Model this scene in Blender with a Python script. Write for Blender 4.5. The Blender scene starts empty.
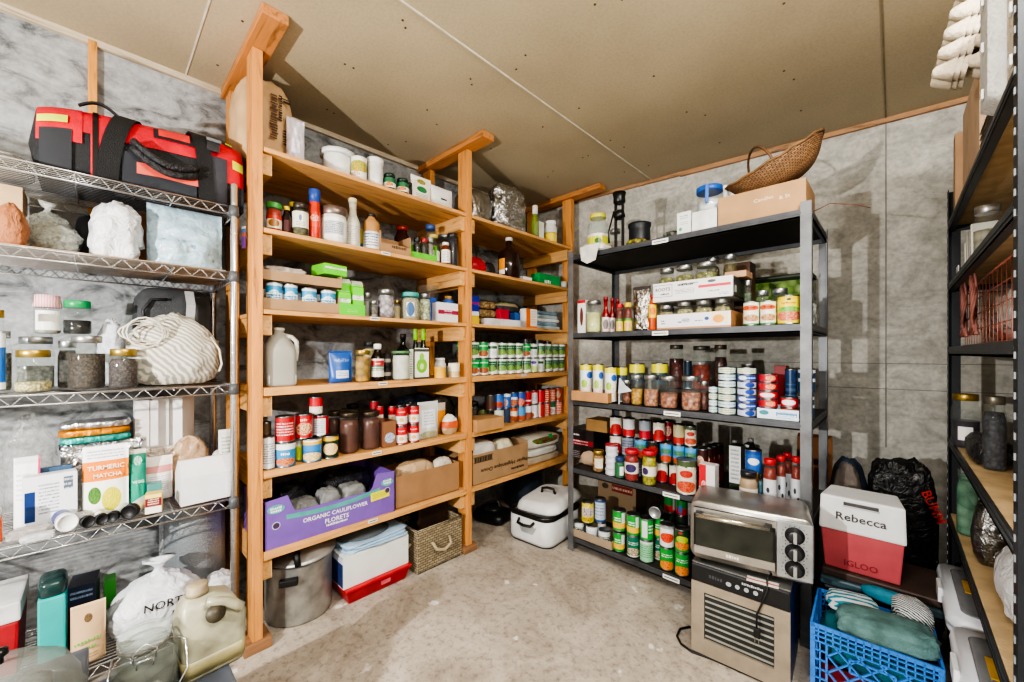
import bpy, bmesh, math, random
from mathutils import Vector, Matrix, noise
PI = math.pi
sc = bpy.context.scene
COL = sc.collection
# ------------------------------------------------------------------ camera frame (1024x682, level camera, lens shift)
F = 398.0; CXP = 512.0; HOR = 353.0; CZ = 1.22
TH = math.atan2(.692, .722)
FW = Vector((-math.sin(TH), math.cos(TH), 0)); RT = Vector((math.cos(TH), math.sin(TH), 0))
def ray(px):
    a = (px - CXP) / F
    return (FW.x + a * RT.x, FW.y + a * RT.y)
LX, CHX, MY, RX = -1.88, -1.93, 2.03, .165     # front planes: wooden shelves, wire rack, steel rack, right-hand rack
def at(S, px, ins=0.0):
    """point on the plane of a shelf front (moved back by ins) seen at pixel column px"""
    dx, dy = ray(px)
    if S == 'L': t = (LX - ins) / dx
    elif S == 'C': t = (CHX - ins) / dx
    elif S == 'M': t = (MY + ins) / dy
    elif S == 'R': t = (RX + ins) / dx
    else: t = ins                                # S == 'D': ins is the depth itself
    return t * dx, t * dy, t
def zof(py, d): return CZ + (HOR - py) * d / F
FACE = {'L': PI / 2, 'C': PI / 2, 'M': 0.0, 'R': -PI / 2, 'D': None}
def tocam(x, y): return math.atan2(-x, y)

# ------------------------------------------------------------------ materials
def lin(c):
    if isinstance(c, str):
        c = c.lstrip('#'); c = [int(c[i:i + 2], 16) / 255 for i in (0, 2, 4)]
    return tuple(((v / 12.92) if v <= .04045 else ((v + .055) / 1.055) ** 2.4) for v in c[:3]) + (1,)
MATS = {}
def newmat(name):
    m = bpy.data.materials.new(name); m.use_nodes = True
    nt = m.node_tree; return m, nt, nt.nodes['Principled BSDF']
def N(nt, t, **k):
    n = nt.nodes.new(t)
    for a, b in k.items():
        if a.startswith('i_'): n.inputs[a[2:]].default_value = b
        else: setattr(n, a, b)
    return n
def mixc(nt, fac, a, b, bt='MIX'):
    n = N(nt, 'ShaderNodeMix', data_type='RGBA', blend_type=bt)
    for sock, v in ((0, fac), (6, a), (7, b)):
        if hasattr(v, 'links'): nt.links.new(v, n.inputs[sock])
        else: n.inputs[sock].default_value = v
    return n.outputs[2]
def ramp(nt, src, stops, interp='LINEAR'):
    r = N(nt, 'ShaderNodeValToRGB'); cr = r.color_ramp; cr.interpolation = interp
    while len(cr.elements) < len(stops): cr.elements.new(.5)
    for e, (p, c) in zip(cr.elements, stops): e.position = p; e.color = c
    nt.links.new(src, r.inputs[0]); return r.outputs[0]
def tex(nt, kind, scale, vec=None, **k):
    n = N(nt, kind); n.inputs['Scale'].default_value = scale
    for a, b in k.items(): n.inputs[a].default_value = b
    if vec is not None: nt.links.new(vec, n.inputs['Vector'])
    return n
def mapping(nt, coord, scale=(1, 1, 1), rot=(0, 0, 0)):
    tc = N(nt, 'ShaderNodeTexCoord'); mp = N(nt, 'ShaderNodeMapping')
    mp.inputs['Scale'].default_value = scale; mp.inputs['Rotation'].default_value = rot
    nt.links.new(tc.outputs[coord], mp.inputs['Vector']); return mp.outputs[0]
def bump(nt, p, h, s, d=.01):
    b = N(nt, 'ShaderNodeBump'); b.inputs['Strength'].default_value = s; b.inputs['Distance'].default_value = d
    nt.links.new(h, b.inputs['Height']); nt.links.new(b.outputs[0], p.inputs['Normal'])
def flat(c, rough=.5, metal=0.0, var=.12, bumps=0.0, bs=60, spec=.5):
    """plain colour with a slight procedural mottling"""
    k = ('flat', c, rough, metal, var, bumps, bs)
    if k in MATS: return MATS[k]
    m, nt, p = newmat('surface'); L = lin(c)
    v = mapping(nt, 'Object'); n = tex(nt, 'ShaderNodeTexNoise', 14, v, Detail=5)
    dk = tuple(x * (1 - 2 * var) for x in L[:3]) + (1,)
    nt.links.new(ramp(nt, n.outputs[0], [(.35, dk), (.6, L)]), p.inputs['Base Color'])
    p.inputs['Roughness'].default_value = rough; p.inputs['Metallic'].default_value = metal
    p.inputs['Specular IOR Level'].default_value = spec
    if bumps:
        b = tex(nt, 'ShaderNodeTexNoise', bs, v, Detail=3); bump(nt, p, b.outputs[0], bumps)
    MATS[k] = m; return m
def wood(axis, tone='#c3945a', dark='#8f5f32'):
    k = ('wood', axis, tone, dark)
    if k in MATS: return MATS[k]
    m, nt, p = newmat('pine_wood'); s = [14, 14, 14]; s['xyz'.index(axis)] = 1.1
    v = mapping(nt, 'Object', s); n = tex(nt, 'ShaderNodeTexNoise', 3.0, v, Detail=8, Roughness=.62, Distortion=1.2)
    base = ramp(nt, n.outputs[0], [(.30, lin(dark)), (.45, lin(tone)), (.7, tuple(min(1, x * 1.25) for x in lin(tone)[:3]) + (1,))])
    v2 = mapping(nt, 'Object', [x * .25 + .3 for x in s]); kn = tex(nt, 'ShaderNodeTexVoronoi', 2.2, v2)
    knot = ramp(nt, kn.outputs['Distance'], [(.0, (0.35, .35, .35, 1)), (.10, (1, 1, 1, 1))])
    nt.links.new(mixc(nt, .8, base, knot, 'MULTIPLY'), p.inputs['Base Color'])
    p.inputs['Roughness'].default_value = .62; bump(nt, p, n.outputs[0], .15, .002)
    MATS[k] = m; return m
def cardboard(c='#b58f63'):
    k = ('card', c)
    if k in MATS: return MATS[k]
    m, nt, p = newmat('corrugated_cardboard'); v = mapping(nt, 'Object', (1, 1, 1)); n = tex(nt, 'ShaderNodeTexNoise', 9, v, Detail=6)
    L = lin(c); nt.links.new(ramp(nt, n.outputs[0], [(.3, tuple(x * .8 for x in L[:3]) + (1,)), (.65, L)]), p.inputs['Base Color'])
    w = tex(nt, 'ShaderNodeTexWave', 120, v, Distortion=.5); bump(nt, p, w.outputs[0], .05, .001)
    p.inputs['Roughness'].default_value = .8; MATS[k] = m; return m
def glass(tint='#e8f0ee', op=.03, rough=.04):
    """thin clear glass: see-through with a glossy coat, a share of it tinted"""
    k = ('glass', tint, op, rough)
    if k in MATS: return MATS[k]
    m, nt, p = newmat('clear_glass'); nt.nodes.remove(p); out = nt.nodes['Material Output']
    t = N(nt, 'ShaderNodeBsdfTransparent'); t.inputs[0].default_value = (.93, .95, .94, 1)
    g = N(nt, 'ShaderNodeBsdfGlossy'); g.inputs['Roughness'].default_value = rough
    d = N(nt, 'ShaderNodeBsdfDiffuse'); d.inputs[0].default_value = lin(tint)
    lw = N(nt, 'ShaderNodeLayerWeight'); lw.inputs[0].default_value = .25
    a = N(nt, 'ShaderNodeMixShader'); a.inputs[0].default_value = op; nt.links.new(t.outputs[0], a.inputs[1]); nt.links.new(d.outputs[0], a.inputs[2])
    b = N(nt, 'ShaderNodeMixShader'); r = N(nt, 'ShaderNodeMath', operation='MULTIPLY_ADD'); pw = N(nt, 'ShaderNodeMath', operation='POWER'); pw.inputs[1].default_value = 2.2; nt.links.new(lw.outputs['Facing'], pw.inputs[0]); nt.links.new(pw.outputs[0], r.inputs[0]); r.inputs[1].default_value = .28; r.inputs[2].default_value = .015
    nt.links.new(r.outputs[0], b.inputs[0]); nt.links.new(a.outputs[0], b.inputs[1]); nt.links.new(g.outputs[0], b.inputs[2])
    nt.links.new(b.outputs[0], out.inputs[0]); MATS[k] = m; return m
def grain(c1, c2, c3=None, scale=120, rough=.7, coord='Object'):
    """granular contents: seeds, beans, herbs, pickles"""
    k = ('grain', c1, c2, c3, scale, rough)
    if k in MATS: return MATS[k]
    m, nt, p = newmat('granular_contents'); v = mapping(nt, coord)
    vo = tex(nt, 'ShaderNodeTexVoronoi', scale, v); sp = N(nt, 'ShaderNodeSeparateColor'); nt.links.new(vo.outputs['Color'], sp.inputs[0])
    st = [(.0, lin(c1)), (.55, lin(c2))] + ([(1., lin(c3))] if c3 else [])
    col = ramp(nt, sp.outputs[0], st)
    ed = ramp(nt, vo.outputs['Distance'], [(.1, (1, 1, 1, 1)), (.8, (.35, .35, .35, 1))])
    nt.links.new(mixc(nt, 1, col, ed, 'MULTIPLY'), p.inputs['Base Color']); p.inputs['Roughness'].default_value = rough
    bump(nt, p, vo.outputs['Distance'], .5, .004); MATS[k] = m; return m
def wrap(bands, pics=(), panel=None, lines=(), rough=.35, seed=0, metal=0):
    """printed label on UV: bands = [(v_from, colour)...] bottom up; pics = [(u, v, ru, rv, c1, c2)] food pictures;
    panel = (u0,u1,v0,v1,colour); lines = [(u0,u1,v0,v1,colour,rows)] rows of small print"""
    k = ('wrap', str(bands), str(pics), str(panel), str(lines), seed)
    if k in MATS: return MATS[k]
    m, nt, p = newmat('printed_label'); tc = N(nt, 'ShaderNodeTexCoord'); sx = N(nt, 'ShaderNodeSeparateXYZ'); nt.links.new(tc.outputs['UV'], sx.inputs[0])
    U, V = sx.outputs[0], sx.outputs[1]
    def mth(op, a, b=0.0, cl=False):
        n = N(nt, 'ShaderNodeMath', operation=op); n.use_clamp = cl
        for i, x in enumerate((a, b)):
            if hasattr(x, 'links'): nt.links.new(x, n.inputs[i])
            else: n.inputs[i].default_value = x
        return n.outputs[0]
    col = ramp(nt, V, [(a, lin(c)) for a, c in bands], 'CONSTANT') if len(bands) > 1 else mixc(nt, 0, lin(bands[0][1]), lin(bands[0][1]))
    def rect(u0, u1, v0, v1):
        return mth('MULTIPLY', mth('MULTIPLY', mth('GREATER_THAN', U, u0), mth('LESS_THAN', U, u1)), mth('MULTIPLY', mth('GREATER_THAN', V, v0), mth('LESS_THAN', V, v1)))
    if panel:
        for pn in (panel if isinstance(panel, list) else [panel]): col = mixc(nt, rect(*pn[:4]), col, lin(pn[4]))
    for (u, v, ru, rv, c1, c2) in pics:
        du = mth('DIVIDE', mth('SUBTRACT', U, u), ru); dv = mth('DIVIDE', mth('SUBTRACT', V, v), rv)
        r2 = mth('ADD', mth('MULTIPLY', du, du), mth('MULTIPLY', dv, dv)); mask = mth('LESS_THAN', r2, 1.0)
        vo = N(nt, 'ShaderNodeTexVoronoi'); vo.inputs['Scale'].default_value = 26; mp = N(nt, 'ShaderNodeMapping'); mp.inputs['Scale'].default_value = (3, 1, 1); mp.inputs['Location'].default_value = (seed * .37, u, 0)
        nt.links.new(tc.outputs['UV'], mp.inputs[0]); nt.links.new(mp.outputs[0], vo.inputs['Vector'])
        s2 = N(nt, 'ShaderNodeSeparateColor'); nt.links.new(vo.outputs['Color'], s2.inputs[0])
        col = mixc(nt, mask, col, ramp(nt, s2.outputs[0], [(.2, lin(c1)), (.75, lin(c2))]))
    for (u0, u1, v0, v1, c, rows) in lines:
        w = mth('SINE', mth('MULTIPLY', V, rows * 2 * PI / max(.01, v1 - v0))); on = mth('GREATER_THAN', w, .15)
        nz = N(nt, 'ShaderNodeTexNoise'); nz.inputs['Scale'].default_value = 1; nz.inputs['Detail'].default_value = 1
        mp = N(nt, 'ShaderNodeMapping'); mp.inputs['Scale'].default_value = (70, rows / max(.01, v1 - v0) * .9, 1); nt.links.new(tc.outputs['UV'], mp.inputs[0]); nt.links.new(mp.outputs[0], nz.inputs['Vector'])
        on = mth('MULTIPLY', on, mth('GREATER_THAN', nz.outputs[0], .45))
        col = mixc(nt, mth('MULTIPLY', on, rect(u0, u1, v0, v1)), col, lin(c))
    nt.links.new(col, p.inputs['Base Color']); p.inputs['Roughness'].default_value = rough; p.inputs['Metallic'].default_value = metal
    MATS[k] = m; return m
def film(c='#dfe6ea', op=.35, rough=.18):
    """thin crinkled plastic film, part see-through"""
    k = ('film', c, op, rough)
    if k in MATS: return MATS[k]
    m, nt, p = newmat('plastic_film'); p.inputs['Base Color'].default_value = lin(c); p.inputs['Roughness'].default_value = rough
    v = mapping(nt, 'Object'); n = tex(nt, 'ShaderNodeTexNoise', 26, v, Detail=6, Distortion=1.5)
    nt.links.new(ramp(nt, n.outputs[0], [(.3, (op, op, op, 1)), (.75, (min(1, op + .4),) * 3 + (1,))]), p.inputs['Alpha'])
    bump(nt, p, n.outputs[0], .6, .01); MATS[k] = m; return m
def foil(c='#c9cbcc', rough=.22, metal=1.0, s=18):
    k = ('foil', c, rough, metal, s)
    if k in MATS: return MATS[k]
    m, nt, p = newmat('crinkled_foil'); p.inputs['Base Color'].default_value = lin(c); p.inputs['Roughness'].default_value = rough; p.inputs['Metallic'].default_value = metal
    v = mapping(nt, 'Object'); n = tex(nt, 'ShaderNodeTexNoise', s, v, Detail=4, Distortion=2.0); bump(nt, p, n.outputs[0], .8, .02)
    MATS[k] = m; return m
def stripes(c1, c2, scale=60, axis='X', rough=.85):
    k = ('str', c1, c2, scale, axis)
    if k in MATS: return MATS[k]
    m, nt, p = newmat('striped_fabric'); v = mapping(nt, 'Object'); w = tex(nt, 'ShaderNodeTexWave', scale, v, Distortion=1.2); w.bands_direction = axis
    nt.links.new(ramp(nt, w.outputs[0], [(.35, lin(c1)), (.6, lin(c2))]), p.inputs['Base Color']); p.inputs['Roughness'].default_value = rough
    MATS[k] = m; return m
STEEL = flat('#b9babb', .3, 1.0, .1); TIN = flat('#9a9c9e', .35, 1.0, .1); CHROME = flat('#d8dadd', .22, .9, .05)
WHITE = flat('#e6e6e2', .5, var=.04); BLACK = flat('#17181a', .5); INK = flat('#1d1d1f', .6, var=0)
WPRINT = flat('#f2f2f0', .6, var=0); REDINK = flat('#b3202a', .6, var=0)
GL = glass(); GLD = glass('#9aa5a0', .22)
GOLD = flat('#b59a52', .35, .8, .1); SILV = flat('#a9abab', .35, .9, .1)

# ------------------------------------------------------------------ mesh builder
_txt = {}
def text_geo(s):
    if s in _txt: return _txt[s]
    if s[0] == '~':                                # worn print too small to read: a row of uneven ticks
        n = int(s[1:]); rn = random.Random(n); v = []; f = []; x = 0
        for i in range(n):
            wd = rn.uniform(.35, .8); h0 = rn.uniform(0, .15); h1 = rn.uniform(.7, 1); k = len(v)
            v += [(x, h0), (x + wd, h0), (x + wd, h1), (x, h1)]; f.append((k, k + 1, k + 2, k + 3)); x += wd + .28
        v = [((p[0] - x / 2) / x, p[1] - .5) for p in v]; _txt[s] = (v, f, x / 1.3); return _txt[s]
    cu = bpy.data.curves.new('t', 'FONT'); cu.body = s; cu.align_x = 'CENTER'; cu.align_y = 'CENTER'; cu.resolution_u = 2; cu.space_line = .95; cu.offset = .012
    o = bpy.data.objects.new('t', cu); COL.objects.link(o)
    dg = bpy.context.evaluated_depsgraph_get(); me = bpy.data.meshes.new_from_object(o.evaluated_get(dg))
    bm = bmesh.new(); bm.from_mesh(me); bmesh.ops.triangulate(bm, faces=bm.faces)
    v = [tuple(x.co) for x in bm.verts]; f = [tuple(q.index for q in x.verts) for x in bm.faces]; bm.free()
    bpy.data.objects.remove(o); bpy.data.curves.remove(cu); bpy.data.meshes.remove(me)
    xs = [p[0] for p in v]; ys = [p[1] for p in v]; w = max(xs) - min(xs); h = max(ys) - min(ys); mx = (max(xs) + min(xs)) / 2; my = (max(ys) + min(ys)) / 2
    v = [((p[0] - mx) / w, (p[1] - my) / h) for p in v]; _txt[s] = (v, f, w / h); return _txt[s]
class B:
    def __init__(s): s.v = []; s.f = []; s.m = []; s.uv = []; s.sm = []
    def add(s, vs, fs, mi=0, uvs=None, smooth=False):
        o = len(s.v); s.v += [tuple(p) for p in vs]
        for i, q in enumerate(fs):
            s.f.append(tuple(o + j for j in q)); s.m.append(mi); s.sm.append(smooth)
            s.uv.append(uvs[i] if uvs else [(0.5, 0.5)] * len(q))
        return s
    def box(s, c, d, mi=0, rz=0, ry=0, rx=0):
        x, y, z = d[0] / 2, d[1] / 2, d[2] / 2
        vs = [Vector((a * x, b * y, e * z)) for a in (-1, 1) for b in (-1, 1) for e in (-1, 1)]
        if rz or ry or rx:
            M = Matrix.Rotation(rz, 3, 'Z') @ Matrix.Rotation(ry, 3, 'Y') @ Matrix.Rotation(rx, 3, 'X'); vs = [M @ v for v in vs]
        vs = [v + Vector(c) for v in vs]
        q = [(0, 4, 5, 1), (4, 6, 7, 5), (6, 2, 3, 7), (2, 0, 1, 3), (1, 5, 7, 3), (2, 6, 4, 0)]
        sq = [(0, 0), (1, 0), (1, 1), (0, 1)]
        return s.add(vs, q, mi, [sq] * 6)
    def hexa(s, bot, top, mi=0):
        """bottom and top quads, counter-clockwise from the front-left corner"""
        vs = list(bot) + list(top); sq = [(0, 0), (1, 0), (1, 1), (0, 1)]
        return s.add(vs, [(0, 1, 5, 4), (1, 2, 6, 5), (2, 3, 7, 6), (3, 0, 4, 7), (4, 5, 6, 7), (3, 2, 1, 0)], mi, [sq] * 6)
    def quad(s, a, b, c, d, mi=0): return s.add([a, b, c, d], [(0, 1, 2, 3)], mi, [[(0, 0), (1, 0), (1, 1), (0, 1)]])
    def lathe(s, prof, seg=20, mi=0, c=(0, 0), smooth=True, cap=True, z0=0, sx=1, sy=1):
        zs = [p[1] for p in prof]; a, b = min(zs), max(zs); b = b if b > a else a + 1
        vs = []; fs = []; uvs = []
        for r, z in prof:
            for i in range(seg):
                t = PI / 2 + 2 * PI * i / seg            # seam at the back (+Y), front -Y at u=.5
                vs.append((c[0] + r * math.cos(t) * sx, c[1] + r * math.sin(t) * sy, z + z0))
        for j in range(len(prof) - 1):
            for i in range(seg):
                k = (i + 1) % seg; u0, u1 = i / seg, (i + 1) / seg; v0, v1 = (prof[j][1] - a) / (b - a), (prof[j + 1][1] - a) / (b - a)
                fs.append((j * seg + i, j * seg + k, (j + 1) * seg + k, (j + 1) * seg + i)); uvs.append([(u0, v0), (u1, v0), (u1, v1), (u0, v1)])
        s.add(vs, fs, mi, uvs, smooth); o = len(s.v) - len(vs)
        if cap:
            for j, rev in ((0, True), (len(prof) - 1, False)):
                if prof[j][0] > 1e-5:
                    q = [o + j * seg + i for i in range(seg)]
                    s.f.append(tuple(reversed(q)) if rev else tuple(q)); s.m.append(mi); s.sm.append(False); s.uv.append([(.5, .5)] * seg)
        return s
    def tube(s, pts, r, seg=6, mi=0, closed=False, smooth=True):
        pts = [Vector(p) for p in pts]; n = len(pts); rings = []; up = Vector((0, 0, 1)); last = None
        for i, p in enumerate(pts):
            t = (pts[(i + 1) % n] - pts[i - 1]) if closed else (pts[min(i + 1, n - 1)] - pts[max(i - 1, 0)])
            t.normalize() if t.length > 1e-9 else None
            if last is None:
                a = t.cross(up); a = a if a.length > .01 else t.cross(Vector((1, 0, 0)))
            else: a = last - t * last.dot(t)
            a = a.normalized() if a.length > 1e-6 else Vector((1, 0, 0)); b = t.cross(a); last = a
            rr = r[i] if isinstance(r, (list, tuple)) else r
            rings.append([p + (a * math.cos(2 * PI * k / seg) + b * math.sin(2 * PI * k / seg)) * rr for k in range(seg)])
        vs = [v for g in rings for v in g]; fs = []
        m = n if closed else n - 1
        for i in range(m):
            j = (i + 1) % n
            for k in range(seg): l = (k + 1) % seg; fs.append((i * seg + k, i * seg + l, j * seg + l, j * seg + k))
        if not closed: fs += [tuple(reversed(range(seg))), tuple((n - 1) * seg + k for k in range(seg))]
        return s.add(vs, fs, mi, None, smooth and seg > 4)
    def ribbon(s, pts, side, w, t, mi=0):
        pts = [Vector(p) for p in pts]; n = len(pts); vs = []
        for i, p in enumerate(pts):
            tg = (pts[min(i + 1, n - 1)] - pts[max(i - 1, 0)]).normalized(); sd = Vector(side[i] if isinstance(side, list) else side).normalized(); nn = tg.cross(sd).normalized()
            for a, b in ((-1, -1), (1, -1), (1, 1), (-1, 1)): vs.append(p + sd * a * w / 2 + nn * b * t / 2)
        fs = []
        for i in range(n - 1):
            for k in range(4): l = (k + 1) % 4; fs.append((i * 4 + k, i * 4 + l, i * 4 + 4 + l, i * 4 + 4 + k))
        fs += [(3, 2, 1, 0), tuple((n - 1) * 4 + k for k in range(4))]
        return s.add(vs, fs, mi)
    def text(s, string, w, x=0, z=0, y=0, mi=1, h=None, r=None, rot=0, org=None, ax=None, az=None):
        v, f, asp = text_geo(string); h = h or w / asp
        ca, sa = math.cos(rot), math.sin(rot); out = []
        for px, py in v:
            a, b = px * w, py * h; a, b = a * ca - b * sa, a * sa + b * ca
            if org is not None: out.append(Vector(org) + Vector(ax) * a + Vector(az) * b)
            elif r: t = (x + a) / r; out.append((r * math.sin(t), -r * math.cos(t), z + b))
            else: out.append((x + a, y, z + b))
        return s.add(out, f, mi)
    def open_box(s, w, d, h, t=.003, mi=0, hf=None, hl=None):
        """open tray: floor and four walls; hf = height of the front wall"""
        hf = h if hf is None else hf; hl = h if hl is None else hl
        s.box((0, 0, t / 2), (w, d, t), mi); s.box((0, -d / 2 + t / 2, hf / 2), (w, t, hf), mi); s.box((0, d / 2 - t / 2, h / 2), (w, t, h), mi)
        s.box((-w / 2 + t / 2, 0, hl / 2), (t, d - 2 * t, hl), mi); s.box((w / 2 - t / 2, 0, hl / 2), (t, d - 2 * t, hl), mi); return s
    def build(s, name, mats, parent=None, bev=0, loc=None, rz=0, sub=0, disp=None):
        me = bpy.data.meshes.new(name); me.from_pydata(s.v, [], s.f)
        for mm in (mats if isinstance(mats, (list, tuple)) else [mats]): me.materials.append(mm)
        me.polygons.foreach_set('material_index', s.m); me.polygons.foreach_set('use_smooth', s.sm)
        ul = me.uv_layers.new(name='UVMap'); flatuv = [c for q in s.uv for p in q for c in p]; ul.data.foreach_set('uv', flatuv)
        if bev or sub:
            bm = bmesh.new(); bm.from_mesh(me)
            if bev: bmesh.ops.bevel(bm, geom=[e for e in bm.edges if not e.is_boundary and e.calc_face_angle(0) > .7], offset=bev, segments=2, affect='EDGES', profile=.6)
            bm.to_mesh(me); bm.free()
        me.update(); o = bpy.data.objects.new(name, me); COL.objects.link(o)
        if parent: o.parent = parent
        if loc is not None: o.location = loc
        if rz: o.rotation_euler.z = rz
        return o
USED = {}
def tag(o, label, cat, group=None):
    o['label'] = label; o['category'] = cat
    if group: o['group'] = group
    USED[label] = USED.get(label, 0) + 1; return o
def thing(name, label, cat, loc=(0, 0, 0), rz=0, group=None):
    o = bpy.data.objects.new(name, None); COL.objects.link(o); o.empty_display_size = .05
    o.location = loc; o.rotation_euler.z = rz; return tag(o, label, cat, group)
def struct(name, b, mats, **k):
    o = b.build(name, mats, **k); o['kind'] = 'structure'; return o
def dup(root, loc, rz, label=None, group=None):
    r = root.copy(); COL.objects.link(r); r.location = loc; r.rotation_euler.z = rz
    if label: r['label'] = label
    if group: r['group'] = group
    for ch in list(root.children):
        c = ch.copy(); COL.objects.link(c); c.parent = r
        for g in ch.children:
            d = g.copy(); COL.objects.link(d); d.parent = c
    return r
# ------------------------------------------------------------------ room
CEIL = 2.51; WX = -2.39
def back_y(x): return 2.755 + (x + 2.39) * .109
def concrete(name, c1, c2, streak):
    m, nt, p = newmat(name); v = mapping(nt, 'Object', streak)
    n1 = tex(nt, 'ShaderNodeTexNoise', 2.2, v, Detail=10, Roughness=.68, Distortion=1.0)
    v2 = mapping(nt, 'Object'); n2 = tex(nt, 'ShaderNodeTexNoise', 45, v2, Detail=6)
    vo = tex(nt, 'ShaderNodeTexVoronoi', 26, v2); pit = ramp(nt, vo.outputs['Distance'], [(.02, (.3, .3, .3, 1)), (.09, (1, 1, 1, 1))])
    a = ramp(nt, n1.outputs[0], [(.34, lin(c2)), (.5, lin(c1)), (.64, tuple(min(1, x * 1.25) for x in lin(c1)[:3]) + (1,))])
    b = mixc(nt, .35, a, ramp(nt, n2.outputs[0], [(.35, (.45, .45, .45, 1)), (.6, (1, 1, 1, 1))]), 'MULTIPLY')
    nt.links.new(mixc(nt, .55, b, pit, 'MULTIPLY'), p.inputs['Base Color']); p.inputs['Roughness'].default_value = .85
    bump(nt, p, n2.outputs[0], .35, .006); return m
MLW = concrete('board_formed_concrete', '#999c9e', '#505355', (3.2, 2.6, 4.4))
MBW = concrete('grey_concrete', '#b9b7af', '#a3a199', (2.6, 2.6, 3.6))
def floor_mat():
    m, nt, p = newmat('worn_concrete_floor'); v = mapping(nt, 'Object')
    n1 = tex(nt, 'ShaderNodeTexNoise', 3.2, v, Detail=9, Roughness=.7, Distortion=.8); n2 = tex(nt, 'ShaderNodeTexNoise', 34, v, Detail=9, Roughness=.78)
    a = ramp(nt, n1.outputs[0], [(.33, lin('#968b7d')), (.48, lin('#b0a699')), (.62, lin('#bfb6aa')), (.75, lin('#cfc9bf'))])
    b = mixc(nt, .75, a, ramp(nt, n2.outputs[0], [(.36, (.34, .33, .31, 1)), (.49, (.9, .9, .9, 1)), (.72, (1, 1, 1, 1))]), 'MULTIPLY')
    vo = tex(nt, 'ShaderNodeTexNoise', 9, v, Detail=3); sp = ramp(nt, vo.outputs[0], [(.68, (0, 0, 0, 1)), (.72, (1, 1, 1, 1))])
    nt.links.new(mixc(nt, sp, b, lin('#d8d6d0')), p.inputs['Base Color']); p.inputs['Roughness'].default_value = .8; bump(nt, p, n2.outputs[0], .3, .006); return m
struct('floor', B().box((-.9, .75, -.05), (3.2, 5.1, .1)), floor_mat())
# ceiling of drywall sheets
def ceil_mat():
    m, nt, p = newmat('unpainted_drywall'); v = mapping(nt, 'Object'); n = tex(nt, 'ShaderNodeTexNoise', 1.6, v, Detail=4); n2 = tex(nt, 'ShaderNodeTexNoise', 90, v, Detail=3)
    a = ramp(nt, n.outputs[0], [(.3, lin('#ab9d82')), (.7, lin('#baac90'))]); nt.links.new(mixc(nt, .25, a, ramp(nt, n2.outputs[0], [(.3, (.6, .6, .6, 1)), (.6, (1, 1, 1, 1))]), 'MULTIPLY'), p.inputs['Base Color'])
    p.inputs['Roughness'].default_value = .85; return m
struct('ceiling', B().box((-.9, .75, CEIL + .05), (3.2, 5.1, .1)), ceil_mat())
struct('wall_left', B().box((WX - .06, .75, 1.255), (.12, 5.1, 2.51)), MLW)
struct('wall_right', B().box((.72, .75, 1.255), (.1, 5.1, 2.51)), MBW)
b = B(); x0, x1 = WX - .02, .75
b.hexa([(x0, back_y(x0), 0), (x1, back_y(x1), 0), (x1, back_y(x1) + .1, 0), (x0, back_y(x0) + .1, 0)], [(x0, back_y(x0), 2.51), (x1, back_y(x1), 2.51), (x1, back_y(x1) + .1, 2.51), (x0, back_y(x0) + .1, 2.51)])
wb = struct('wall_back', b, MBW)
b = B()                                              # cold joint lines of the pour
for z in (1.16, 1.02):
    b.hexa([(-1.45, back_y(-1.45) - .002, z), (.6, back_y(.6) - .002, z - .0), (.6, back_y(.6), z), (-1.45, back_y(-1.45), z)], [(-1.45, back_y(-1.45) - .002, z + .004), (.6, back_y(.6) - .002, z + .004), (.6, back_y(.6), z + .004), (-1.45, back_y(-1.45), z + .004)])
b.box((-.03, back_y(-.03) - .002, 1.6), (.006, .004, 1.8)); struct('trim_4', b, flat('#8d8b84', .9))
jm = flat('#d8d2c2', .8)
struct('trim_5', B().box((-1.30, 1.75, CEIL - .001), (.007, 2.3, .004)), jm)
struct('trim_6', B().box((-.03, 1.6, CEIL - .001), (.006, 2.9, .004)), flat('#8c8066', .8))
struct('trim_7', B().box((-1.85, .285, CEIL - .001), (1.08, .006, .004)), jm)
b = B(); rn = random.Random(5)
for x in (-2.2, -1.8, -1.42, -1.18, -.75, -.35):
    for y in (.35, .8, .84, 1.25, 1.29, 1.75, 2.2, 2.24, 2.6): b.lathe([(.005, -.002), (.005, 0)], 6, c=(x + rn.uniform(-.06, .06), y + rn.uniform(-.05, .05)), z0=CEIL)
struct('trim_8', b, flat('#54492f', .7))
# ledger strips where ceiling meets wall
struct('trim_1', B().box((WX + .011, .75, CEIL - .013), (.022, 4.0, .026)), wood('y', '#b9ad98', '#8f7d62'))
b = B()
for xa, xb, h in ((-2.36, -1.1, .022), (-1.1, -.35, .030), (-.35, .65, .026)):
    b.hexa([(xa, back_y(xa) - .022, CEIL - h), (xb, back_y(xb) - .022, CEIL - h), (xb, back_y(xb), CEIL - h), (xa, back_y(xa), CEIL - h)], [(xa, back_y(xa) - .022, CEIL), (xb, back_y(xb) - .022, CEIL), (xb, back_y(xb), CEIL), (xa, back_y(xa), CEIL)])
struct('trim_2', b, wood('x', '#a8805c', '#7a5638'))
struct('trim_3', B().box((WX + .012, -.012, 2.10), (.024, .026, .80)), wood('z', '#c98f45', '#8e5f28'))

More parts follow.
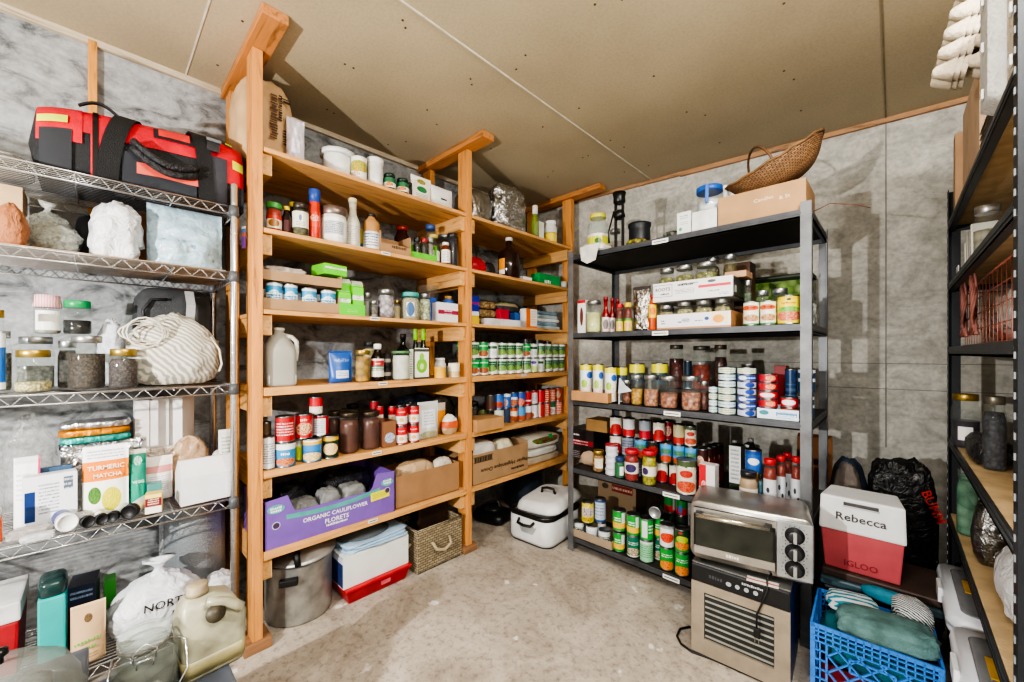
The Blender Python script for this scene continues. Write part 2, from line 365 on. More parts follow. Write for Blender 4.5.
# ------------------------------------------------------------------ wooden shelving
PW = wood('z', '#c98d4e', '#965a2e'); SW = wood('y', '#cd9a60', '#97643a'); CW = wood('x', '#cd9f66', '#9b6c3e')
unit = thing('wooden_shelving', 'built-in pine shelving of two bays along the left concrete wall', 'shelving')
PY = [(.437, .475), (1.566, 1.604), (2.655, 2.693)]
for i, (ya, yb) in enumerate(PY):
    ym = (ya + yb) / 2; top = CEIL - .042
    for xa, xb in ((LX - .089, LX), (WX + .03, WX + .119)):
        if i == 2 and xa > -2.2: B().box(((xa + xb) / 2, ym, 1.235 + .02), (.089, .038, 2.43)).build('post', PW, unit, bev=.002)
        else: B().box(((xa + xb) / 2, ym, (top + .03) / 2), (.089, .038, top - .03)).build('post', PW, unit, bev=.002)
    if i < 2: B().box((LX - .045, ym, .021), (.12, .1, .042)).build('foot_block', wood('y', '#8f6a4c', '#5d432e'), unit, bev=.003)
    xe = (-1.665, -1.70, -1.60)[i]
    B().box(((WX + xe) / 2, ym + (.008, -.005, 0)[i], CEIL - .021), (xe - WX - .01, .089, .038)).build('top_plate', wood('x', '#bb7f4a', '#80532e'), unit, bev=.002)
ZL = [2.075, 1.740, 1.402, 1.075, .728, .392]
THK = [.019, .019, .019, .034, .030, .034]
for k, z in enumerate(ZL):
    t = THK[k]
    for a, (ya, yb) in enumerate(((.478, 1.563), (1.607, 2.652))):
        B().box(((LX + WX) / 2 + .015, (ya + yb) / 2, z - t / 2), (LX - WX - .03, yb - ya, t)).build('shelf_board', SW, unit, bev=.0015)
        B().box(((LX + WX) / 2, ya + .018, z - t - .045), (LX - WX - .04, .036, .086)).build('cleat', CW, unit, bev=.0015)
        B().box(((LX + WX) / 2, yb - .018, z - t - .045), (LX - WX - .04, .036, .086)).build('cleat', CW, unit, bev=.0015)
# small paper shelf tags on the wooden edges
def shelf_tag(S, px, z, label, w=.05, h=.016, rz=0):
    x, y, d = at(S, px, -.003); t = thing('shelf_tag', label, 'tag', (x, y, z - h / 2 - .002), FACE[S] + rz)
    B().box((0, 0, 0), (w, .0015, h)).build('card', WHITE, t)
    B().box((0, -.0012, .0), (w * .8, .0006, .004)).build('printed_line', INK, t)
for px, z, l in ((386, ZL[1], 'second'), (375, ZL[2], 'third'), (383, ZL[3], 'fourth'), (377, ZL[4], 'fifth'), (373, ZL[5], 'lowest')):
    shelf_tag('L', px, z, 'small white paper tag on the edge of the %s board of the near wooden bay' % l)
shelf_tag('L', 524, ZL[3] - .0, 'small white paper tag on the board under the green vegetable cans')

# ------------------------------------------------------------------ chrome wire rack
ZC = [1.81, 1.545, 1.09, .63, .17]; CB = -2.355; CY0, CY1 = -.80, .385
rack = thing('wire_rack', 'chrome wire shelving rack holding the duffel bag against the left wall', 'shelving')
for x in (CHX, CB):
    for y in (CY0, CY1):
        b = B(); b.lathe([(.0125, .02), (.0125, 1.90), (.010, 1.905)], 12, c=(x, y)).lathe([(.02, 0), (.02, .012), (.008, .02)], 10, c=(x, y))
        for q in range(44): b.lathe([(.0131, .10 + q * .04), (.0131, .102 + q * .04)], 12, c=(x, y), cap=False)
        b.build('post', CHROME, rack)
for z in ZC:
    b = B(); r1 = .0032
    for zz in (0, -.032):                            # truss rails round the shelf
        b.tube([(CHX, CY0, z + zz), (CHX, CY1, z + zz)], r1); b.tube([(CB, CY0, z + zz), (CB, CY1, z + zz)], r1)
        b.tube([(CHX, CY1, z + zz), (CB, CY1, z + zz)], r1); b.tube([(CHX, CY0, z + zz), (CB, CY0, z + zz)], r1)
    def zig(p, q, n):
        P, Q = Vector(p), Vector(q); return [P.lerp(Q, i / n) + Vector((0, 0, -.032 * (i % 2))) for i in range(n + 1)]
    b.tube(zig((CHX, CY0, z), (CHX, CY1, z), 44), .002, 5); b.tube(zig((CB, CY0, z), (CB, CY1, z), 44), .002, 5)
    b.tube(zig((CHX, CY1, z), (CB, CY1, z), 18), .002, 5)
    fr = b.build('shelf_frame', CHROME, rack)
    g = B()
    for i in range(21): g.tube([(CHX - .01 - i * (CHX - CB - .02) / 20, CY0, z - .004), (CHX - .01 - i * (CHX - CB - .02) / 20, CY1, z - .004)], .0017, 5)
    for y in (-.45, -.05, .2): g.tube([(CHX, y, z - .008), (CB, y, z - .008)], .0028, 5)
    g.build('wire_deck', CHROME, fr)
    for x in (CHX, CB):
        for y in (CY0, CY1): B().lathe([(.0125, -.038), (.019, -.036), (.0165, .004), (.0125, .006)], 12, c=(x, y), z0=z).build('corner_collar', flat('#55585c', .4), fr)

# ------------------------------------------------------------------ boltless steel racks
GR = flat('#505256', .42, .3, .14); GRD = flat('#23262b', .5, .3, .1); GRL = flat('#707275', .42, .3, .16)
def angle_post(parent, x, y, z1, sx, sy, mat, w=.038, holes=True, holemat=None):
    """L section post with a row of key slots; sx, sy point to where the flanges run"""
    b = B(); b.box((x + sx * w / 2, y + sy * .001, z1 / 2), (w, .0025, z1)); b.box((x + sx * .001, y + sy * w / 2, z1 / 2), (.0025, w, z1))
    if holes:
        n = int(z1 / .038)
        for i in range(1, n):
            b.box((x + sx * w * .5, y - sy * .0012, i * .038), (.007, .0025, .013), 1); b.box((x - sx * .0012, y + sy * w * .5, i * .038), (.0025, .007, .013), 1)
    b.build('post', [mat, holemat or BLACK], parent)
def steel_rack(label, name, xa, xb, ya, yb, zs, top, postmat, beammat, deckmat, holemat, holes=True):
    r = thing(name, label, 'shelving')
    for x, sx in ((xa, 1), (xb, -1)):
        for y, sy in ((ya, 1), (yb, -1)): angle_post(r, x, y, top, sx, sy, postmat, holemat=holemat, holes=holes)
    for z in zs:
        fr = B(); h = .034
        for y, s in ((ya, 1), (yb, -1)):
            fr.box(((xa + xb) / 2, y + s * .004, z - h / 2), (xb - xa - .01, .006, h)); fr.box(((xa + xb) / 2, y + s * .010, z - h + .003), (xb - xa - .01, .018, .006)); fr.box(((xa + xb) / 2, y + s * .002, z - h * .45), (xb - xa - .07, .006, .008))
        for x, s in ((xa, 1), (xb, -1)):
            fr.box((x + s * .004, (ya + yb) / 2, z - h / 2), (.006, yb - ya - .01, h)); fr.box((x + s * .010, (ya + yb) / 2, z - h + .003), (.018, yb - ya - .01, .006)); fr.box((x + s * .002, (ya + yb) / 2, z - h * .45), (.006, yb - ya - .07, .008))
        f = fr.build('shelf_frame', beammat, r)
        B().box(((xa + xb) / 2, (ya + yb) / 2, z - .006), (xb - xa - .016, yb - ya - .016, .011)).build('deck', deckmat, f)
    return r
ZM = [1.82, 1.342, .930, .512, .088]
MXA, MXB, MYB = -1.462, -.243, 2.60
steel_rack('grey and black boltless steel rack with five shelves of cans in the corner', 'steel_rack', MXA, MXB, MY, MYB, ZM, 1.85, GRL, GR, flat('#2a2723', .6), flat('#4a4e54', .5), holes=False)
ZR = [1.765, 1.51, 1.245, .865, .545]
RYB = 2.50; RYA = 1.17
steel_rack('black slotted steel rack with particle board shelves along the right side', 'slotted_rack', RX, .62, RYA, RYB, ZR, 1.90, GRD, flat('#3d4145', .45, .3), flat('#c7ad84', .8, bumps=.2, bs=120), flat('#8c9093', .6))
for px, z, l, S in ((660, ZM[0], 'top', 'M'), (660, ZM[1], 'second', 'M'), (672, ZM[2], 'middle', 'M'), (671, ZM[3], 'fourth', 'M'), (671, ZM[4], 'bottom', 'M')):
    shelf_tag('M', px, z - .006, 'white paper tag on the %s shelf edge of the grey steel rack' % l, .085, .022)
# ------------------------------------------------------------------ kit of packaged goods (local frame: base centre at z=0, front towards -Y)
def cylpos(S, pl, pr, ins):
    if S == 'W': return pl[0], pl[1], pl[0] * FW.x + pl[1] * FW.y, pr
    pm = (pl + pr) / 2; x, y, d = at(S, pm, ins); a = (pm - CXP) / F
    r = (pr - pl) * d / F / 2 / math.sqrt(1 + a * a) * (1.0)
    return x, y, d, r
def hgt(z, yt, d, h): return h if h is not None else max(.015, zof(yt, d) - z)
def jitter(s): return (hash_(s) % 100 / 100 - .5)
def hash_(s):
    h = 7
    for c in s: h = (h * 31 + ord(c)) % 1000003
    return h
TXT = {}
def add_texts(root, txts, r=None, y=0, h=1):
    """txts: (string, width, x, z, colour)"""
    for t in txts:
        st, wd, tx, tz, c = t[:5]; rot = t[5] if len(t) > 5 else 0
        B().text(st, wd, tx, tz, y=y, mi=0, r=r, rot=rot, h=t[6] if len(t) > 6 else None).build('printed_text', flat(c, .6, var=0), root)
def can(S, z, pl, pr, yt, ins, mat, label, group=None, txt=None, h=None, name='food_can', cat='can', rot=0, top=TIN, tall=None):
    x, y, d, r = cylpos(S, pl, pr, ins); h = hgt(z, yt, d, h)
    t = thing(name, label, cat, (x, y, z + .0005), tocam(x, y) + rot, group)
    e = min(.003, h * .06)
    B().lathe([(r * .93, 0), (r, e * .5), (r, e * 1.3), (r * .975, e * 2), (r * .975, h - e * 2), (r, h - e * 1.3), (r, h - e * .3), (r * .95, h), (r * .93, h - e), (0.0001, h - e)], 18).build('can_body', top, t)
    B().lathe([(r * .982, e * 2), (r * .982, h - e * 2)], 18, cap=False).build('paper_label', mat, t)
    if txt: add_texts(t, [(a, w * r, ox * r, vz * h, c) for a, w, ox, vz, c in txt], r=r * .99)
    t['zt'] = z + h; return t
def jar(S, z, pl, pr, yt, ins, lid, cont, fill, label, group=None, h=None, lab=None, name='glass_jar', cat='jar', gl=None, neck=.82, lidh=None, txt=None, fill0=0, cloth=None):
    x, y, d, r = cylpos(S, pl, pr, ins); h = hgt(z, yt, d, h); lh = lidh or min(.018, h * .14); sh = h - lh
    t = thing(name, label, cat, (x, y, z + .0005), tocam(x, y), group); nk = r * neck
    B().lathe([(r * .85, 0), (r * .97, h * .02), (r, h * .06), (r, sh * .74), (r * .97, sh * .80), (nk * 1.0, sh * .90), (nk, sh)], 22).build('glass_body', gl or GL, t)
    if cont:
        zt = sh * fill; rr = r * .94; pr_ = [(rr * .88, .003), (rr, h * .06), (rr, min(zt, sh * .74))]
        if zt > sh * .76: pr_ += [(nk * .93, min(zt, sh * .9))]
        B().lathe(pr_, 18, smooth=True).build('contents', cont, t)
    if lid: B().lathe([(nk * 1.04, sh - lh * .35), (nk * 1.08, sh - lh * .3), (nk * 1.08, h - .002), (nk * 1.03, h), (nk * .95, h), (nk * .93, h - .0015), (.0001, h - .0015)], 22).build('lid', lid, t)
    if lab:
        v0, v1, m = lab[:3]; hw = lab[3] if len(lab) > 3 else 1
        if hw >= 1: B().lathe([(r * 1.008, h * v0), (r * 1.008, h * v1)], 20, cap=False).build('paper_label', m, t)
        else:
            b = B(); n = 8; A = [(-hw * PI + 2 * hw * PI * i / n) for i in range(n + 1)]
            for i in range(n):
                q = [(r * 1.012 * math.sin(a), -r * 1.012 * math.cos(a), zz) for a, zz in ((A[i], h * v0), (A[i + 1], h * v0), (A[i + 1], h * v1), (A[i], h * v1))]
                b.add(q, [(0, 1, 2, 3)], 0, [[(i / n, 0), ((i + 1) / n, 0), ((i + 1) / n, 1), (i / n, 1)]])
            b.build('paper_label', m, t)
    if cloth: B().lathe([(nk * 1.25, sh - lh * 1.3), (nk * 1.15, sh), (nk * 1.1, h + .001), (.0001, h + .004)], 16).build('cloth_cover', cloth, t)
    if txt: add_texts(t, [(a, w * r, ox * r, vz * h, c) for a, w, ox, vz, c in txt], r=r * 1.02)
    return t
def bottle(S, z, pl, pr, yt, ins, body, cap, label, group=None, h=None, lab=None, name='bottle', cat='bottle', neck=.4, nz=.62, capz=.9, txt=None, seg=16):
    x, y, d, r = cylpos(S, pl, pr, ins); h = hgt(z, yt, d, h); nk = r * neck
    t = thing(name, label, cat, (x, y, z + .0005), tocam(x, y), group)
    B().lathe([(r * .9, 0), (r, h * .03), (r, h * nz), (r * .85, h * (nz + .05)), (nk * 1.15, h * (nz + .14)), (nk, h * (nz + .18)), (nk, h * capz)], seg).build('bottle_body', body, t)
    B().lathe([(nk * 1.2, h * capz - .004), (nk * 1.2, h - .002), (nk * 1.1, h), (.0001, h)], 14).build('cap', cap, t)
    if lab: B().lathe([(r * 1.01, h * lab[0]), (r * 1.01, h * lab[1])], seg, cap=False).build('paper_label', lab[2], t)
    if txt: add_texts(t, [(a, w * r, ox * r, vz * h, c) for a, w, ox, vz, c in txt], r=r * 1.02)
    return t
def boxpos(S, pl, pr, ins, depth):
    """a box whose front face spans pl..pr"""
    x0, y0, d0 = at(S, pl, ins); x1, y1, d1 = at(S, pr, ins); w = math.hypot(x1 - x0, y1 - y0)
    if S == 'L' or S == 'C': c = ((x0 + x1) / 2 - depth / 2, (y0 + y1) / 2)
    elif S == 'M': c = ((x0 + x1) / 2, (y0 + y1) / 2 + depth / 2)
    elif S == 'R': c = ((x0 + x1) / 2 + depth / 2, (y0 + y1) / 2)
    else:
        r = tocam((x0 + x1) / 2, (y0 + y1) / 2); w = (pr - pl) * ins / F / math.sqrt(1 + (((pl + pr) / 2 - CXP) / F) ** 2); c = ((x0 + x1) / 2 - math.sin(r) * depth / 2, (y0 + y1) / 2 + math.cos(r) * depth / 2)
    return c, w, (d0 + d1) / 2
def rotof(S, c): return FACE[S] if FACE[S] is not None else tocam(*c)
def carton(S, z, pl, pr, yt, ins, depth, mat, label, group=None, h=None, front=None, txt=None, name='carton', cat='box', rot=0, gable=0, part='carton_body', rn=None, bev=.0012):
    c, w, d = boxpos(S, pl, pr, ins, depth); h = hgt(z, yt, d, h); rz = rotof(S, c) + rot
    t = thing(name, label, cat, (c[0], c[1], z + .0005), rz, group)
    b = B()
    if gable: b.box((0, 0, h * (1 - gable) / 2), (w, depth, h * (1 - gable))); b.hexa([(-w / 2, -depth / 2, h * (1 - gable)), (w / 2, -depth / 2, h * (1 - gable)), (w / 2, depth / 2, h * (1 - gable)), (-w / 2, depth / 2, h * (1 - gable))], [(-w / 2, -depth * .05, h), (w / 2, -depth * .05, h), (w / 2, depth * .05, h), (-w / 2, depth * .05, h)])
    else: b.box((0, 0, h / 2), (w, depth, h))
    b.build(part, mat, t, bev=0 if gable else min(bev, w * .1, depth * .1))
    if front: q = B(); hh = h * (1 - gable); q.quad((-w / 2 + .001, -depth / 2 - .0012, .001), (w / 2 - .001, -depth / 2 - .0012, .001), (w / 2 - .001, -depth / 2 - .0012, hh - .001), (-w / 2 + .001, -depth / 2 - .0012, hh - .001)); q.build('printed_front', front, t)
    if txt: add_texts(t, [(a, tw * w, ox * w, vz * h, cc) + tuple(e) for a, tw, ox, vz, cc, *e in txt], y=-depth / 2 - .002)
    return t
def tray(S, z, pl, pr, yt, ins, depth, mat, label, group=None, h=None, hf=None, hl=None, name='cardboard_tray', cat='tray', rot=0, txt=None, front=None, t_=.003):
    c, w, d = boxpos(S, pl, pr, ins, depth); h = hgt(z, yt, d, h); rz = rotof(S, c) + rot
    t = thing(name, label, cat, (c[0], c[1], z + .0005), rz, group)
    B().open_box(w, depth, h, t_, 0, hf, hl).build('tray_body', mat, t)
    if front: q = B(); hh = hf or h; q.quad((-w / 2 + .001, -depth / 2 - .0012, .001), (w / 2 - .001, -depth / 2 - .0012, .001), (w / 2 - .001, -depth / 2 - .0012, hh - .001), (-w / 2 + .001, -depth / 2 - .0012, hh - .001)); q.build('printed_front', front, t)
    if txt: add_texts(t, [(a, tw * w, ox * w, vz * h, cc) + tuple(e) for a, tw, ox, vz, cc, *e in txt], y=-depth / 2 - .002)
    return t
def lumpgeo(w, d, h, seed=0, wr=.12, pinch=0, n=30, m=20, sq=.75, fr=3.0, flatb=True, lean=(0, 0), fold=0, sharp=1.0):
    b = B(); vs = []; fs = []; uvs = []
    off = Vector((seed * 3.1, seed * 1.7, seed * .9))
    def sp(v, e): return math.copysign(abs(v) ** e, v)
    for j in range(m + 1):
        ph = -PI / 2 + PI * j / m
        for i in range(n):
            th = 2 * PI * i / n + PI / 2
            x, y, z = sp(math.cos(ph), sq) * sp(math.cos(th), sq), sp(math.cos(ph), sq) * sp(math.sin(th), sq), sp(math.sin(ph), sq)
            q = Vector((x, y, z)); nz = noise.fractal(q * fr + off, 1.0, 2.2, 4) * 1.0; rg = 1 - abs(noise.noise(q * fr * 1.6 + off)) * 2
            k = 1 + wr * (nz * .8 + (rg - .4) * .5 * sharp)
            if fold: k += fold * .06 * math.sin(th * 9 + nz * 4) * max(0, z + .3)
            if pinch and z > 0: k *= 1 - pinch * z ** 1.5
            x *= k; y *= k; zz = z * (1 + wr * nz * .5)
            if flatb and zz < -.86: zz = -.86 + (zz + .86) * .1
            vs.append((x * w / 2 + lean[0] * (zz + 1) * h / 2, y * d / 2 + lean[1] * (zz + 1) * h / 2, (zz + .9) / 1.9 * h))
    zm = min(v[2] for v in vs); vs = [(x, y, max(0, z - zm)) for x, y, z in vs]
    for j in range(m):
        for i in range(n):
            k = (i + 1) % n; fs.append((j * n + i, j * n + k, (j + 1) * n + k, (j + 1) * n + i)); uvs.append([(i / n, j / m), ((i + 1) / n, j / m), ((i + 1) / n, (j + 1) / m), (i / n, (j + 1) / m)])
    return b.add(vs, fs, 0, uvs, True)
def bag(S, z, pl, pr, yt, ins, depth, mat, label, group=None, h=None, seed=1, wr=.14, pinch=0, name='plastic_bag', cat='bag', rot=0, knot=0, n=36, m=26, sq=.75, fr=3.0, txt=None, inner=None, lean=(0, 0), fold=0, top=None):
    c, w, d = boxpos(S, pl, pr, ins, depth); h = hgt(z, yt, d, h); rz = rotof(S, c) + rot
    t = thing(name, label, cat, (c[0], c[1], z + .0005), rz, group); hb = h * (1 - knot * .25)
    lumpgeo(w, depth, hb, seed, wr, pinch, n, m, sq, fr, lean=lean, fold=fold).build('bag_body', mat, t)
    if inner: lumpgeo(w * .86, depth * .8, hb * .8, seed + 3, .1, 0, 24, 16, sq, lean=lean).build('bag_contents', inner, t)
    if knot:
        k = B(); rn = random.Random(seed); vs = []
        k.lathe([(w * .10, 0), (w * .05, h * .10), (w * .035, h * .13), (w * .08, h * .2), (w * .14, h * .27), (w * .10, h * .26), (.002, h * .16)], 14, cap=False, z0=hb * .93, sx=1.3, sy=.8)
        k.v = [(x * (1 + .3 * noise.noise(Vector((x * 60, y * 60, zz * 60 + seed)))) + lean[0] * h * .95, y * (1 + .3 * noise.noise(Vector((y * 50, x * 50, zz * 40)))) + lean[1] * h * .95, zz + .01 * noise.noise(Vector((x * 40, y * 40, 1)))) for x, y, zz in k.v]
        k.build('gathered_top', top or mat, t)
    if txt: add_texts(t, [(a, tw * w, ox * w, vz * h, cc) + tuple(e) for a, tw, ox, vz, cc, *e in txt], y=-depth / 2 * 1.10)
    return t
def pouchgeo(w, h, t, seed=0, wr=.25, n=14, m=18, seal=.08):
    b = B(); vs = []; fs = []; uvs = []
    for side in (-1, 1):
        for j in range(m + 1):
            v = j / m
            for i in range(n + 1):
                u = i / n; e = math.sin(PI * u) ** .6 if 0 < u < 1 else 0; k = max(0, (1 - v / (1 - seal))) ** .6 if v < 1 - seal else 0
                k = k * (.55 + .45 * min(1, v * 6)); nz = noise.noise(Vector((u * 5 + seed, v * 7, side * 3)))
                yy = side * t / 2 * e * k * (1 + wr * nz) + (.0008 * side) + t * .12 * wr * noise.noise(Vector((u * 4, v * 5 + seed, 9)))
                vs.append(((u - .5) * w * (1 - .03 * k * e), yy, v * h))
    M = (n + 1) * (m + 1)
    for s, o in ((0, 0), (1, M)):
        for j in range(m):
            for i in range(n):
                a = o + j * (n + 1) + i; q = (a, a + 1, a + n + 2, a + n + 1); uu = [(i / n, j / m), ((i + 1) / n, j / m), ((i + 1) / n, (j + 1) / m), (i / n, (j + 1) / m)]
                if s: q = q[::-1]; uu = uu[::-1]
                fs.append(q); uvs.append(uu)
    for j in range(m):
        for i in (0, n): a = j * (n + 1) + i; fs.append((a, a + n + 1, M + a + n + 1, M + a)); uvs.append([(.02, .5)] * 4)
    for i in range(n): fs.append((i, M + i, M + i + 1, i + 1)); uvs.append([(.5, .02)] * 4); a = m * (n + 1) + i; fs.append((a, a + 1, M + a + 1, M + a)); uvs.append([(.5, .98)] * 4)
    return b.add(vs, fs, 0, uvs, True)
def pouch(S, z, pl, pr, yt, ins, thick, mat, label, group=None, h=None, seed=1, name='stand_up_pouch', cat='pouch', rot=0, tilt=0, txt=None, wr=.25, lab=None, strip=None):
    c, w, d = boxpos(S, pl, pr, ins, thick); h = hgt(z, yt, d, h); rz = rotof(S, c) + rot
    t = thing(name, label, cat, (c[0], c[1], z + .0008), rz, group); t.rotation_euler.x = tilt
    pouchgeo(w, h, thick, seed, wr).build('pouch_body', mat, t)
    if lab: x0, x1, v0, v1, m = lab; q = B(); yy = -thick * .5 - .0015; q.quad((x0 * w, yy, v0 * h), (x1 * w, yy, v0 * h), (x1 * w, yy * .85, v1 * h), (x0 * w, yy * .85, v1 * h)); q.build('sticker', m, t)
    if strip: q = B(); q.box((0, 0, h * .96), (w * 1.0, .005, h * .06)); q.build('top_seal', strip, t)
    if txt: add_texts(t, [(a, tw * w, ox * w, vz * h, cc) + tuple(e) for a, tw, ox, vz, cc, *e in txt], y=-thick * .5 - .0025)
    return t
def towel(S, z, pl, pr, yt, ins, depth, mats, label, n=3, name='folded_towel', cat='towel', group=None, h=None, seed=0, rot=0):
    c, w, d = boxpos(S, pl, pr, ins, depth); h = hgt(z, yt, d, h); rz = rotof(S, c) + rot
    t = thing(name, label, cat, (c[0], c[1], z + .0005), rz, group)
    for k in range(n):
        q = lumpgeo(w * (1 - .06 * (k % 2)), depth * (1 - .05 * k), h / n * 1.05, seed + k, .10, 0, 30, 10, .35, 2.5, flatb=False)
        o = q.build('fold', mats[k % len(mats)], t, loc=(0, 0, k * h / n)); o.rotation_euler.z = .06 * math.sin(k * 2.1 + seed)
    return t
def lying(S, z, px, ins, r, L, capr, body, cap, label, az=0, group=None, name='pill_bottle', cat='bottle', lab=None, capL=.02, dz=0):
    """bottle lying down, cap towards the front"""
    x, y, d = at(S, px, ins); t = thing(name, label, cat, (x, y, z + max(r, capr) + .001 + dz), FACE[S] + az, group)
    def laid(b): b.v = [(p[0], -p[2], p[1]) for p in b.v]; return b
    laid(B().lathe([(r * .9, -L), (r, -L + .004), (r, -.012), (capr * .8, 0)], 18)).build('bottle_body', body, t)
    laid(B().lathe([(capr, -.002), (capr, capL), (capr * .85, capL), (capr * .8, capL - .003), (.0001, capL - .003)], 20)).build('cap', cap, t)
    if lab: laid(B().lathe([(r * 1.01, -L * .9), (r * 1.01, -.02)], 18, cap=False)).build('paper_label', lab, t)
    return t
ORD = ['first', 'second', 'third', 'fourth', 'fifth', 'sixth', 'seventh', 'eighth', 'ninth', 'tenth', 'eleventh', 'twelfth', 'thirteenth']
def rrect(w, d, r, z, n=5):
    out = []
    for cx, cy, a0 in ((w / 2 - r, d / 2 - r, 0), (-w / 2 + r, d / 2 - r, PI / 2), (-w / 2 + r, -d / 2 + r, PI), (w / 2 - r, -d / 2 + r, 1.5 * PI)):
        for i in range(n + 1): a = a0 + PI / 2 * i / n; out.append((cx + r * math.cos(a), cy + r * math.sin(a), z))
    return out
def loft(b, secs, mi=0, cap0=True, cap1=True, smooth=True):
    n = len(secs[0]); vs = [p for s in secs for p in s]; fs = []
    for j in range(len(secs) - 1):
        for i in range(n): k = (i + 1) % n; fs.append((j * n + i, j * n + k, (j + 1) * n + k, (j + 1) * n + i))
    if cap0: fs.append(tuple(reversed(range(n))))
    if cap1: fs.append(tuple((len(secs) - 1) * n + i for i in range(n)))
    return b.add(vs, fs, mi, None, smooth)
# ================================================================== chrome wire rack contents
# --- duffel bag
def duffel():
    L_, D_, H_ = .60, .31, .275
    t = thing('duffel_bag', 'large red and black duffel bag with yellow reflective ends on top of the wire rack', 'bag', (-2.125, .135, 1.815), PI / 2)
    def P(x, s, off=0.0):
        u = x / (L_ / 2); e = 1 - .16 * abs(u) ** 6; tilt = 1.02 + .11 * u
        a = PI * (s * 1.16 - .08); c, q = math.cos(a), math.sin(a)
        y = -math.copysign(abs(c) ** .55, c) * (D_ / 2 + off) * e; z = (math.copysign(abs(q) ** .6, q) * .90 + .10) * (H_ + off) * (e * .5 + .5) * tilt
        nz = noise.noise(Vector((x * 9, s * 7, 3))) * .007
        return Vector((x + .01 * u, y + nz, max(0, z + nz)))
    nx, ns = 40, 36
    red = flat('#cf1f33', .55, var=.12, bumps=.25, bs=200); blk = flat('#26272b', .7, var=.15, bumps=.4, bs=260)
    def patch(xa, xb, sa, sb, off, name, mat, parent=None, n1=10, n2=10):
        b = B(); vs = [P(xa + (xb - xa) * i / n1, sa + (sb - sa) * j / n2, off) for i in range(n1 + 1) for j in range(n2 + 1)]
        fs = [(i * (n2 + 1) + j, (i + 1) * (n2 + 1) + j, (i + 1) * (n2 + 1) + j + 1, i * (n2 + 1) + j + 1) for i in range(n1) for j in range(n2)]
        b.add(vs, fs, 0, None, True); return b.build(name, mat, parent or t)
    b = B(); vs = [P(-L_ / 2 + L_ * i / nx, j / ns) for i in range(nx + 1) for j in range(ns + 1)]
    fs = [(i * (ns + 1) + j, (i + 1) * (ns + 1) + j, (i + 1) * (ns + 1) + j + 1, i * (ns + 1) + j + 1) for i in range(nx) for j in range(ns)]
    for i in (0, nx):                                   # domed ends
        c = len(vs); vs.append(P(-L_ / 2 + L_ * i / nx, .5) * .5 + Vector((0, 0, 0))); vs[-1] = Vector((math.copysign(L_ / 2 + .035, i - 1), 0, H_ * .45))
        fs += [(i * (ns + 1) + j, i * (ns + 1) + j + 1, c) for j in range(ns)]
    fs += [(i * (ns + 1), (i + 1) * (ns + 1), (i + 1) * (ns + 1) + ns, i * (ns + 1) + ns) for i in range(nx)]
    b.add(vs, fs, 0, None, True); b.build('lower_body', blk, t)
    patch(-.298, .298, .17, .80, .003, 'upper_panel', red, n1=30, n2=20)
    patch(-.298, -.19, .12, .40, .005, 'end_panel', red); patch(.20, .298, .10, .40, .005, 'end_panel', red)
    patch(-.17, -.10, .02, .36, .006, 'end_panel', red)
    patch(-.29, -.215, .02, .17, .008, 'mesh_pocket', stripes('#1e1f22', '#3c3f45', 260, 'DIAGONAL')); patch(-.09, .13, .01, .13, .006, 'mesh_pocket', stripes('#202125', '#3a3e46', 240, 'DIAGONAL'))
    patch(.14, .235, .0, .20, .009, 'side_pocket', flat('#3a3d48', .6, var=.2))
    patch(-.296, -.225, .20, .25, .009, 'reflective_band', flat('#d6e84a', .35)); patch(.255, .296, .16, .21, .010, 'reflective_band', flat('#d6e84a', .35))
    patch(.235, .262, .34, .46, .012, 'green_clip', flat('#9fd43a', .4))
    patch(.0, .125, .235, .335, .006, 'window_frame', blk); patch(.014, .111, .25, .32, .0085, 'name_window', flat('#e0413f', .4))
    patch(-.05, .15, .075, .10, .0085, 'red_piping', flat('#e2604f', .5))
    for xa, xb, w in ((-.135, -.055, .06), (.165, .135, .055)):
        b = B(); b.ribbon([P(xa + (xb - xa) * k / 14, .02 + .46 * k / 14, .012) for k in range(15)], (1, 0, 0), w, .004); b.build('webbing_strap', flat('#1d1e21', .75, bumps=.5, bs=300), t)
    for z0 in (.0, .028):                               # padded carry handle hanging in a curve on the front
        pts = [Vector((-.065 + .20 * k / 12, -D_ / 2 - .022 - .018 * math.sin(PI * k / 12), .165 - z0 - .045 * math.sin(PI * k / 12) - .04 * k / 12)) for k in range(13)]
        B().tube(pts, .013, 8).build('padded_handle', foil('#2b2c30', .5, 0, 30), t)
    pts = [P(-.20 + .5 * 0, .40, .02) + Vector((k * .012, 0, .028 * math.sin(PI * k / 9))) for k in range(10)]
    B().ribbon(pts, (0, 1, .3), .05, .006).build('shoulder_strap', flat('#1d1e21', .75), t)
    b = B(); b.ribbon([P(.185 + .02 * k / 8, .22 + .3 * k / 8, .016) for k in range(9)], (1, 0, 0), .045, .004); b.build('shoulder_strap', flat('#3b3e43', .6), t)
    q = P(.19, .30, .022); B().box(q, (.052, .008, .012)).build('strap_buckle', flat('#7d8187', .3, .6), t)
    patch(-.165, -.150, .05, .48, .008, 'zipper', flat('#111214', .4))
    for xx in (-.06, .19): patch(-.04 if xx < 0 else .02, .0 if xx < 0 else .12, .46, .478, .009, 'zipper', flat('#3a1a1c', .5))
duffel(); bpy.data.objects['duffel_bag'].scale = (.94, 1, .97); bpy.data.objects['duffel_bag'].location.y = .147
bag('C', 1.815, -32, 29, 146, .05, .3, foil('#8e8c88', .6, 0, 8), 'grey padded fabric bundle on the top wire shelf left of the duffel bag', seed=4, wr=.05, name='padded_bundle', cat='bundle')
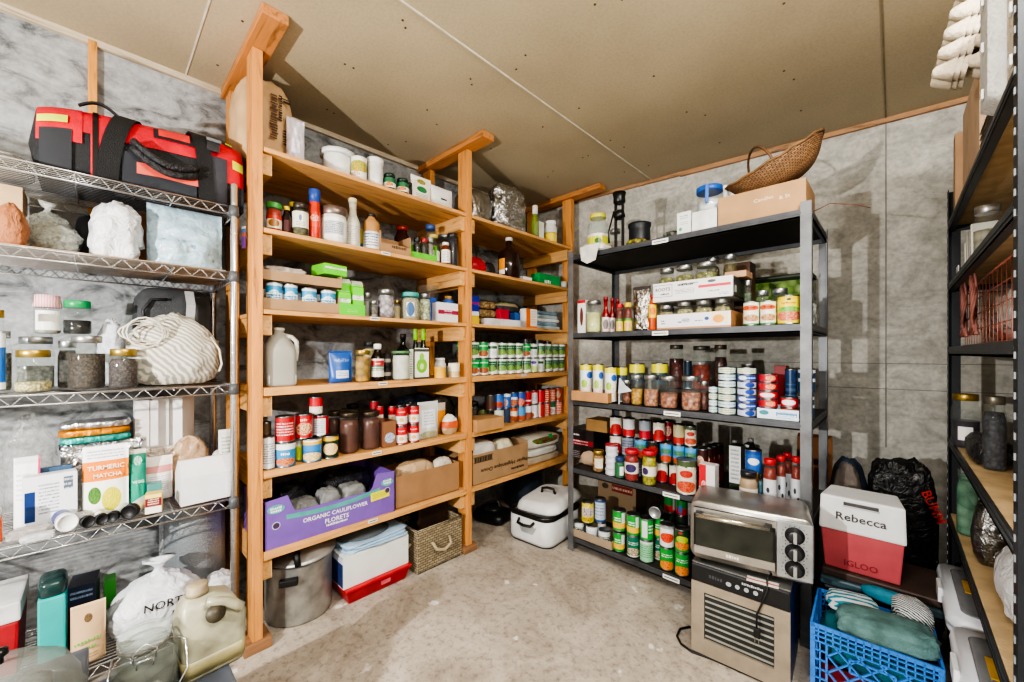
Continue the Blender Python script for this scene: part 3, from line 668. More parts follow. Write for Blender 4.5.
# hanging tape strip on the post
x, y, d = at('L', 245, -.012); t = thing('hanging_packet', 'purple and blue printed strip hanging beside the wire rack post', 'packet', (LX - .07, .424, 1.70), PI / 2 * .2)
B().box((0, -.002, 0), (.022, .003, .09)).build('packet_body', wrap([(0, '#7b2fa0'), (.55, '#c85a22'), (.72, '#3d6fb8'), (.9, '#e8e8ea')]), t)
# --- second shelf
Z2 = 1.5485
ln = thing('cardboard_liner', 'flat cardboard sheet lining the second wire shelf under the plastic bags', 'liner', (-2.14, -.2, Z2), 0)
B().box((0, 0, .002), (.40, 1.12, .004)).build('liner_sheet', cardboard('#b79e86'), ln); Z2 += .0042
carton('C', Z2, -20, 28, 177, .12, .16, cardboard('#d0b08a'), 'plain kraft cardboard box at the left end of the second wire shelf', name='kraft_box')
bag('C', Z2, -10, 27, 199, .03, .08, foil('#a06a48', .8, 0, 12), 'crumpled brown paper bag at the left end of the second wire shelf', seed=11, wr=.15, pinch=.5, name='paper_bag')
bag('C', Z2, 12, 86, 196, .03, .17, film('#c4c8c2', .22), 'clear knotted plastic bag of dried herbs on the second wire shelf', seed=2, wr=.26, pinch=.45, knot=.5, inner=grain('#55543f', '#a5a38a', '#77785f', 90), lean=(-.1, 0))
bag('C', Z2, 66, 93, 205, .15, .10, flat('#3b3d42', .7, var=.2), 'dark grey round bundle between the clear and the white plastic bags', seed=3, wr=.06, name='bundle', cat='bundle')
bag('C', Z2, 90, 144, 199, .05, .15, foil('#d9dbde', .45, 0, 16), 'crinkled opaque white plastic bag in the middle of the second wire shelf', seed=8, wr=.34, pinch=.3, rot=.1, fr=1.9, sq=.6)
carton('C', Z2, 132, 162, 214, .24, .12, cardboard('#a8744e'), 'brown cardboard box behind the white and the pale blue plastic bags', name='kraft_box')
blb = pouch('C', Z2, 143, 230, 203, .06, .15, film('#bcd6e4', .6, .15), 'pale blue clear plastic bag full of small parts on the second wire shelf', seed=6, wr=.55, name='plastic_bag', cat='bag'); lumpgeo(.20, .10, .13, 6, .1, 0, 30, 18, .5).build('bag_contents', grain('#a8cada', '#dfeaee', '#7aa4b8', 45), blb)
# --- third shelf
Z3 = 1.095
jar('C', Z3, -14, 6, 310, .06, GOLD, None, 0, 'clear jar with a blue label at the left edge of the third wire shelf', lab=(.05, .72, wrap([(0, '#e8eef4'), (.12, '#2f6fc0'), (.75, '#e8eef4')])))
jar('C', Z3, -16, 13, 331, .17, SILV, grain('#55524a', '#9a958a', '#6d6a60', 100), .7, 'wide clear jar with a silver lid behind the labelled jar at the left edge')
j = jar('C', Z3, 13, 54, 350, .07, GOLD, grain('#c9a86a', '#e6dcae', '#9fae78', 150), .28, 'gold lidded jar one quarter full of pale grain at the front')
jar('C', Z3, 16, 56, 337, .18, SILV, grain('#7d7a70', '#b5b1a5', '#8f8b80', 90), .5, 'silver lidded jar standing behind the jar of pale grain')
jar('C', Z3, 57, 78, 341, .17, SILV, grain('#2e2a28', '#5a5048', None, 120), .9, 'dark filled jar behind and left of the big jar of dark herbs')
jar('C', Z3, 67, 107, 336, .08, SILV, grain('#2b211c', '#5b4a3c', '#3d3026', 150), .74, 'biggest jar of dark crumbled herbs with a silver lid on the third wire shelf', neck=.74)
jar('C', Z3, 108, 139, 349, .06, GOLD, grain('#2e2624', '#6a5a55', '#463c3a', 150), .86, 'gold lidded jar of dark tea leaves beside the striped cloth bag')
d_ = at('C', 48, .2)[2]
jar('C', 1.285, 34, 64, 296, .19, None, grain('#8e8c84', '#bdbab0', None, 40), .12, 'clear jar with a red gingham cloth cover stacked on other jars', cloth=stripes('#c8304a', '#e8e2e2', 90, 'X'), lab=(.1, .6, WHITE, .3))
jar('C', 1.285, 62, 93, 301, .19, flat('#1f9a5c', .35), flat('#1b1718', .2), .5, 'jar with a green lid half full of dark liquid stacked above the other jars', neck=.85, lidh=.02)
for px in (30, 45, 72, 86):                         # jars that carry the upper tier
    pass
bag('C', Z3, 96, 127, 318, .14, .10, foil('#c9cdd6', .7, 0, 10), 'plain white cotton cloth bag between the jars and the striped bag', seed=21, wr=.2, pinch=.2, name='cloth_bag')
sb = bag('C', Z3, 128, 228, 312, .03, .18, stripes('#d3cdc0', '#9c9b94', 26, 'DIAGONAL'), 'cream drawstring bag with thin grey stripes slumped on the third wire shelf', seed=14, wr=.18, pinch=.35, sq=.85, name='drawstring_bag', lean=(-.05, 0), fold=.8)
b = B()
for k, o in enumerate((0, .012, .024)):
    b.tube([Vector((-.13 + .10 * math.cos(a) * (.5 + .1 * k) + .03, -.10 + o, .20 + .055 * math.sin(a) * (1 - .2 * k))) for a in [i * 2 * PI / 16 for i in range(17)]], .0032, 6)
b.build('drawcord', flat('#d2cdc0', .8), sb)
b = B(); b.tube([(.10, -.06, .19), (.125, -.08, .14), (.13, -.10, .08), (.12, -.105, .05)], .0035, 6); b.build('drawcord', flat('#d2cdc0', .8), sb)
bp = thing('backpack', 'dark grey backpack standing at the back right of the third wire shelf', 'bag', (-2.245, .235, Z3), PI / 2)
b = lumpgeo(.26, .17, .41, 5, .03, 0, 30, 22, .4, 2); b.build('main_compartment', flat('#46484b', .75, var=.15, bumps=.3, bs=200), bp)
b = lumpgeo(.19, .06, .2, 7, .03, 0, 20, 14, .4, 2); b.build('front_pocket', flat('#3a3c3f', .75), bp, loc=(0, -.085, .03))
b = B(); b.ribbon([(.04, -.10, .39), (.045, -.118, .33), (.04, -.125, .25), (.045, -.128, .17)], (1, 0, 0), .03, .004); b.build('reflective_strap', stripes('#d8d8d8', '#4a4c50', 90, 'Z'), bp)
b = B(); b.tube([(-.10, -.085, .22), (-.105, -.095, .30), (-.08, -.09, .345), (-.03, -.09, .35)], .006, 6); b.build('piping', flat('#2a2b2e', .5), bp)
# --- fourth shelf
Z4 = .636
bag('C', Z4, -5, 60, 418, .20, .10, film('#b0b2b0', .04, .1), 'thin clear crumpled plastic bag at the back of the fourth wire shelf', seed=31, wr=.3, pinch=.3)
def stack(S, z, pl, pr, yts, ins, dep, mats, label, seed, rot=0):
    """flat bags lying on each other, one thing each"""
    for k, (yt, m, lb) in enumerate(zip(yts, mats, label)):
        bag(S, z + k * .026, pl + (k % 2) * 2, pr - (k % 3), 0, ins, dep, m, lb, h=.027, seed=seed + k, wr=.12, sq=.4, name='foil_packet', cat='packet', rot=rot, n=26, m=10)
carton('C', Z4, 53, 140, 0, .20, .12, flat('#1c1f28', .6), 'dark flat box under the stack of foil packets on the fourth wire shelf', h=.225, name='flat_box')
stack('C', Z4 + .226, 56, 134, (0, 0, 0, 0), .20, .12, [foil('#27313f', .4, .3), foil('#3aa39a', .35, .4), foil('#d48a28', .35, .5), foil('#d4d6d8', .25)],
      ['dark packet at the bottom of the flat stack behind the silver pouch', 'teal foil packet above the dark one in the flat stack', 'orange foil packet below the silver one in the flat stack', 'silver foil packet on top of the flat stack'], 40)
carton('C', Z4, 137, 216, 0, .16, .17, cardboard('#a07a58'), 'low brown carton that carries the tall white day boxes', h=.075, name='low_carton')
for pl, pr, yt, txts, lb, side in ((130, 147, 402, [('DAY', .6, 0, .50, '#333333'), ('7', .35, 0, .34, '#333333')], 'tall white box marked DAY 7 at the left of the white boxes', None), (147, 157, 402, [], 'narrow white box between the one marked DAY 7 and the wider plain one', None), (158, 177, 400, [], 'plain tall white box in the middle of the row of white boxes', None), (178.5, 195, 399, [], 'tall white box with a 3 on its side, rightmost', 1)):
    bx = carton('C', Z4 + .076, pl, pr, yt, .19, .11, flat('#d9d7d6', .6, var=.04), lb, txt=txts, name='day_box', rot=-.55 if side else 0)
    if side:
        q = B(); q.text('3', .035, 0, 0, org=(at('C', 195, .19)[1] * 0 + .0, 0, 0), ax=(0, 1, 0), az=(0, 0, 1)); w_ = boxpos('C', pl, pr, .19, .11)[1]
        q.v = [(w_ / 2 + .001, p[1], p[2] + .075) for p in q.v]; q.m = [0] * len(q.m); q.build('printed_number', flat('#7a3038', .6, var=0), bx)
pouch('C', Z4, 53, 148, 441, .13, .05, foil('#c7c7c6', .28), 'long crumpled silver foil pouch lying behind the tea pouch', seed=9, wr=.8, name='foil_pouch')
pouch('C', Z4, 17, 47, 458, .12, .03, wrap([(0, '#e4e4e6'), (.9, '#cfd2d6')], panel=(.92, 1, 0, 1, '#c02a58'), lines=[(.1, .8, .4, .8, '#b8bcc4', 6)]), 'white packet with a pink right edge behind the blue and white bag', seed=3)
tm = pouch('C', Z4, 79, 132, 448, .075, .05, wrap([(0, '#eeeee6'), (.50, '#e8862a'), (.78, '#eceef0')], pics=[(.62, .22, .22, .17, '#e6d23c', '#b9c23a'), (.25, .30, .14, .12, '#5d8a3a', '#3f6d2a')], lines=[(.1, .9, .82, .95, '#9aa0a8', 3)]), 'white and orange tea pouch with a lime picture lettered TURMERIC MATCHA', txt=[('TURMERIC', .80, 0, .70, '#f4ead8'), ('MATCHA', .62, .04, .585, '#f4ead8')], seed=2, wr=.1, name='tea_pouch')
pouch('C', Z4, 130, 149, 452, .085, .05, wrap([(0, '#1d8f76'), (.75, '#1b6f5a'), (.92, '#b8b8ac')], pics=[(.5, .8, .25, .08, '#d8e8d8', '#1d8f76')]), 'teal green pouch right of the white and orange tea pouch', txt=[('VEGG', .7, 0, .45, '#d8efe6')], seed=5)
pouch('C', Z4, 146, 178, 461, .085, .05, wrap([(0, '#e6e2e0'), (.62, '#cf8f8a'), (.78, '#e0dad6')], lines=[(.15, .85, .2, .55, '#a8a8ac', 8)]), 'white pouch with a faded pink band between the teal pouch and white carton', seed=6)
pouch('C', Z4, 140, 180, 451, .14, .04, foil('#b8ada2', .4, .4), 'creased grey beige pouch leaning behind the teal and pink banded pouches', seed=7, wr=.6)
bag('C', Z4, 166, 214, 440, .15, .08, film('#c8a888', .45), 'clear crinkled bag with a brown tint in front of the tall white boxes', seed=33, wr=.25, pinch=.2)
wb_ = carton('C', Z4, 180, 236, 460, .02, .13, flat('#dcdde0', .55, var=.03), 'plain white carton with a sloping top at the right end of the fourth wire shelf', gable=.35, rot=.03)
carton('C', Z4, 146, 163, 494, .015, .045, flat('#e0c470', .6), 'tiny yellow carton with a maroon front at the front of the fourth wire shelf', front=wrap([(0, '#ece6dc'), (.35, '#7d2332'), (.8, '#e8d47a')], lines=[(.15, .85, .4, .75, '#e8d8b8', 3)]), name='small_carton', rot=-.15)
carton('C', Z4, 149, 166, 487, .075, .05, flat('#5c9a96', .4), 'small teal box behind the tiny yellow carton', name='small_carton')
wp = flat('#e0dfdc', .4, var=.03)
for k, (px, az, r, l, lb) in enumerate(((82, .25, .017, .09, 'clear pill bottle with a black cap lying leftmost in the row of lying bottles'), (103, .12, .016, .09, 'white and pink pill bottle with a black cap lying second in the row'), (116, -.35, .016, .10, 'white pill bottle with a black cap lying third in the row'), (132, -.45, .021, .11, 'widest white pill bottle with a black cap lying at the right of the row'))):
    lying('C', Z4, px, .025, r, l, r * 1.15, [film('#c8cacc', .6), wp, wp, wp][k], BLACK, lb, az=az, lab=wrap([(0, '#e0dfdc'), (.5, '#a83a58'), (.6, '#e0dfdc')]) if k == 1 else None)
lying('C', Z4, 96, .10, .022, .09, .024, wp, wp, 'white pill bottle lying behind the row of black capped bottles', az=-1.2, dz=.018)
lying('C', Z4, 66, .02, .026, .08, .029, wp, flat('#e8e8e6', .4), 'short white bottle lying with its ribbed white cap to the front', az=.2, lab=wrap([(0, '#4a4f86')]))
carton('C', Z4, 16, 80, 478, .06, .055, flat('#d8dde4', .5), 'white packet with small print, a barcode and a navy label', front=wrap([(0, '#dde1e6')], panel=[(.03, .22, .15, .72, '#1e3a72'), (.74, .92, .68, .92, '#5a6478')], lines=[(.28, .66, .25, .85, '#8890a0', 9), (.74, .92, .66, .94, '#c8ccd4', 3)]), name='printed_packet', rot=.08, cat='packet', bev=.008)
carton('C', Z4, 20, 78, 471, .12, .03, flat('#3c5a78', .4), 'dark blue flat packet behind the white bag with a navy label', name='flat_packet', cat='packet')
pill = bottle('C', Z4, -12, 7, 508, .03, wp, WHITE, 'orange and white pill bottle standing at the left edge of the fourth wire shelf', lab=(.1, .75, wrap([(0, '#e8672a')])), nz=.72, neck=.8, capz=.82, name='pill_bottle')
bag('C', Z4, 8, 60, 505, .005, .05, film('#b8b4ae', .4, .1), 'clear zip bag with a grey object lying at the front of the wire shelf', seed=17, wr=.18, h=.035, sq=.5, inner=flat('#8d8a86', .4))
bag('C', Z4, 20, 54, 528, -.015, .03, film('#d0d2d4', .5, .1), 'small flat clear packet at the front edge of the fourth wire shelf', seed=18, wr=.2, h=.02, sq=.45)
pouch('C', Z4, 221, 236, 431, .12, .04, wrap([(0, '#9fd43a'), (.25, '#d4d6d2')], lines=[(.2, .8, .3, .9, '#8f9890', 10)]), 'pale pouch with a lime green foot behind the white carton', seed=12)
bag('C', Z4, 208, 226, 452, .17, .06, flat('#d6d2c8', .5), 'small white packet right of the brown tinted bag', seed=19, wr=.08, name='small_packet', cat='packet')
# --- bottom shelf
Z5 = .176
t = jar('W', Z5, (-2.20, .20), .115, 0, 0, None, None, 0, 'large roll of silver grey bubble wrap standing on the bottom wire shelf', name='bubble_wrap_roll', cat='roll', h=.41, gl=GLD) if 0 else thing('bubble_wrap_roll', 'large roll of silver grey bubble wrap standing on the bottom wire shelf', 'roll', (-2.19, .30, Z5), 0)
b = B(); b.lathe([(.105, 0), (.11, .02), (.11, .385), (.104, .40), (.045, .40), (.045, .02)], 40, cap=False)
def bub():
    m, nt, p = newmat('bubble_film'); v = mapping(nt, 'Object'); vo = tex(nt, 'ShaderNodeTexVoronoi', 170, v); p.inputs['Base Color'].default_value = lin('#8b9095'); p.inputs['Roughness'].default_value = .28
    p.inputs['Metallic'].default_value = .35; bump(nt, p, vo.outputs['Distance'], .35, .004); return m
b.build('bubble_film', bub(), t); B().lathe([(.044, 0), (.044, .398), (.039, .398), (.039, .01)], 24, cap=False).build('card_core', cardboard('#7d6850'), t)
B().box((.005, -.112, .2), (.05, .003, .37), rz=.15).build('loose_edge', foil('#b4b8bb', .2, .3), t)
def bincase(label, c, w, dpt, h, body, lid, name='storage_bin', rz=PI / 2, lidh=.03, rib=False):
    t = thing(name, label, 'bin', c, rz); b = B(); k = .93
    b.hexa([(-w / 2 * k, -dpt / 2 * k, 0), (w / 2 * k, -dpt / 2 * k, 0), (w / 2 * k, dpt / 2 * k, 0), (-w / 2 * k, dpt / 2 * k, 0)], [(-w / 2, -dpt / 2, h - lidh), (w / 2, -dpt / 2, h - lidh), (w / 2, dpt / 2, h - lidh), (-w / 2, dpt / 2, h - lidh)])
    b.build('bin_body', body, t, bev=.008)
    b = B().box((0, 0, h - lidh / 2), (w * 1.03, dpt * 1.03, lidh)); b.build('lid', lid, t, bev=.006)
    if rib:
        for i in range(5):
            x = -w / 2 * .8 + i * w * .2; B().hexa([(x * k - .006, -dpt / 2 * k - .004, 0), (x * k + .006, -dpt / 2 * k - .004, 0), (x * k + .006, -dpt / 2 * k + .01, 0), (x * k - .006, -dpt / 2 * k + .01, 0)], [(x - .006, -dpt / 2 - .004, h - lidh), (x + .006, -dpt / 2 - .004, h - lidh), (x + .006, -dpt / 2 + .01, h - lidh), (x - .006, -dpt / 2 + .01, h - lidh)]).build('rib', body, t)
    return t
bincase('red plastic box with a clear white lid at the left of the bottom wire shelf', (-2.08, -.262, Z5), .19, .22, .27, flat('#a5262e', .4), flat('#cfcfd0', .35), name='lunch_cooler', lidh=.06)
t = carton('C', Z5, 37, 66, 598, .03, .12, flat('#2ba9a6', .45, var=.06), 'teal plastic canister with a dark domed lid on the bottom wire shelf', name='canister', part='canister_body', bev=.006)
w_ = boxpos('C', 37, 66, .03, .12)[1]; h_ = hgt(Z5, 598, boxpos('C', 37, 66, .03, .12)[2], None); b = lumpgeo(w_ * 1.08, .12, .06, 2, .0, 0, 24, 12, .55, 1, flatb=True); b.build('domed_lid', flat('#27403f', .2), t, loc=(0, 0, h_ - .005))
carton('C', Z5, 68, 98, 611, .08, .11, flat('#2c2f3c', .4), 'dark purple carton with a food photo standing behind the kraft pouch', h=.22, front=wrap([(0, '#4c1526'), (.7, '#2d3346')], pics=[(.5, .38, .32, .22, '#ead9c4', '#b06a50')], lines=[(.1, .9, .76, .92, '#8a9ab8', 2)]), name='food_carton', rot=-.1)
pouch('C', Z5, 70, 106, 606, .015, .05, wrap([(0, '#c9ab86')], pics=[(.5, .76, .12, .07, '#5a4632', '#7a6246')], lines=[(.2, .8, .1, .2, '#8f7452', 2)]), 'kraft paper pouch with a green printed line on the bottom wire shelf', txt=[('~9', .78, 0, .42, '#6aa84a', .12), ('~6', .5, 0, .30, '#6aa84a', .12)], seed=8, wr=.12)
carton('C', Z5, 104, 116, 580, .22, .06, flat('#3f8f3a', .4), 'small green box behind the white drawstring trash bag', name='small_box')
tb = bag('C', Z5, 104, 203, 572, .01, .2, foil('#cfd2d8', .42, 0, 9), 'knotted white plastic bag printed NORTH on the bottom wire shelf', seed=22, wr=.09, pinch=.28, knot=.7, sq=.8, n=54, m=40, txt=[('NORTH', .50, .12, .50, '#222222', -.05), ('~5', .16, .24, .34, '#555555')], name='trash_bag', lean=(.06, 0), fold=.8)
bag('C', Z5, 204, 240, 578, .06, .13, film('#d4d6da', .6, .15), 'clear and white crumpled plastic bag right of the printed white bag', seed=23, wr=.25, pinch=.2)
# --- on the floor in front of the wire rack
bb = bincase('blue grey plastic bin under the cloudy jug in front of the wire rack', (-1.415, .125, 0), .27, .28, .33, flat('#68707f', .4, var=.08), flat('#5f6674', .4), rib=True)
jg = thing('plastic_jug', 'cloudy white square plastic jug with a brown cap on the blue grey bin', 'jug', (-1.43, .215, .3305), PI / 2 + .08)
hw, hd, sh, th = .074, .065, .135, .205
loft(B(), [rrect(hw * 1.9, hd * 1.9, .02, 0), rrect(hw * 2, hd * 2, .022, .01), rrect(hw * 2.04, hd * 2.04, .022, sh), [(x * .80 - .012, y * .62, z) for x, y, z in rrect(hw * 2, hd * 2, .022, sh + .05)], [(x * .42 - .028, y * .42, z) for x, y, z in rrect(hw * 2, hd * 2, .022, th)]]).build('jug_body', flat('#aaa891', .35, var=.2), jg)
b = B(); loft(b, [rrect(hw * 2.01, hd * 2.01, .022, .012), rrect(hw * 2.03, hd * 2.03, .022, .055)]); b.build('liquid_level', flat('#a8a075', .35), jg)
B().lathe([(.026, 0), (.026, .012), (.025, .013), (.025, .028), (.023, .030), (.0001, .030)], 22, z0=th, c=(-hw * .40, 0)).build('screw_cap', flat('#a3947a', .5, var=.25), jg)
B().tube([(-.02, -.048, .195), (.015, -.055, .185), (.045, -.06, .165), (.06, -.063, .15)], .014, 8).build('grip', flat('#aaa68e', .35, var=.2), jg)
B().lathe([(.0001, 0), (.022, .001), (.024, .006), (.0001, .008)], 16).build('handle_hole', flat('#4c4638', .5), jg, loc=(-.004, -.066, .165)).rotation_euler = (PI * .36, 0, 0)
bj = jar('D', .3305, 110, 180, 640, 1.02, None, grain('#4c4b45', '#8a897f', '#6b695f', 26), .55, 'large bail top glass jar with a wire handle in front of the jug', gl=glass('#aab5b0', .22), neck=.72, name='bail_jar', h=.155)
d = 1.02; r_ = cylpos('D', 110, 180, d)[3]
b = B(); b.lathe([(r_ * .74, .153), (r_ * .80, .16), (r_ * .80, .173), (r_ * .70, .18), (r_ * .5, .177), (r_ * .42, .182), (.0001, .179)], 28); b.build('glass_lid', glass('#dfe8e6', .2), bj)
B().lathe([(r_ * .76, .146), (r_ * .80, .148), (r_ * .80, .152), (r_ * .76, .154)], 28, cap=False).build('rubber_seal', flat('#6f6d66', .5), bj)
b = B(); b.tube([(-.02, -r_ * .8, .13), (-.022, -r_ * .95, .16), (0, -r_ * .9, .175), (.022, -r_ * .95, .16), (.02, -r_ * .8, .13)], .002, 6); b.tube([(-.015, -r_ * .95, .12), (-.015, -r_ * 1.02, .14), (.015, -r_ * 1.02, .14), (.015, -r_ * .95, .12)], .002, 6); b.build('wire_latch', CHROME, bj)
b = B(); b.tube([(r_ * .9, 0, .135), (r_ * 1.2, -.02, .13), (r_ * 1.25, -.05, .07), (r_ * .8, -.075, .035)], .0022, 6); b.build('wire_bail', CHROME, bj); b = B(); b.tube([(-r_ * .9, 0, .135), (-r_ * 1.0, -.04, .11), (-r_ * .75, -.075, .035)], .0022, 6); b.build('wire_bail', CHROME, bj)
B().tube([(-r_ * .5, -.08, .028), (r_ * .6, -.08, .030)], .008, 10).build('wooden_grip', flat('#b08a68', .5), bj)
t2 = bincase('tall grey bin under the glass dome at the lower left corner', (-1.285, -.16, 0), .285, .32, .49, flat('#5a5f68', .4), flat('#50555e', .4))
gd = thing('glass_dome', 'large clear glass dome cover with a metal knob at the lower left corner', 'dome', (-1.29, -.135, .4905), 0)
B().lathe([(.118, 0), (.122, .004), (.116, .012), (.112, .04), (.095, .075), (.06, .10), (.0001, .11)], 36).build('glass_shell', glass('#8e928e', .45, .1), gd)
B().lathe([(.006, .108), (.006, .12), (.013, .126), (.012, .136), (.0001, .14)], 16).build('knob', flat('#3c3c3c', .3, .8), gd)
b = lumpgeo(.15, .13, .045, 3, .25, 0, 30, 14, .6, 4); b.build('foil_lining', foil('#9a9c9c', .3), gd, loc=(0, 0, .002))
bag('W2', .3305, 0, 0, 0, 0, 0, BLACK, 'x') if 0 else None
# ================================================================== wooden shelving, near bay
Q = ZL
W3 = lambda *c: wrap(list(c))
# --- top board
bag('L', Q[0], 238, 299, 72, .10, .25, cardboard('#c9a880'), 'big brown paper sack with dark print on the top board beside the near post', seed=51, wr=.09, pinch=.05, sq=.62, name='paper_sack', cat='sack', n=44, m=34, txt=[('~17', .85, .06, .50, '#5a432e', PI / 2, .035), ('~11', .50, .17, .62, '#3a2a1c', PI / 2), ('~6', .3, .25, .30, '#4a3624', PI / 2), ('~2', .10, .27, .72, '#2a1e14', PI / 2, .05)], h=.395)
pouch('L', Q[0], 289, 307, 116, .06, .07, foil('#ddd8e4', .45, 0, 10), 'small white and lavender bag leaning beside the brown paper sack', seed=52, wr=.4, name='plastic_bag', cat='bag')
bottle('L', Q[0], 324, 355, 153, .13, WHITE, flat('#dfe2e3', .4), 'wide white plastic pail on the top board of the near wooden bay', nz=.80, neck=1.0, capz=.86, name='pail', cat='pail')
can('L', Q[0], 351, 367, 159, .06, wrap([(0, '#e9e6dc')], pics=[(.5, .6, .3, .25, '#e2b23c', '#6a9a4a'), (.42, .25, .1, .12, '#c8424a', '#e9e6dc')]), 'white tin with a yellow and green floral print beside the white pail', top=WHITE)
jar('L', Q[0], 367, 383, 160, .06, WHITE, None, 0, 'plain white canister right of the floral tin on the top board', gl=flat('#e4e4e0', .4), name='canister', cat='canister', neck=1)
for pl, pr, yt, lb in ((383, 396, 175, 'dark spice jar with a green and white label nearest the white canister'), (396, 409, 180, 'second dark spice jar with a green label on the top board')):
    jar('L', Q[0], pl, pr, yt, .05, flat('#1c3b2a', .4), flat('#2c2a24'), .9, lb, lab=(.15, .72, wrap([(0, '#e8e6dc'), (.5, '#2f6a48')], pics=[(.5, .3, .1, .2, '#b0522e', '#e0a050')])), name='spice_jar')
jar('L', Q[0], 408, 415, 184, .07, BLACK, flat('#1f2a22'), .9, 'small dark green jar between the spice jars and the white pouch', name='spice_jar')
pouch('L', Q[0], 412, 434, 176, .05, .05, wrap([(0, '#6a9a4a'), (.16, '#ece9e0'), (.9, '#ece9e0')], pics=[(.5, .80, .22, .1, '#d8a23a', '#4a8a4a'), (.5, .50, .26, .12, '#2f7a48', '#2f7a48')], lines=[(.2, .8, .18, .36, '#8a9a80', 3)]), 'white pouch with a green emblem on the top board', seed=3, wr=.12)
pouch('L', Q[0], 433, 454, 187, .05, .05, wrap([(0, '#dddedd')], panel=(.38, .68, .42, .50, '#2b2b2b')), 'plain pale pouch with one dark printed word next to the second wooden post', seed=4, wr=.12)
# --- second board
z = Q[1]
jar('L', z, 265, 283, 204, .06, flat('#4c9a4a', .4), flat('#b8361c', .4), .92, 'jar of red sauce with a green lid at the left of the second board', lab=(.12, .55, wrap([(0, '#e6e2cc'), (.7, '#c23a2a')], pics=[(.5, .4, .12, .3, '#c23a2a', '#5a8a3a')])), name='sauce_jar', neck=.95)
bottle('L', z, 281, 293, 207, .06, flat('#2a1712', .25), flat('#e0c02c', .4), 'small dark bottle with a yellow cap beside the green lidded jar', nz=.6, neck=.55, lab=(.1, .5, flat('#4a1616')))
bottle('L', z, 287, 300, 203, .13, flat('#2a1712', .25), flat('#e0c02c', .4), 'dark bottle with a yellow cap behind the olive jar', nz=.6, neck=.55)
jar('L', z, 291, 310, 204, .05, flat('#4a4038', .4, .5), grain('#5c5a34', '#7d7a45', '#49482a', 60), .95, 'jar of olive green preserves with a pale label on the second board', lab=(.25, .72, wrap([(0, '#d8d6c8')], pics=[(.5, .6, .07, .2, '#4a5a7a', '#6a7a9a')], lines=[(.3, .7, .1, .4, '#8a8a80', 3)]), .42))
bottle('L', z, 308, 320, 190, .05, flat('#c8391f', .3), flat('#2f4fa0', .4), 'tall squeeze bottle of red sauce with a blue cap', nz=.62, neck=.85, capz=.76, lab=(.12, .55, wrap([(0, '#c8391f'), (.3, '#d84a30'), (.7, '#c8391f')], pics=[(.5, .7, .15, .15, '#e8c8b0', '#c8391f')])), name='sauce_bottle')
jar('L', z, 321, 347, 209, .06, flat('#8d7d74', .35, .7), None, 0, 'wide white tub with a dull metal lid on the second board', gl=flat('#d9d7d0', .4), lab=(.1, .68, wrap([(0, '#dcdcd6'), (.12, '#e8e8e4')], panel=(.36, .64, .2, .82, '#b8bcc0'), lines=[(.38, .62, .2, .8, '#7a7e86', 7)])), name='tub', cat='tub', neck=.98, lidh=.03)
bottle('L', z, 345, 360, 199, .06, flat('#c9c4b4', .5), flat('#cfc4a2', .7), 'bottle wrapped in pale paper twisted at its top', nz=.52, neck=.5, capz=.93, lab=(.08, .48, wrap([(0, '#c4c0b6')], lines=[(.35, .6, .1, .9, '#8f8a80', 9)])), name='wrapped_bottle')
carton('L', z, 357, 364, 229, .12, .03, wrap([(0, '#3f8ac0'), (.4, '#e0d23a')]), 'little blue and yellow box between the wrapped bottle and the amber jug', name='small_box')
jg2 = bottle('L', z, 362, 381, 211, .07, flat('#b98a58', .3), flat('#2f2a26', .4), 'amber plastic jug with a blue and white label on the second board', nz=.74, neck=.4, capz=.93, lab=(.06, .5, wrap([(0, '#dcdad6'), (.75, '#c7cbd4')], lines=[(.35, .65, .1, .9, '#4a5a86', 5)])), name='jug', cat='jug')
tray('L', z, 381, 411, 234, .02, .13, cardboard('#a98560'), 'open kraft tray with dark edge print on the second board', txt=[('~8', .5, .1, .35, '#5a4632')], hf=.05)
bottle('L', z, 394, 410, 227, .20, flat('#3c1a1c', .25), flat('#a23028', .4), 'dark red bottle standing behind the kraft tray', nz=.7, neck=.6)
gb = tray('L', z, 411, 437, 243, .03, .10, flat('#67c832', .5), 'bright green open box of small jars on the second board', hf=.04, t_=.002, name='display_tray')
for k, (a, b_) in enumerate(((413, 421), (420, 428), (427, 434))):
    jar('L', z + .003, a, b_, 236 + k, .05 + .0 * k, flat(['#2a2a2a', '#b0262c', '#9a9a96'][k], .4), flat(['#332a24', '#3a2f2a', '#8a8478'][k]), .85, ['small spice jar with a dark lid in the bright green box', 'small spice jar with a red lid in the bright green box', 'small spice jar with a grey lid in the bright green box'][k], name='spice_jar')
bottle('L', z, 426, 438, 225, .14, GL, flat('#35528a', .4), 'clear bottle with a blue cap behind the green box', nz=.66, neck=.7, lab=(.2, .5, flat('#c9b24a')))
jar('L', z, 437, 452, 228, .15, SILV, grain('#8a6a4a', '#b0926a', None, 60), .8, 'clear jar with a silver lid at the back right of the second board', h=.215)
bottle('L', z, 428, 442, 232, .07, GL, flat('#c0b060', .4), 'clear faceted bottle of pale liquid in front of the blue capped bottle', nz=.66, neck=.6, lab=(.1, .45, flat('#e0dccc')))
bottle('L', z, 441, 451, 243, .05, flat('#7a3a20', .3), flat('#e6e6e2', .4), 'small brown bottle with a white label and white cap', nz=.7, neck=.6, lab=(.1, .66, wrap([(0, '#e2e2de')], lines=[(.4, .6, .1, .9, '#8a8a90', 7)])))
jar('L', z, 446.5, 458, 234, .065, flat('#3a3c40', .35, .5), flat('#2a2230', .3), .92, 'jar of very dark preserve next to the second wooden post')
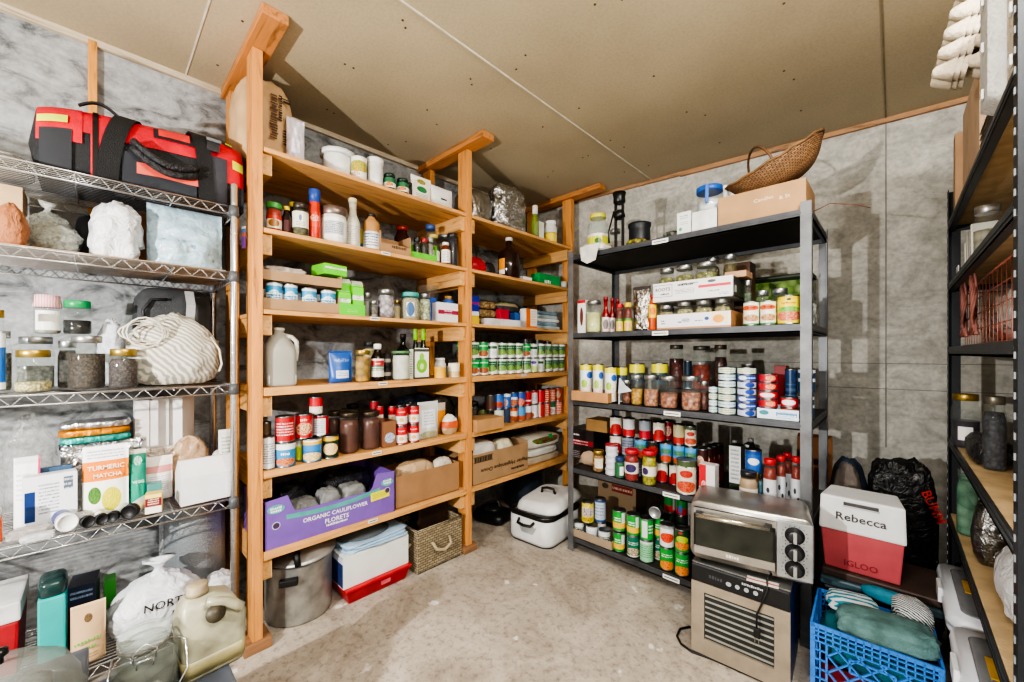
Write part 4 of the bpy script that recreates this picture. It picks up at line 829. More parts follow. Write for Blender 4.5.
# --- third board
z = Q[2]
tray('L', z, 263, 340, 292, .02, .27, cardboard('#ab8a68'), 'lower kraft tray holding a row of blue and white tins', name='cardboard_tray', hf=.05, h=.085)
bl = wrap([(0, '#2f86b8'), (.35, '#dfe8ea'), (.62, '#3a93c0'), (.9, '#cfd8da')], pics=[(.5, .5, .12, .25, '#e8eef0', '#6ab0d0')], lines=[(.35, .65, .4, .6, '#2a6a90', 2)])
for k, (a, b_) in enumerate(((265, 283), (283, 298), (300, 318), (319, 337))):
    can('L', z + .004, a, b_, 279, .055, bl, ['blue and white tin leftmost in the lower kraft tray', 'second blue and white tin from the left in the lower kraft tray', 'third blue and white tin from the left in the lower kraft tray', 'blue and white tin rightmost in the lower kraft tray'][k], group='blue and white tins in the kraft trays', txt=[('~5', .8, 0, .5, '#1f5f88')], h=.118)
tray('L', z + .1235, 263, 342, 266, .02, .27, cardboard('#ab8a68'), 'upper kraft tray stacked on top of the blue and white tins', h=.058, hf=.045)
bag('L', z + .128, 264, 310, 256, .05, .17, foil('#b5aaa0', .7, 0, 10), 'folded grey paper bag lying in the upper kraft tray', seed=61, wr=.15, sq=.5, h=.075, name='paper_bag')
gr_ = wrap([(0, '#6fd42e'), (.55, '#dfe6da'), (.72, '#6fd42e')], lines=[(.3, .7, .55, .72, '#3a7a2a', 2)])
tray('L', z, 338, 367, 302, .015, .11, flat('#63cf2c', .5), 'bright green display case with drink cartons at the edge of the third board', h=.055, hf=.055, name='display_case', front=wrap([(0, '#63cf2c')], lines=[(.3, .7, .2, .5, '#9fe07a', 2)]))
for k, (a, b_, yt, ins) in enumerate(((339, 351, 286, .03), (353, 364, 284, .03), (341, 351, 275, .075), (352, 364, 278, .075))):
    carton('L', z + .004, a, b_, yt, ins, .04, gr_ if k < 2 else flat('#dfe6da', .5), ['green and white drink carton at the left front of the green case', 'green and white drink carton at the right front of the green case', 'pale carton standing behind at the left in the green case', 'pale carton standing behind at the right in the green case'][k], front=gr_, name='drink_carton', gable=.12)
carton('L', z + .187, 322, 346, 262, .03, .12, flat('#6fd42e', .5), 'bright green and white box on top of the upper kraft tray', front=gr_, name='green_box', rot=.15, h=.05)
bottle('L', z, 360, 366, 283, .10, flat('#b8242a', .4), flat('#b8242a', .4), 'small bottle with a red cap behind the green case', nz=.7, neck=.8)
jar('L', z, 362, 372, 293, .09, SILV, flat('#8f8a84'), .8, 'narrow clear jar right of the green case')
jar('L', z, 370, 378, 301, .05, SILV, grain('#b8b0a4', '#8a8078', None, 60), .8, 'tiny jar of shells in front of the lavender jar')
jar('L', z, 377, 395, 290, .06, SILV, grain('#d8cdd2', '#9a8a94', '#efe6ea', 45), .9, 'jar packed with pale lavender sachets on the third board', h=None)
jar('L', z, 394, 403, 300, .10, GOLD, flat('#c9b88c'), .8, 'little gold lidded jar left of the rice jar')
jar('L', z, 400, 421, 293, .06, flat('#49a8a0', .4), grain('#cfc3a2', '#ded6bc', None, 200), .9, 'jar of rice with a teal lid on the third board', txt=None, lab=(.12, .62, wrap([(0, '#d8d6c4')], pics=[(.5, .5, .5, .5, '#2f5a8a', '#2f5a8a')]), .13))
jar('L', z, 416, 430, 294, .06, SILV, grain('#dde0c0', '#a8b078', '#f0f0dc', 70), .9, 'clear jar of pale green and white pieces right of the rice jar')
jar('L', z, 425, 446, 285, .13, GL, flat('#b8bcc0'), .25, 'large clear plastic container with a domed top behind the rice jar', name='plastic_container', cat='container', neck=1.0)
carton('L', z, 432, 440, 297, .06, .05, flat('#3a5fb4', .4), 'blue packet standing left of the white packs on the third board', name='blue_packet', cat='packet')
bottle('L', z, 441, 455, 296, .12, flat('#3a6ab8', .4), flat('#c09040', .4), 'blue bottle standing behind the white packs beside the second post', nz=.75, neck=.5)
carton('L', z, 438, 458, 303, .03, .06, flat('#dcd8da', .5), 'white pack with a maroon stripe beside the second wooden post', front=wrap([(0, '#e2dee0'), (.4, '#a02a48'), (.62, '#e2dee0')], lines=[(.3, .7, .42, .6, '#e8d8dc', 1)]), name='white_pack', cat='packet')
# --- fourth board
z = Q[3]
mj = thing('milk_jug', 'frosted gallon milk jug one quarter full of water at the left of the fourth board', 'jug', (at('L', 279, .085)[0], at('L', 279, .085)[1], z + .0005), PI / 2)
w2 = .060; milk = glass('#b3b1a8', .78, .3)
loft(B(), [rrect(w2 * 1.9, w2 * 1.9, .02, 0), rrect(w2 * 2, w2 * 2, .025, .01), rrect(w2 * 2, w2 * 2, .028, .155), rrect(w2 * 1.8, w2 * 1.8, .045, .185), rrect(w2 * 1.2, w2 * 1.2, .03, .212), rrect(.04, .04, .0195, .23), rrect(.038, .038, .0185, .243)]).build('jug_body', milk, mj)
B().lathe([(.021, .241), (.021, .256), (.0001, .256)], 16).build('cap', flat('#c8c2b4', .5), mj)
B().box((0, 0, .030), (w2 * 1.9, w2 * 1.9, .056)).build('water', flat('#d2dbe0', .2, var=.02), mj, bev=.015)
B().tube([(.018, -.01, .222), (.045, -.02, .215), (.062, -.03, .195), (.063, -.03, .15), (.058, -.03, .11)], .0105, 8).build('handle', film('#c4c2b8', .85, .35), mj)
pouch('L', z, 332, 355, 351, .05, .075, wrap([(0, '#2a5aa8')], panel=(.22, .78, .14, .38, '#d6dce8'), pics=[(.5, .70, .35, .06, '#8aa6d8', '#2a5aa8')], lines=[(.26, .74, .18, .34, '#7a8aa8', 3)]), 'blue block bag of coffee with a white label on the fourth board', seed=6, wr=.06, name='coffee_bag', cat='bag', strip=flat('#24509a', .4))
jar('L', z, 355, 370, 350, .05, GOLD, grain('#c98f2e', '#e0b85a', '#8f5f1c', 32), .9, 'jar of golden yellow pickles between the blue bag and dark bottle', neck=.9)
jar('L', z, 363, 376, 342, .14, BLACK, flat('#c9ba6a'), .9, 'dark lidded jar with a pale label behind the jar of golden pickles', lab=(.3, .8, flat('#c9c29a')))
bottle('L', z, 371, 384, 344, .045, flat('#1c1210', .15), WHITE, 'dark syrup bottle with a white cap and a red and green label', nz=.64, neck=.5, capz=.88, lab=(.12, .60, wrap([(0, '#dcd6cc'), (.35, '#2f6a4a'), (.62, '#b8323a'), (.9, '#e6e0d6')], lines=[(.3, .7, .4, .6, '#e8e4da', 2)])), name='syrup_bottle', txt=[('~8', .9, 0, .47, '#f0e8e0')])
for k, yt in enumerate((366, 352)):
    can('L', z + k * .072, 383, 392, yt, .08, wrap([(0, '#2a2624'), (.3, '#bdb8ae'), (.6, '#2f2c2a')], lines=[(.3, .7, .32, .58, '#3a3a3a', 3)]), ['lower dark tin in the stack behind the dark syrup bottle', 'upper dark tin in the stack behind the dark syrup bottle'][k], h=.07, top=flat('#2f2c2a', .4, .5))
jar('L', z, 391, 411, 351, .05, flat('#5a8a5a', .5), flat('#dcdccf', .4), .97, 'glass jar full of white powder with a green lid on the fourth board', neck=.94, lidh=.01)
oc = wrap([(0, '#dfe4d6'), (.14, '#e6e8de')], pics=[(.5, .42, .38, .24, '#6cae2c', '#8ac83a'), (.5, .40, .14, .10, '#e0e8c8', '#b8d078'), (.5, .72, .16, .12, '#7ab83a', '#9ad24a')], panel=[(0, 1, .88, .97, '#4a5048'), (0, 1, 0, .05, '#3c4038')])
carton('L', z, 409, 413.5, 349, .045, .05, flat('#2e322e', .4), 'dark edged carton standing left of the green pear carton', front=wrap([(0, '#d6dad0')], lines=[(.2, .8, .1, .9, '#5a6058', 10)]), name='oil_carton')
carton('L', z, 414, 430, 348, .03, .06, flat('#34382f', .4), 'white carton with a green pear shape on the fourth board', front=oc, name='oil_carton')
for k, (a, b_) in enumerate(((412, 419), (419.5, 427))):
    bottle('L', z, a, b_, 329, .13, flat('#16210f', .15), flat('#8ad22e', .4), ['dark bottle with a lime green cap, left one of two behind the pear carton', 'dark bottle with a lime green cap, right one of two behind the pear carton'][k], nz=.55, neck=.55, capz=.78, lab=(.1, .5, flat('#3a4a2a')), name='oil_bottle')
bottle('L', z, 396, 410, 334, .17, flat('#161c14', .15), BLACK, 'tall dark wine bottle behind the jar of white powder', nz=.6, neck=.38, name='wine_bottle')
can('L', z, 434, 446, 367, .03, flat('#e8b03a', .5), 'short yellow pillar candle on the fourth board beside the second post', name='pillar_candle', cat='candle', top=flat('#eabf58', .5))
B().tube([(0, 0, 0), (.001, 0, .012)], .0012, 5).build('wick', INK, bpy.data.objects['pillar_candle'], loc=(0, 0, .062))
bottle('L', z, 434, 446, 358, .10, flat('#d8d6d6', .4), WHITE, 'white bottle standing behind the yellow candle', nz=.7, neck=.7)
c2 = can('L', z, 448, 460, 363, .04, wrap([(0, '#cdb98a'), (.4, '#e2dcc6')]), 'cream pillar candle with a dried plant band by the second post', name='pillar_candle', cat='candle', top=flat('#e2dac2', .5))
bottle('L', z, 446, 453, 366, .10, flat('#c9ccc2', .4), WHITE, 'narrow pale bottle between the two pillar candles', nz=.7, neck=.7)
# --- fifth board
z = Q[4]
RD = '#b8202c'
soup = lambda a='#b8202c', b_='#d9b8a0', c='#8a2a1c': wrap([(0, a), (.15, a)], pics=[(.5, .42, .2, .25, b_, c)], panel=(.72, .95, .1, .9, '#dcdcd8'), lines=[(.36, .64, .68, .85, '#f0e0d8', 1)])
c0 = can('L', z, 262, 275, 436, .035, wrap([(0, '#d5d9da')], lines=[(.3, .7, .15, .85, '#7a8088', 9)]), 'white tin with small print at the left end of the fifth board')
can('L', z + .109, 262, 273, 409, .06, flat('#6a5a44', .4, .4), 'dark tin standing on the white tin at the left end', h=.085)
c1 = can('L', z, 275, 296, 437, .035, wrap([(0, '#2a7ab0'), (.35, '#3a8ec0'), (.75, '#e6e8e4')], pics=[(.5, .20, .19, .17, '#b0522e', '#d89060')]), 'blue tin of beans below the red tin on the fifth board', txt=[('~5', .9, 0, .55, '#e8f0f4')], h=.106)
can('L', z + .107, 275, 295, 408, .035, wrap([(0, '#b8262e')], lines=[(.34, .66, .2, .8, '#e8c8c4', 5)]), 'red tin stacked on the blue tin of beans', h=.112)
can('L', z, 296, 304, 439, .07, wrap([(0, '#b0c23a'), (.7, '#d8d8c8')]), 'slim yellow green tin between two front tins on the fifth board', h=.10)
can('L', z + .107, 295, 313, 408, .05, wrap([(0, '#c02a30')], pics=[(.5, .4, .18, .28, '#e8d0a8', '#a84a2c')]), 'red tin with a noodle picture stacked second from the left', h=.11, txt=[('~4', .8, 0, .78, '#f0dcc0')])
c3 = can('L', z, 302, 322, 436, .035, wrap([(0, '#2f78b4'), (.5, '#3a88c4'), (.78, '#e8b83a'), (.92, '#e8e0c8')], pics=[(.5, .22, .19, .2, '#e8dcb4', '#c9a45a')]), 'blue and yellow tin of chowder on the fifth board', h=.106)
can('L', z + .107, 313, 329, 413, .06, wrap([(0, '#d6d8da'), (.9, '#b02a34')], panel=(.60, .80, 0, 1, '#b02a34'), lines=[(.3, .55, .1, .9, '#7d8490', 8)]), 'white tin with a red edge stacked third from the left', h=.095)
can('L', z + .203, 309, 323, 392, .08, wrap([(0, '#d8cfc4'), (.45, '#c02a34')]), 'red over white tin at the top of the tin stacks', h=.085)
can('L', z, 322, 339, 433, .035, wrap([(0, '#243524'), (.15, '#2c3c26'), (.82, '#d8b03c')], pics=[(.5, .42, .17, .28, '#d8a868', '#e8d0a0')]), 'dark green tin with a soup picture at the front of the fifth board', h=.108)
brown = flat('#5e3224', .3)
for a, b_, yt, ins, l in ((328, 341, 411, .16, 'half hidden jar of brown preserve behind the dark green tin'), (339, 359.5, 412, .07, 'quart jar of dark brown preserve left of its twin'), (359.5, 381, 411, .07, 'quart jar of dark brown preserve beside the red and white tins')):
    jar('L', z, a, b_, yt, ins, flat('#4a4032', .4, .6), brown, .92, l, neck=.88)
jar('L', z, 345, 360, 404, .24, flat('#2f2a24', .4, .6), flat('#2a1a14', .3), .92, 'dark jar standing in the back row behind the brown preserves')
for k in range(3): can('L', z + k * .076, 371, 380, 0, .20, wrap([(0, '#2f2a2c'), (.4, '#b02a34')]), ['lowest small dark red tin in the slim stack at the back', 'middle small dark red tin in the slim stack at the back', 'top small dark red tin in the slim stack at the back'][k], h=.075)
tray('L', z, 381, 395, 405, .02, .13, cardboard('#8a5a44'), 'kraft case left of the stacked red and white soup tins', front=wrap([(0, '#8a6248')], pics=[(.5, .35, .4, .2, '#3a5a9a', '#d8e0e8')]), h=.135, name='cardboard_case')
cam_l = wrap([(0, '#c02a2e'), (.06, '#e4e2de'), (.52, '#c8222a')], pics=[(.5, .30, .07, .12, '#c9a24a', '#d8b86a')])
rows = [(395.5, 407.5), (408, 419.5)]
for k, (a, b_) in enumerate(rows):
    for lv in (0, 1):
        can('L', z + lv * .101, a, b_, 0, .04, cam_l, ['red and white soup tin, %s of the left pair', 'red and white soup tin, %s of the right pair'][k] % ('bottom' if lv == 0 else 'top'), h=.10, txt=[("Campbell's", 1.25, 0, .74, '#f2ece4')], group='red and white soup tins')
for k, (a, b_) in enumerate(((382, 390), (388, 396), (396, 404), (404, 412))):
    can('L', z + .101, a, b_, 0, .105 + .01 * (k % 2), cam_l, ['red soup tin behind the stacked pairs, first from the left', 'red soup tin behind the stacked pairs, second from the left', 'red soup tin behind the stacked pairs, third from the left', 'red soup tin behind the stacked pairs, fourth from the left'][k], h=.10, group='red and white soup tins')
    can('L', z, a, b_, 0, .105 + .01 * (k % 2), cam_l, 'red soup tin in the hidden lower row behind the stacked pairs, number %s' % ['one', 'two', 'three', 'four'][k], h=.10, group='red and white soup tins')
pouch('L', z, 420, 440, 402, .035, .05, wrap([(0, '#b3b8b4'), (.16, '#c9cccb')], panel=(.16, .84, .30, .78, '#e6eaf0'), pics=[(.5, .12, .4, .1, '#8a8a6a', '#b5b59a')], lines=[(.25, .75, .36, .74, '#a8b4c8', 5)]), 'silver zip pouch with a white handwritten label on the fifth board', seed=7, wr=.1)
pouch('L', z, 440, 452, 404, .07, .05, wrap([(0, '#c28a4a'), (.4, '#e6982c'), (.75, '#c9c4b8')]), 'orange snack pouch behind the crumpled snack bag', seed=8, wr=.3)
bag('L', z, 446, 460, 415, .035, .08, wrap([(0, '#b09878'), (.45, '#d0643c'), (.6, '#e0dcd4')]), 'crumpled red and tan snack bag beside the second post on the fifth board', seed=64, wr=.2, pinch=.3, name='snack_bag')
bag('L', z, 405, 450, 396, .15, .14, foil('#26303f', .3, .2), 'dark blue crinkled plastic bag at the back of the fifth board', seed=65, wr=.25)
bag('L', z, 436, 459, 397, .13, .06, foil('#3a3630', .35, .3), 'dark crinkled wrapper behind the orange snack pouch', seed=66, wr=.25, name='wrapper', cat='wrapper')
# --- lowest board
z = Q[5]
xa, ya, d_ = at('L', 264, .01); xb, yb, _ = at('L', 395, .01); w = yb - ya; dep = .33
pb = thing('produce_box', 'open purple cardboard produce box lettered ORGANIC CAULIFLOWER FLORETS on the lowest board', 'box', (xa - dep / 2, (ya + yb) / 2, z + .0005), PI / 2)
pur = flat('#7c5bb0', .6, var=.06); purd = flat('#5a3d8a', .6, var=.06)
H1 = .203; xs = [(-w / 2, H1), (-w / 2 + .09, H1 + .01), (-w / 2 + .115, .145), (-w / 2 + .13, .135), (w / 2 - .14, .135), (w / 2 - .125, .15), (w / 2 - .10, H1 + .012), (w / 2, H1 + .005)]
b = B()
for (u0, h0), (u1, h1) in zip(xs, xs[1:]):
    for yy in (-dep / 2, dep / 2 - .004): b.hexa([(u0, yy, 0), (u1, yy, 0), (u1, yy + .004, 0), (u0, yy + .004, 0)], [(u0, yy, h0), (u1, yy, h1), (u1, yy + .004, h1), (u0, yy + .004, h0)])
b.box((0, 0, .002), (w - .01, dep - .01, .004)); b.box((-w / 2 + .002, 0, H1 / 2), (.004, dep, H1)); b.box((w / 2 - .002, 0, H1 / 2), (.004, dep, H1))
b.build('box_body', pur, pb)
y_ = -dep / 2 - .001
b = B(); n = 16; P0 = []
for i in range(n + 1):
    u = -w / 2 + .085 + (w - .17) * i / n; cz = .118 - .016 * math.sin(PI * i / n) + .012 * i / n; P0.append((u, cz))
for (u0, a0), (u1, a1) in zip(P0, P0[1:]): b.quad((u0, y_, a0 - .008), (u1, y_, a1 - .008), (u1, y_, a1 + .012), (u0, y_, a0 + .012))
b.build('teal_stripe', flat('#4fa79c', .6), pb)
B().text('ORGANIC CAULIFLOWER', .30, -.0, .083, y=y_ - .001, mi=0).text('FLORETS', .11, .0, .052, y=y_ - .001, mi=0).text('~14', .1, .0, .032, y=y_ - .001, mi=0).build('printed_text', WPRINT, pb)
B().box((w / 2 - .085, y_ - .001, .105), (.10, .001, .042), ry=-.05).build('yellow_sticker', wrap([(0, '#e8e02a')], lines=[(.1, .9, .2, .85, '#8a8a3a', 4)]), pb)
for u in (-w / 2 + .045, w / 2 - .045):
    b = B(); b.lathe([(.026, 0), (.026, .001)], 20, sx=1.3, sy=.7); o = b.build('logo_patch', flat('#5fb0b0', .6), pb, loc=(u, y_, .165 if u < 0 else .16)); o.rotation_euler.x = PI / 2
    B().text('~6', .042, u, .158, y=y_ - .002, mi=0).text('~7', .045, u, .170, y=y_ - .002, mi=0).build('logo_text', WPRINT, pb)
    b = B(); b.lathe([(.016, 0), (.016, .001)], 20); o = b.build('round_seal', flat('#d6cfe0', .6), pb, loc=(u, y_, .095 if u < 0 else .118)); o.rotation_euler.x = PI / 2
    b = B(); b.lathe([(.013, 0), (.013, .0012)], 20); o = b.build('seal_ring', flat('#4a3a5a', .6), pb, loc=(u, y_ - .0005, .095 if u < 0 else .118)); o.rotation_euler.x = PI / 2
zz = z + .006
for k, (a, b_, ins, h) in enumerate(((296, 322, .06, .145), (322, 344, .05, .165), (344, 368, .05, .165))):
    bag('L', zz, a, b_, 0, ins, .12, film('#8f918f', .7, .12), ['clear grey bag of dark grain leftmost in the purple box', 'clear grey bag of dark grain in the middle of the purple box', 'clear grey bag of dark grain rightmost in the purple box'][k], h=h, seed=70 + k, wr=.16, pinch=.0, sq=.5, inner=grain('#3a3c3e', '#7a7c7c', None, 120))
bag('L', zz, 320, 372, 0, .18, .12, foil('#22252b', .25, 0), 'dark glossy plastic bag at the back of the purple box', h=.21, seed=75, wr=.2, sq=.6)
bag('L', zz, 278, 310, 0, .19, .12, foil('#2c3036', .3, 0), 'small black plastic bag at the back left of the purple box', h=.19, seed=76, wr=.2, sq=.6)
tray('L', z, 395.8, 459, 472, .02, .24, cardboard('#a37c58'), 'kraft cardboard box full of papers beside the purple produce box', name='cardboard_box', cat='box', h=.17)
bag('L', z + .006, 399, 440, 0, .06, .13, foil('#c0a482', .7, 0, 9), 'crumpled tan paper bag filling the kraft box', h=.20, seed=77, wr=.12, sq=.6, name='paper_bag')
bag('L', z + .006, 434, 454, 0, .05, .08, foil('#cfc8ba', .6, 0, 9), 'pale paper packet at the right inside the kraft box', h=.195, seed=78, wr=.10, sq=.6, name='paper_packet', cat='packet')
bag('L', z + .006, 406, 442, 0, .20, .04, foil('#5a3f34', .35, .2), 'dark brown wrapper sticking up at the back of the kraft box', h=.19, seed=79, wr=.2, sq=.6, name='wrapper', cat='wrapper')
# --- floor below
pt = thing('stock_pot', 'big dented aluminium stock pot with a tilted lid on the floor under the near bay', 'pot', (-2.045, .668, 0), PI / 2 - .45)
alu = flat('#b5b4b0', .38, .6, .18); r = .143
B().lathe([(r * .93, 0), (r, .015), (r, .262), (r * 1.02, .268), (r * 1.0, .262), (r * .97, .02), (.0001, .012)], 40).build('pot_body', alu, pt)
b = B(); b.lathe([(r * 1.05, 0), (r * 1.06, .008), (r * .98, .016), (r * .8, .030), (r * .45, .042), (.0001, .046)], 40); lid = b.build('pot_lid', alu, pt, loc=(.01, .01, .272)); lid.rotation_euler = (.06, -.05, 0)
B().tube([(-.008, -r * .80, .022), (0, -r * .88, .055), (0, -r * 1.02, .055), (.005, -r * 1.08, .01)], .013, 8).build('lid_handle', BLACK, lid)
B().box((-.02, -r - .014, .215), (.075, .028, .03)).build('side_handle', BLACK, pt, bev=.006); B().box((0, r + .014, .215), (.075, .028, .03)).build('side_handle', BLACK, pt, bev=.006)
xa, ya, _ = at('L', 343, .07); xb, yb, _ = at('L', 392, .0)
t = thing('baking_dish', 'shallow red plastic lidded dish on the floor under the white box', 'dish', (-2.02, 1.00, 0), PI / 2)
b = B(); b.hexa([(-.155, -.115, 0), (.155, -.115, 0), (.155, .115, 0), (-.155, .115, 0)], [(-.175, -.135, .068), (.175, -.135, .068), (.175, .135, .068), (-.175, .135, .068)]); b.build('dish_body', flat('#a81a26', .35), t, bev=.008)
B().box((0, 0, .074), (.36, .28, .014)).build('dish_lid', flat('#c41f2a', .35), t, bev=.006); B().box((.03, -.133, .045), (.05, .006, .018)).build('side_grip', flat('#d0606a', .4), t)
wbx = carton('L', .0815, 343, 409, 0, .02, .25, flat('#dcdddc', .5, var=.03), 'white cardboard box with a navy end under the lowest board', h=.155, name='white_box')
w_ = boxpos('L', 343, 409, .02, .25)[1]
B().box((-w_ / 2 - .001, 0, .077), (.002, .24, .14)).build('navy_end', wrap([(0, '#2a3a6a'), (.8, '#c8ccd8')]), wbx)
c, w_, d_ = boxpos('L', 340, 411, .01, .2)
towel('L', .2375, 347, 411, 0, .015, .22, [flat('#a9c6df', .85, var=.08, bumps=.3, bs=150)], 'pale blue folded cloth spilling over the white box', n=3, h=.035, seed=4, name='folded_cloth', cat='cloth')
t = thing('plastic_tray', 'clear grey domed plastic tray lying on the pale blue cloth', 'tray', (-2.03, .97, .2735), PI / 2)
B().lathe([(.13, 0), (.14, .004), (.13, .012), (.09, .04), (.04, .052), (.0001, .054)], 32, sx=1.1, sy=.8).build('tray_shell', glass('#70767a', .5, .1), t)
# woven basket
xa, ya, _ = at('L', 417.5, .005); xb, yb, _ = at('L', 465.5, .005); w = yb - ya - .0; w = min(w, 1.53 - ya)
bk = thing('storage_basket', 'rectangular woven seagrass basket with rope handles on the floor by the second post', 'basket', (xa - .12, ya + w / 2, 0), PI / 2)
def weave():
    m, nt, p = newmat('woven_seagrass'); v = mapping(nt, 'Object', (1, 1, 1)); br = N(nt, 'ShaderNodeTexBrick'); nt.links.new(v, br.inputs['Vector'])
    tc = N(nt, 'ShaderNodeTexCoord'); sp = N(nt, 'ShaderNodeSeparateXYZ'); nt.links.new(tc.outputs['Object'], sp.inputs[0]); ad = N(nt, 'ShaderNodeMath', operation='ADD'); nt.links.new(sp.outputs[0], ad.inputs[0]); nt.links.new(sp.outputs[1], ad.inputs[1])
    cb = N(nt, 'ShaderNodeCombineXYZ'); nt.links.new(ad.outputs[0], cb.inputs[0]); nt.links.new(sp.outputs[2], cb.inputs[1]); nt.links.new(cb.outputs[0], br.inputs['Vector'])
    br.inputs['Scale'].default_value = 30; br.inputs['Brick Width'].default_value = .9; br.inputs['Row Height'].default_value = .42; br.inputs['Mortar Size'].default_value = .05
    br.inputs['Color1'].default_value = lin('#a5977c'); br.inputs['Color2'].default_value = lin('#857860'); br.inputs['Mortar'].default_value = lin('#4a4236')
    nt.links.new(br.outputs[0], p.inputs['Base Color']); p.inputs['Roughness'].default_value = .85; bump(nt, p, br.outputs['Fac'], -.8, .006); return m
WV = weave(); b = B().open_box(w, .24, .235, .012); b.build('woven_body', WV, bk, bev=.004)
b = B(); b.tube([(-w / 2, -.12, .235), (w / 2, -.12, .235), (w / 2, .12, .235), (-w / 2, .12, .235)], .008, 6, closed=True); b.build('rolled_rim', WV, bk)
rope = flat('#b5a68a', .9, bumps=.5, bs=200)
B().tube([(-.06, -.122, .15), (-.05, -.15, .115), (0, -.158, .10), (.05, -.15, .115), (.06, -.122, .15)], .009, 8).build('rope_handle', rope, bk)
B().tube([(-w / 2 - .002, -.05, .15), (-w / 2 - .03, -.04, .115), (-w / 2 - .036, 0, .10), (-w / 2 - .03, .04, .115), (-w / 2 - .002, .05, .15)], .009, 8).build('rope_handle', rope, bk)
cs = thing('hard_case', 'dark brown plastic case standing in the woven basket', 'case', (xa - .14, ya + w * .56, .013), PI / 2)
B().box((0, 0, .15), (w * .68, .09, .30)).build('case_body', flat('#38281f', .4, bumps=.3, bs=120), cs, bev=.012)
B().tube([(-.03, -.02, .298), (-.03, -.02, .318), (.03, -.02, .318), (.03, -.02, .298)], .006, 8).build('case_handle', flat('#241a15', .4), cs)
bag('L', 0, 400, 416, 0, .22, .14, foil('#1c1d20', .3, 0), 'black plastic bag between the white box and the woven basket', h=.28, seed=81, wr=.15)

# ================================================================== wooden shelving, far bay
# --- top
z = Q[0]
bag('L', z, 473, 500, 187, .05, .25, foil('#a8a49c', .3, .9, 8), 'dull silver foil bag lying at the left of the far top board', seed=91, wr=.10, sq=.6, name='foil_bag')
bag('L', z, 499, 531, 184, .03, .16, foil('#cbcdd0', .14, 1.0, 20), 'bright crinkled silver foil bag standing on the far top board', seed=92, wr=.25, pinch=-.1, sq=.55, name='foil_bag')
bottle('L', z, 531, 539, 206, .05, glass('#8aa04a', .5), flat('#e0ded8', .4), 'green bottle with a white neck beside the bright foil bag', nz=.5, neck=.6, capz=.75)
carton('L', z, 539, 544, 222, .04, .05, WHITE, 'narrow white box between the green bottle and the yellow labelled jar', name='small_box')
jar('L', z, 544, 557, 222, .05, WHITE, None, 0, 'white jar with a yellow label at the right of the far top board', gl=flat('#e2e2dc', .4), lab=(.0, .45, wrap([(0, '#e0c83a'), (.85, '#b8a030')])), name='plastic_jar')
# --- second
z = Q[1]
dr = bag('L', z, 473, 489, 256, .06, .10, flat('#c92a38', .5, var=.2), 'red and black crumpled packet at the left of the far second board', seed=93, wr=.15, pinch=.4, name='red_packet', cat='packet')
bag('L', z, 486, 497, 262, .10, .07, flat('#22262b', .5), 'small black bundle right of the red packet', seed=94, wr=.1, name='bundle', cat='bundle')
jb = bottle('L', z, 498, 520, 238, .07, flat('#2b1814', .12), flat('#d6cfc6', .4), 'large dark brown glass jug with a white cap and orange label', nz=.60, neck=.28, capz=.93, name='glass_jug', cat='jug')
x, y, d, r = cylpos('L', 498, 520, .07); b = B(); 
for i in range(6):
    a0, a1 = -1.1 + i * .12, -1.1 + (i + 1) * .12; b.add([(r * 1.015 * math.sin(a), -r * 1.015 * math.cos(a), q) for a, q in ((a0, .02), (a1, .02), (a1, .13), (a0, .13))], [(0, 1, 2, 3)], 0, [[(0, 0), (1, 0), (1, 1), (0, 1)]])
b.build('orange_label', wrap([(0, '#e6e0d4'), (.3, '#e0922c')]), jb)
carton('L', z, 523, 532, 277, .02, .05, WHITE, 'small white box at the edge of the far second board', name='small_box')
carton('L', z, 539, 560, 275, .03, .08, flat('#1f9a50', .4), 'green plastic box with a white mark at the right of the far second board', name='green_box', txt=[('~4', .3, -.1, .3, '#e8f4ea')])
jar('L', z, 560, 567, 280, .035, None, flat('#dfe6e4'), .95, 'small white cup beside the green plastic box', name='cup', cat='cup')
# --- third
z = Q[2]
carton('L', z, 471, 479, 296, .035, .09, flat('#2a2f9a', .4), 'blue box with a yellow lower half next to the second post', front=wrap([(0, '#e0c030'), (.3, '#d8dae4'), (.45, '#2a2fa0'), (.7, '#a02a80'), (.78, '#2a2fa0')]), name='blue_box')
for k, (a, b_, h, zz) in enumerate(((479, 499, .06, 0), (480, 500, .06, .058), (481, 498, .055, .114))):
    bag('L', z + zz, a, b_, 0, .09, .13, grain('#b99a68', '#8a6a40', '#d0b684', 60), ['bottom tan bag of noodles in the stack of three', 'middle tan bag of noodles in the stack of three', 'top tan bag of noodles in the stack of three'][k], h=h, seed=95 + k, wr=.1, sq=.5, name='noodle_bag', group='tan bags of noodles')
carton('L', z, 488, 520, 0, .015, .06, flat('#d4d3d6', .5), 'long white flat box at the edge of the far third board', h=.045, name='long_box', rot=-.04)
carton('L', z + .0455, 501, 509, 0, .03, .05, flat('#b8283c', .5), 'small red packet standing on the long white box', h=.07, name='red_packet', cat='packet')
bag('L', z, 503, 529, 0, .10, .12, flat('#2b3340', .5), 'dark bundle below the green and black snack bag', h=.09, seed=98, wr=.15, name='bundle', cat='bundle')
bag('L', z + .09, 504, 529, 0, .09, .12, wrap([(0, '#22262a'), (.45, '#3c4044'), (.6, '#b9a888'), (.8, '#6ab03a')]), 'green, tan and black snack bag lying over the dark bundle', h=.10, seed=99, wr=.2, name='snack_bag', rot=.1)
carton('L', z, 516, 526, 313, .085, .05, flat('#2a62b8', .5), 'bright blue packet behind the long white box', name='blue_packet', cat='packet')
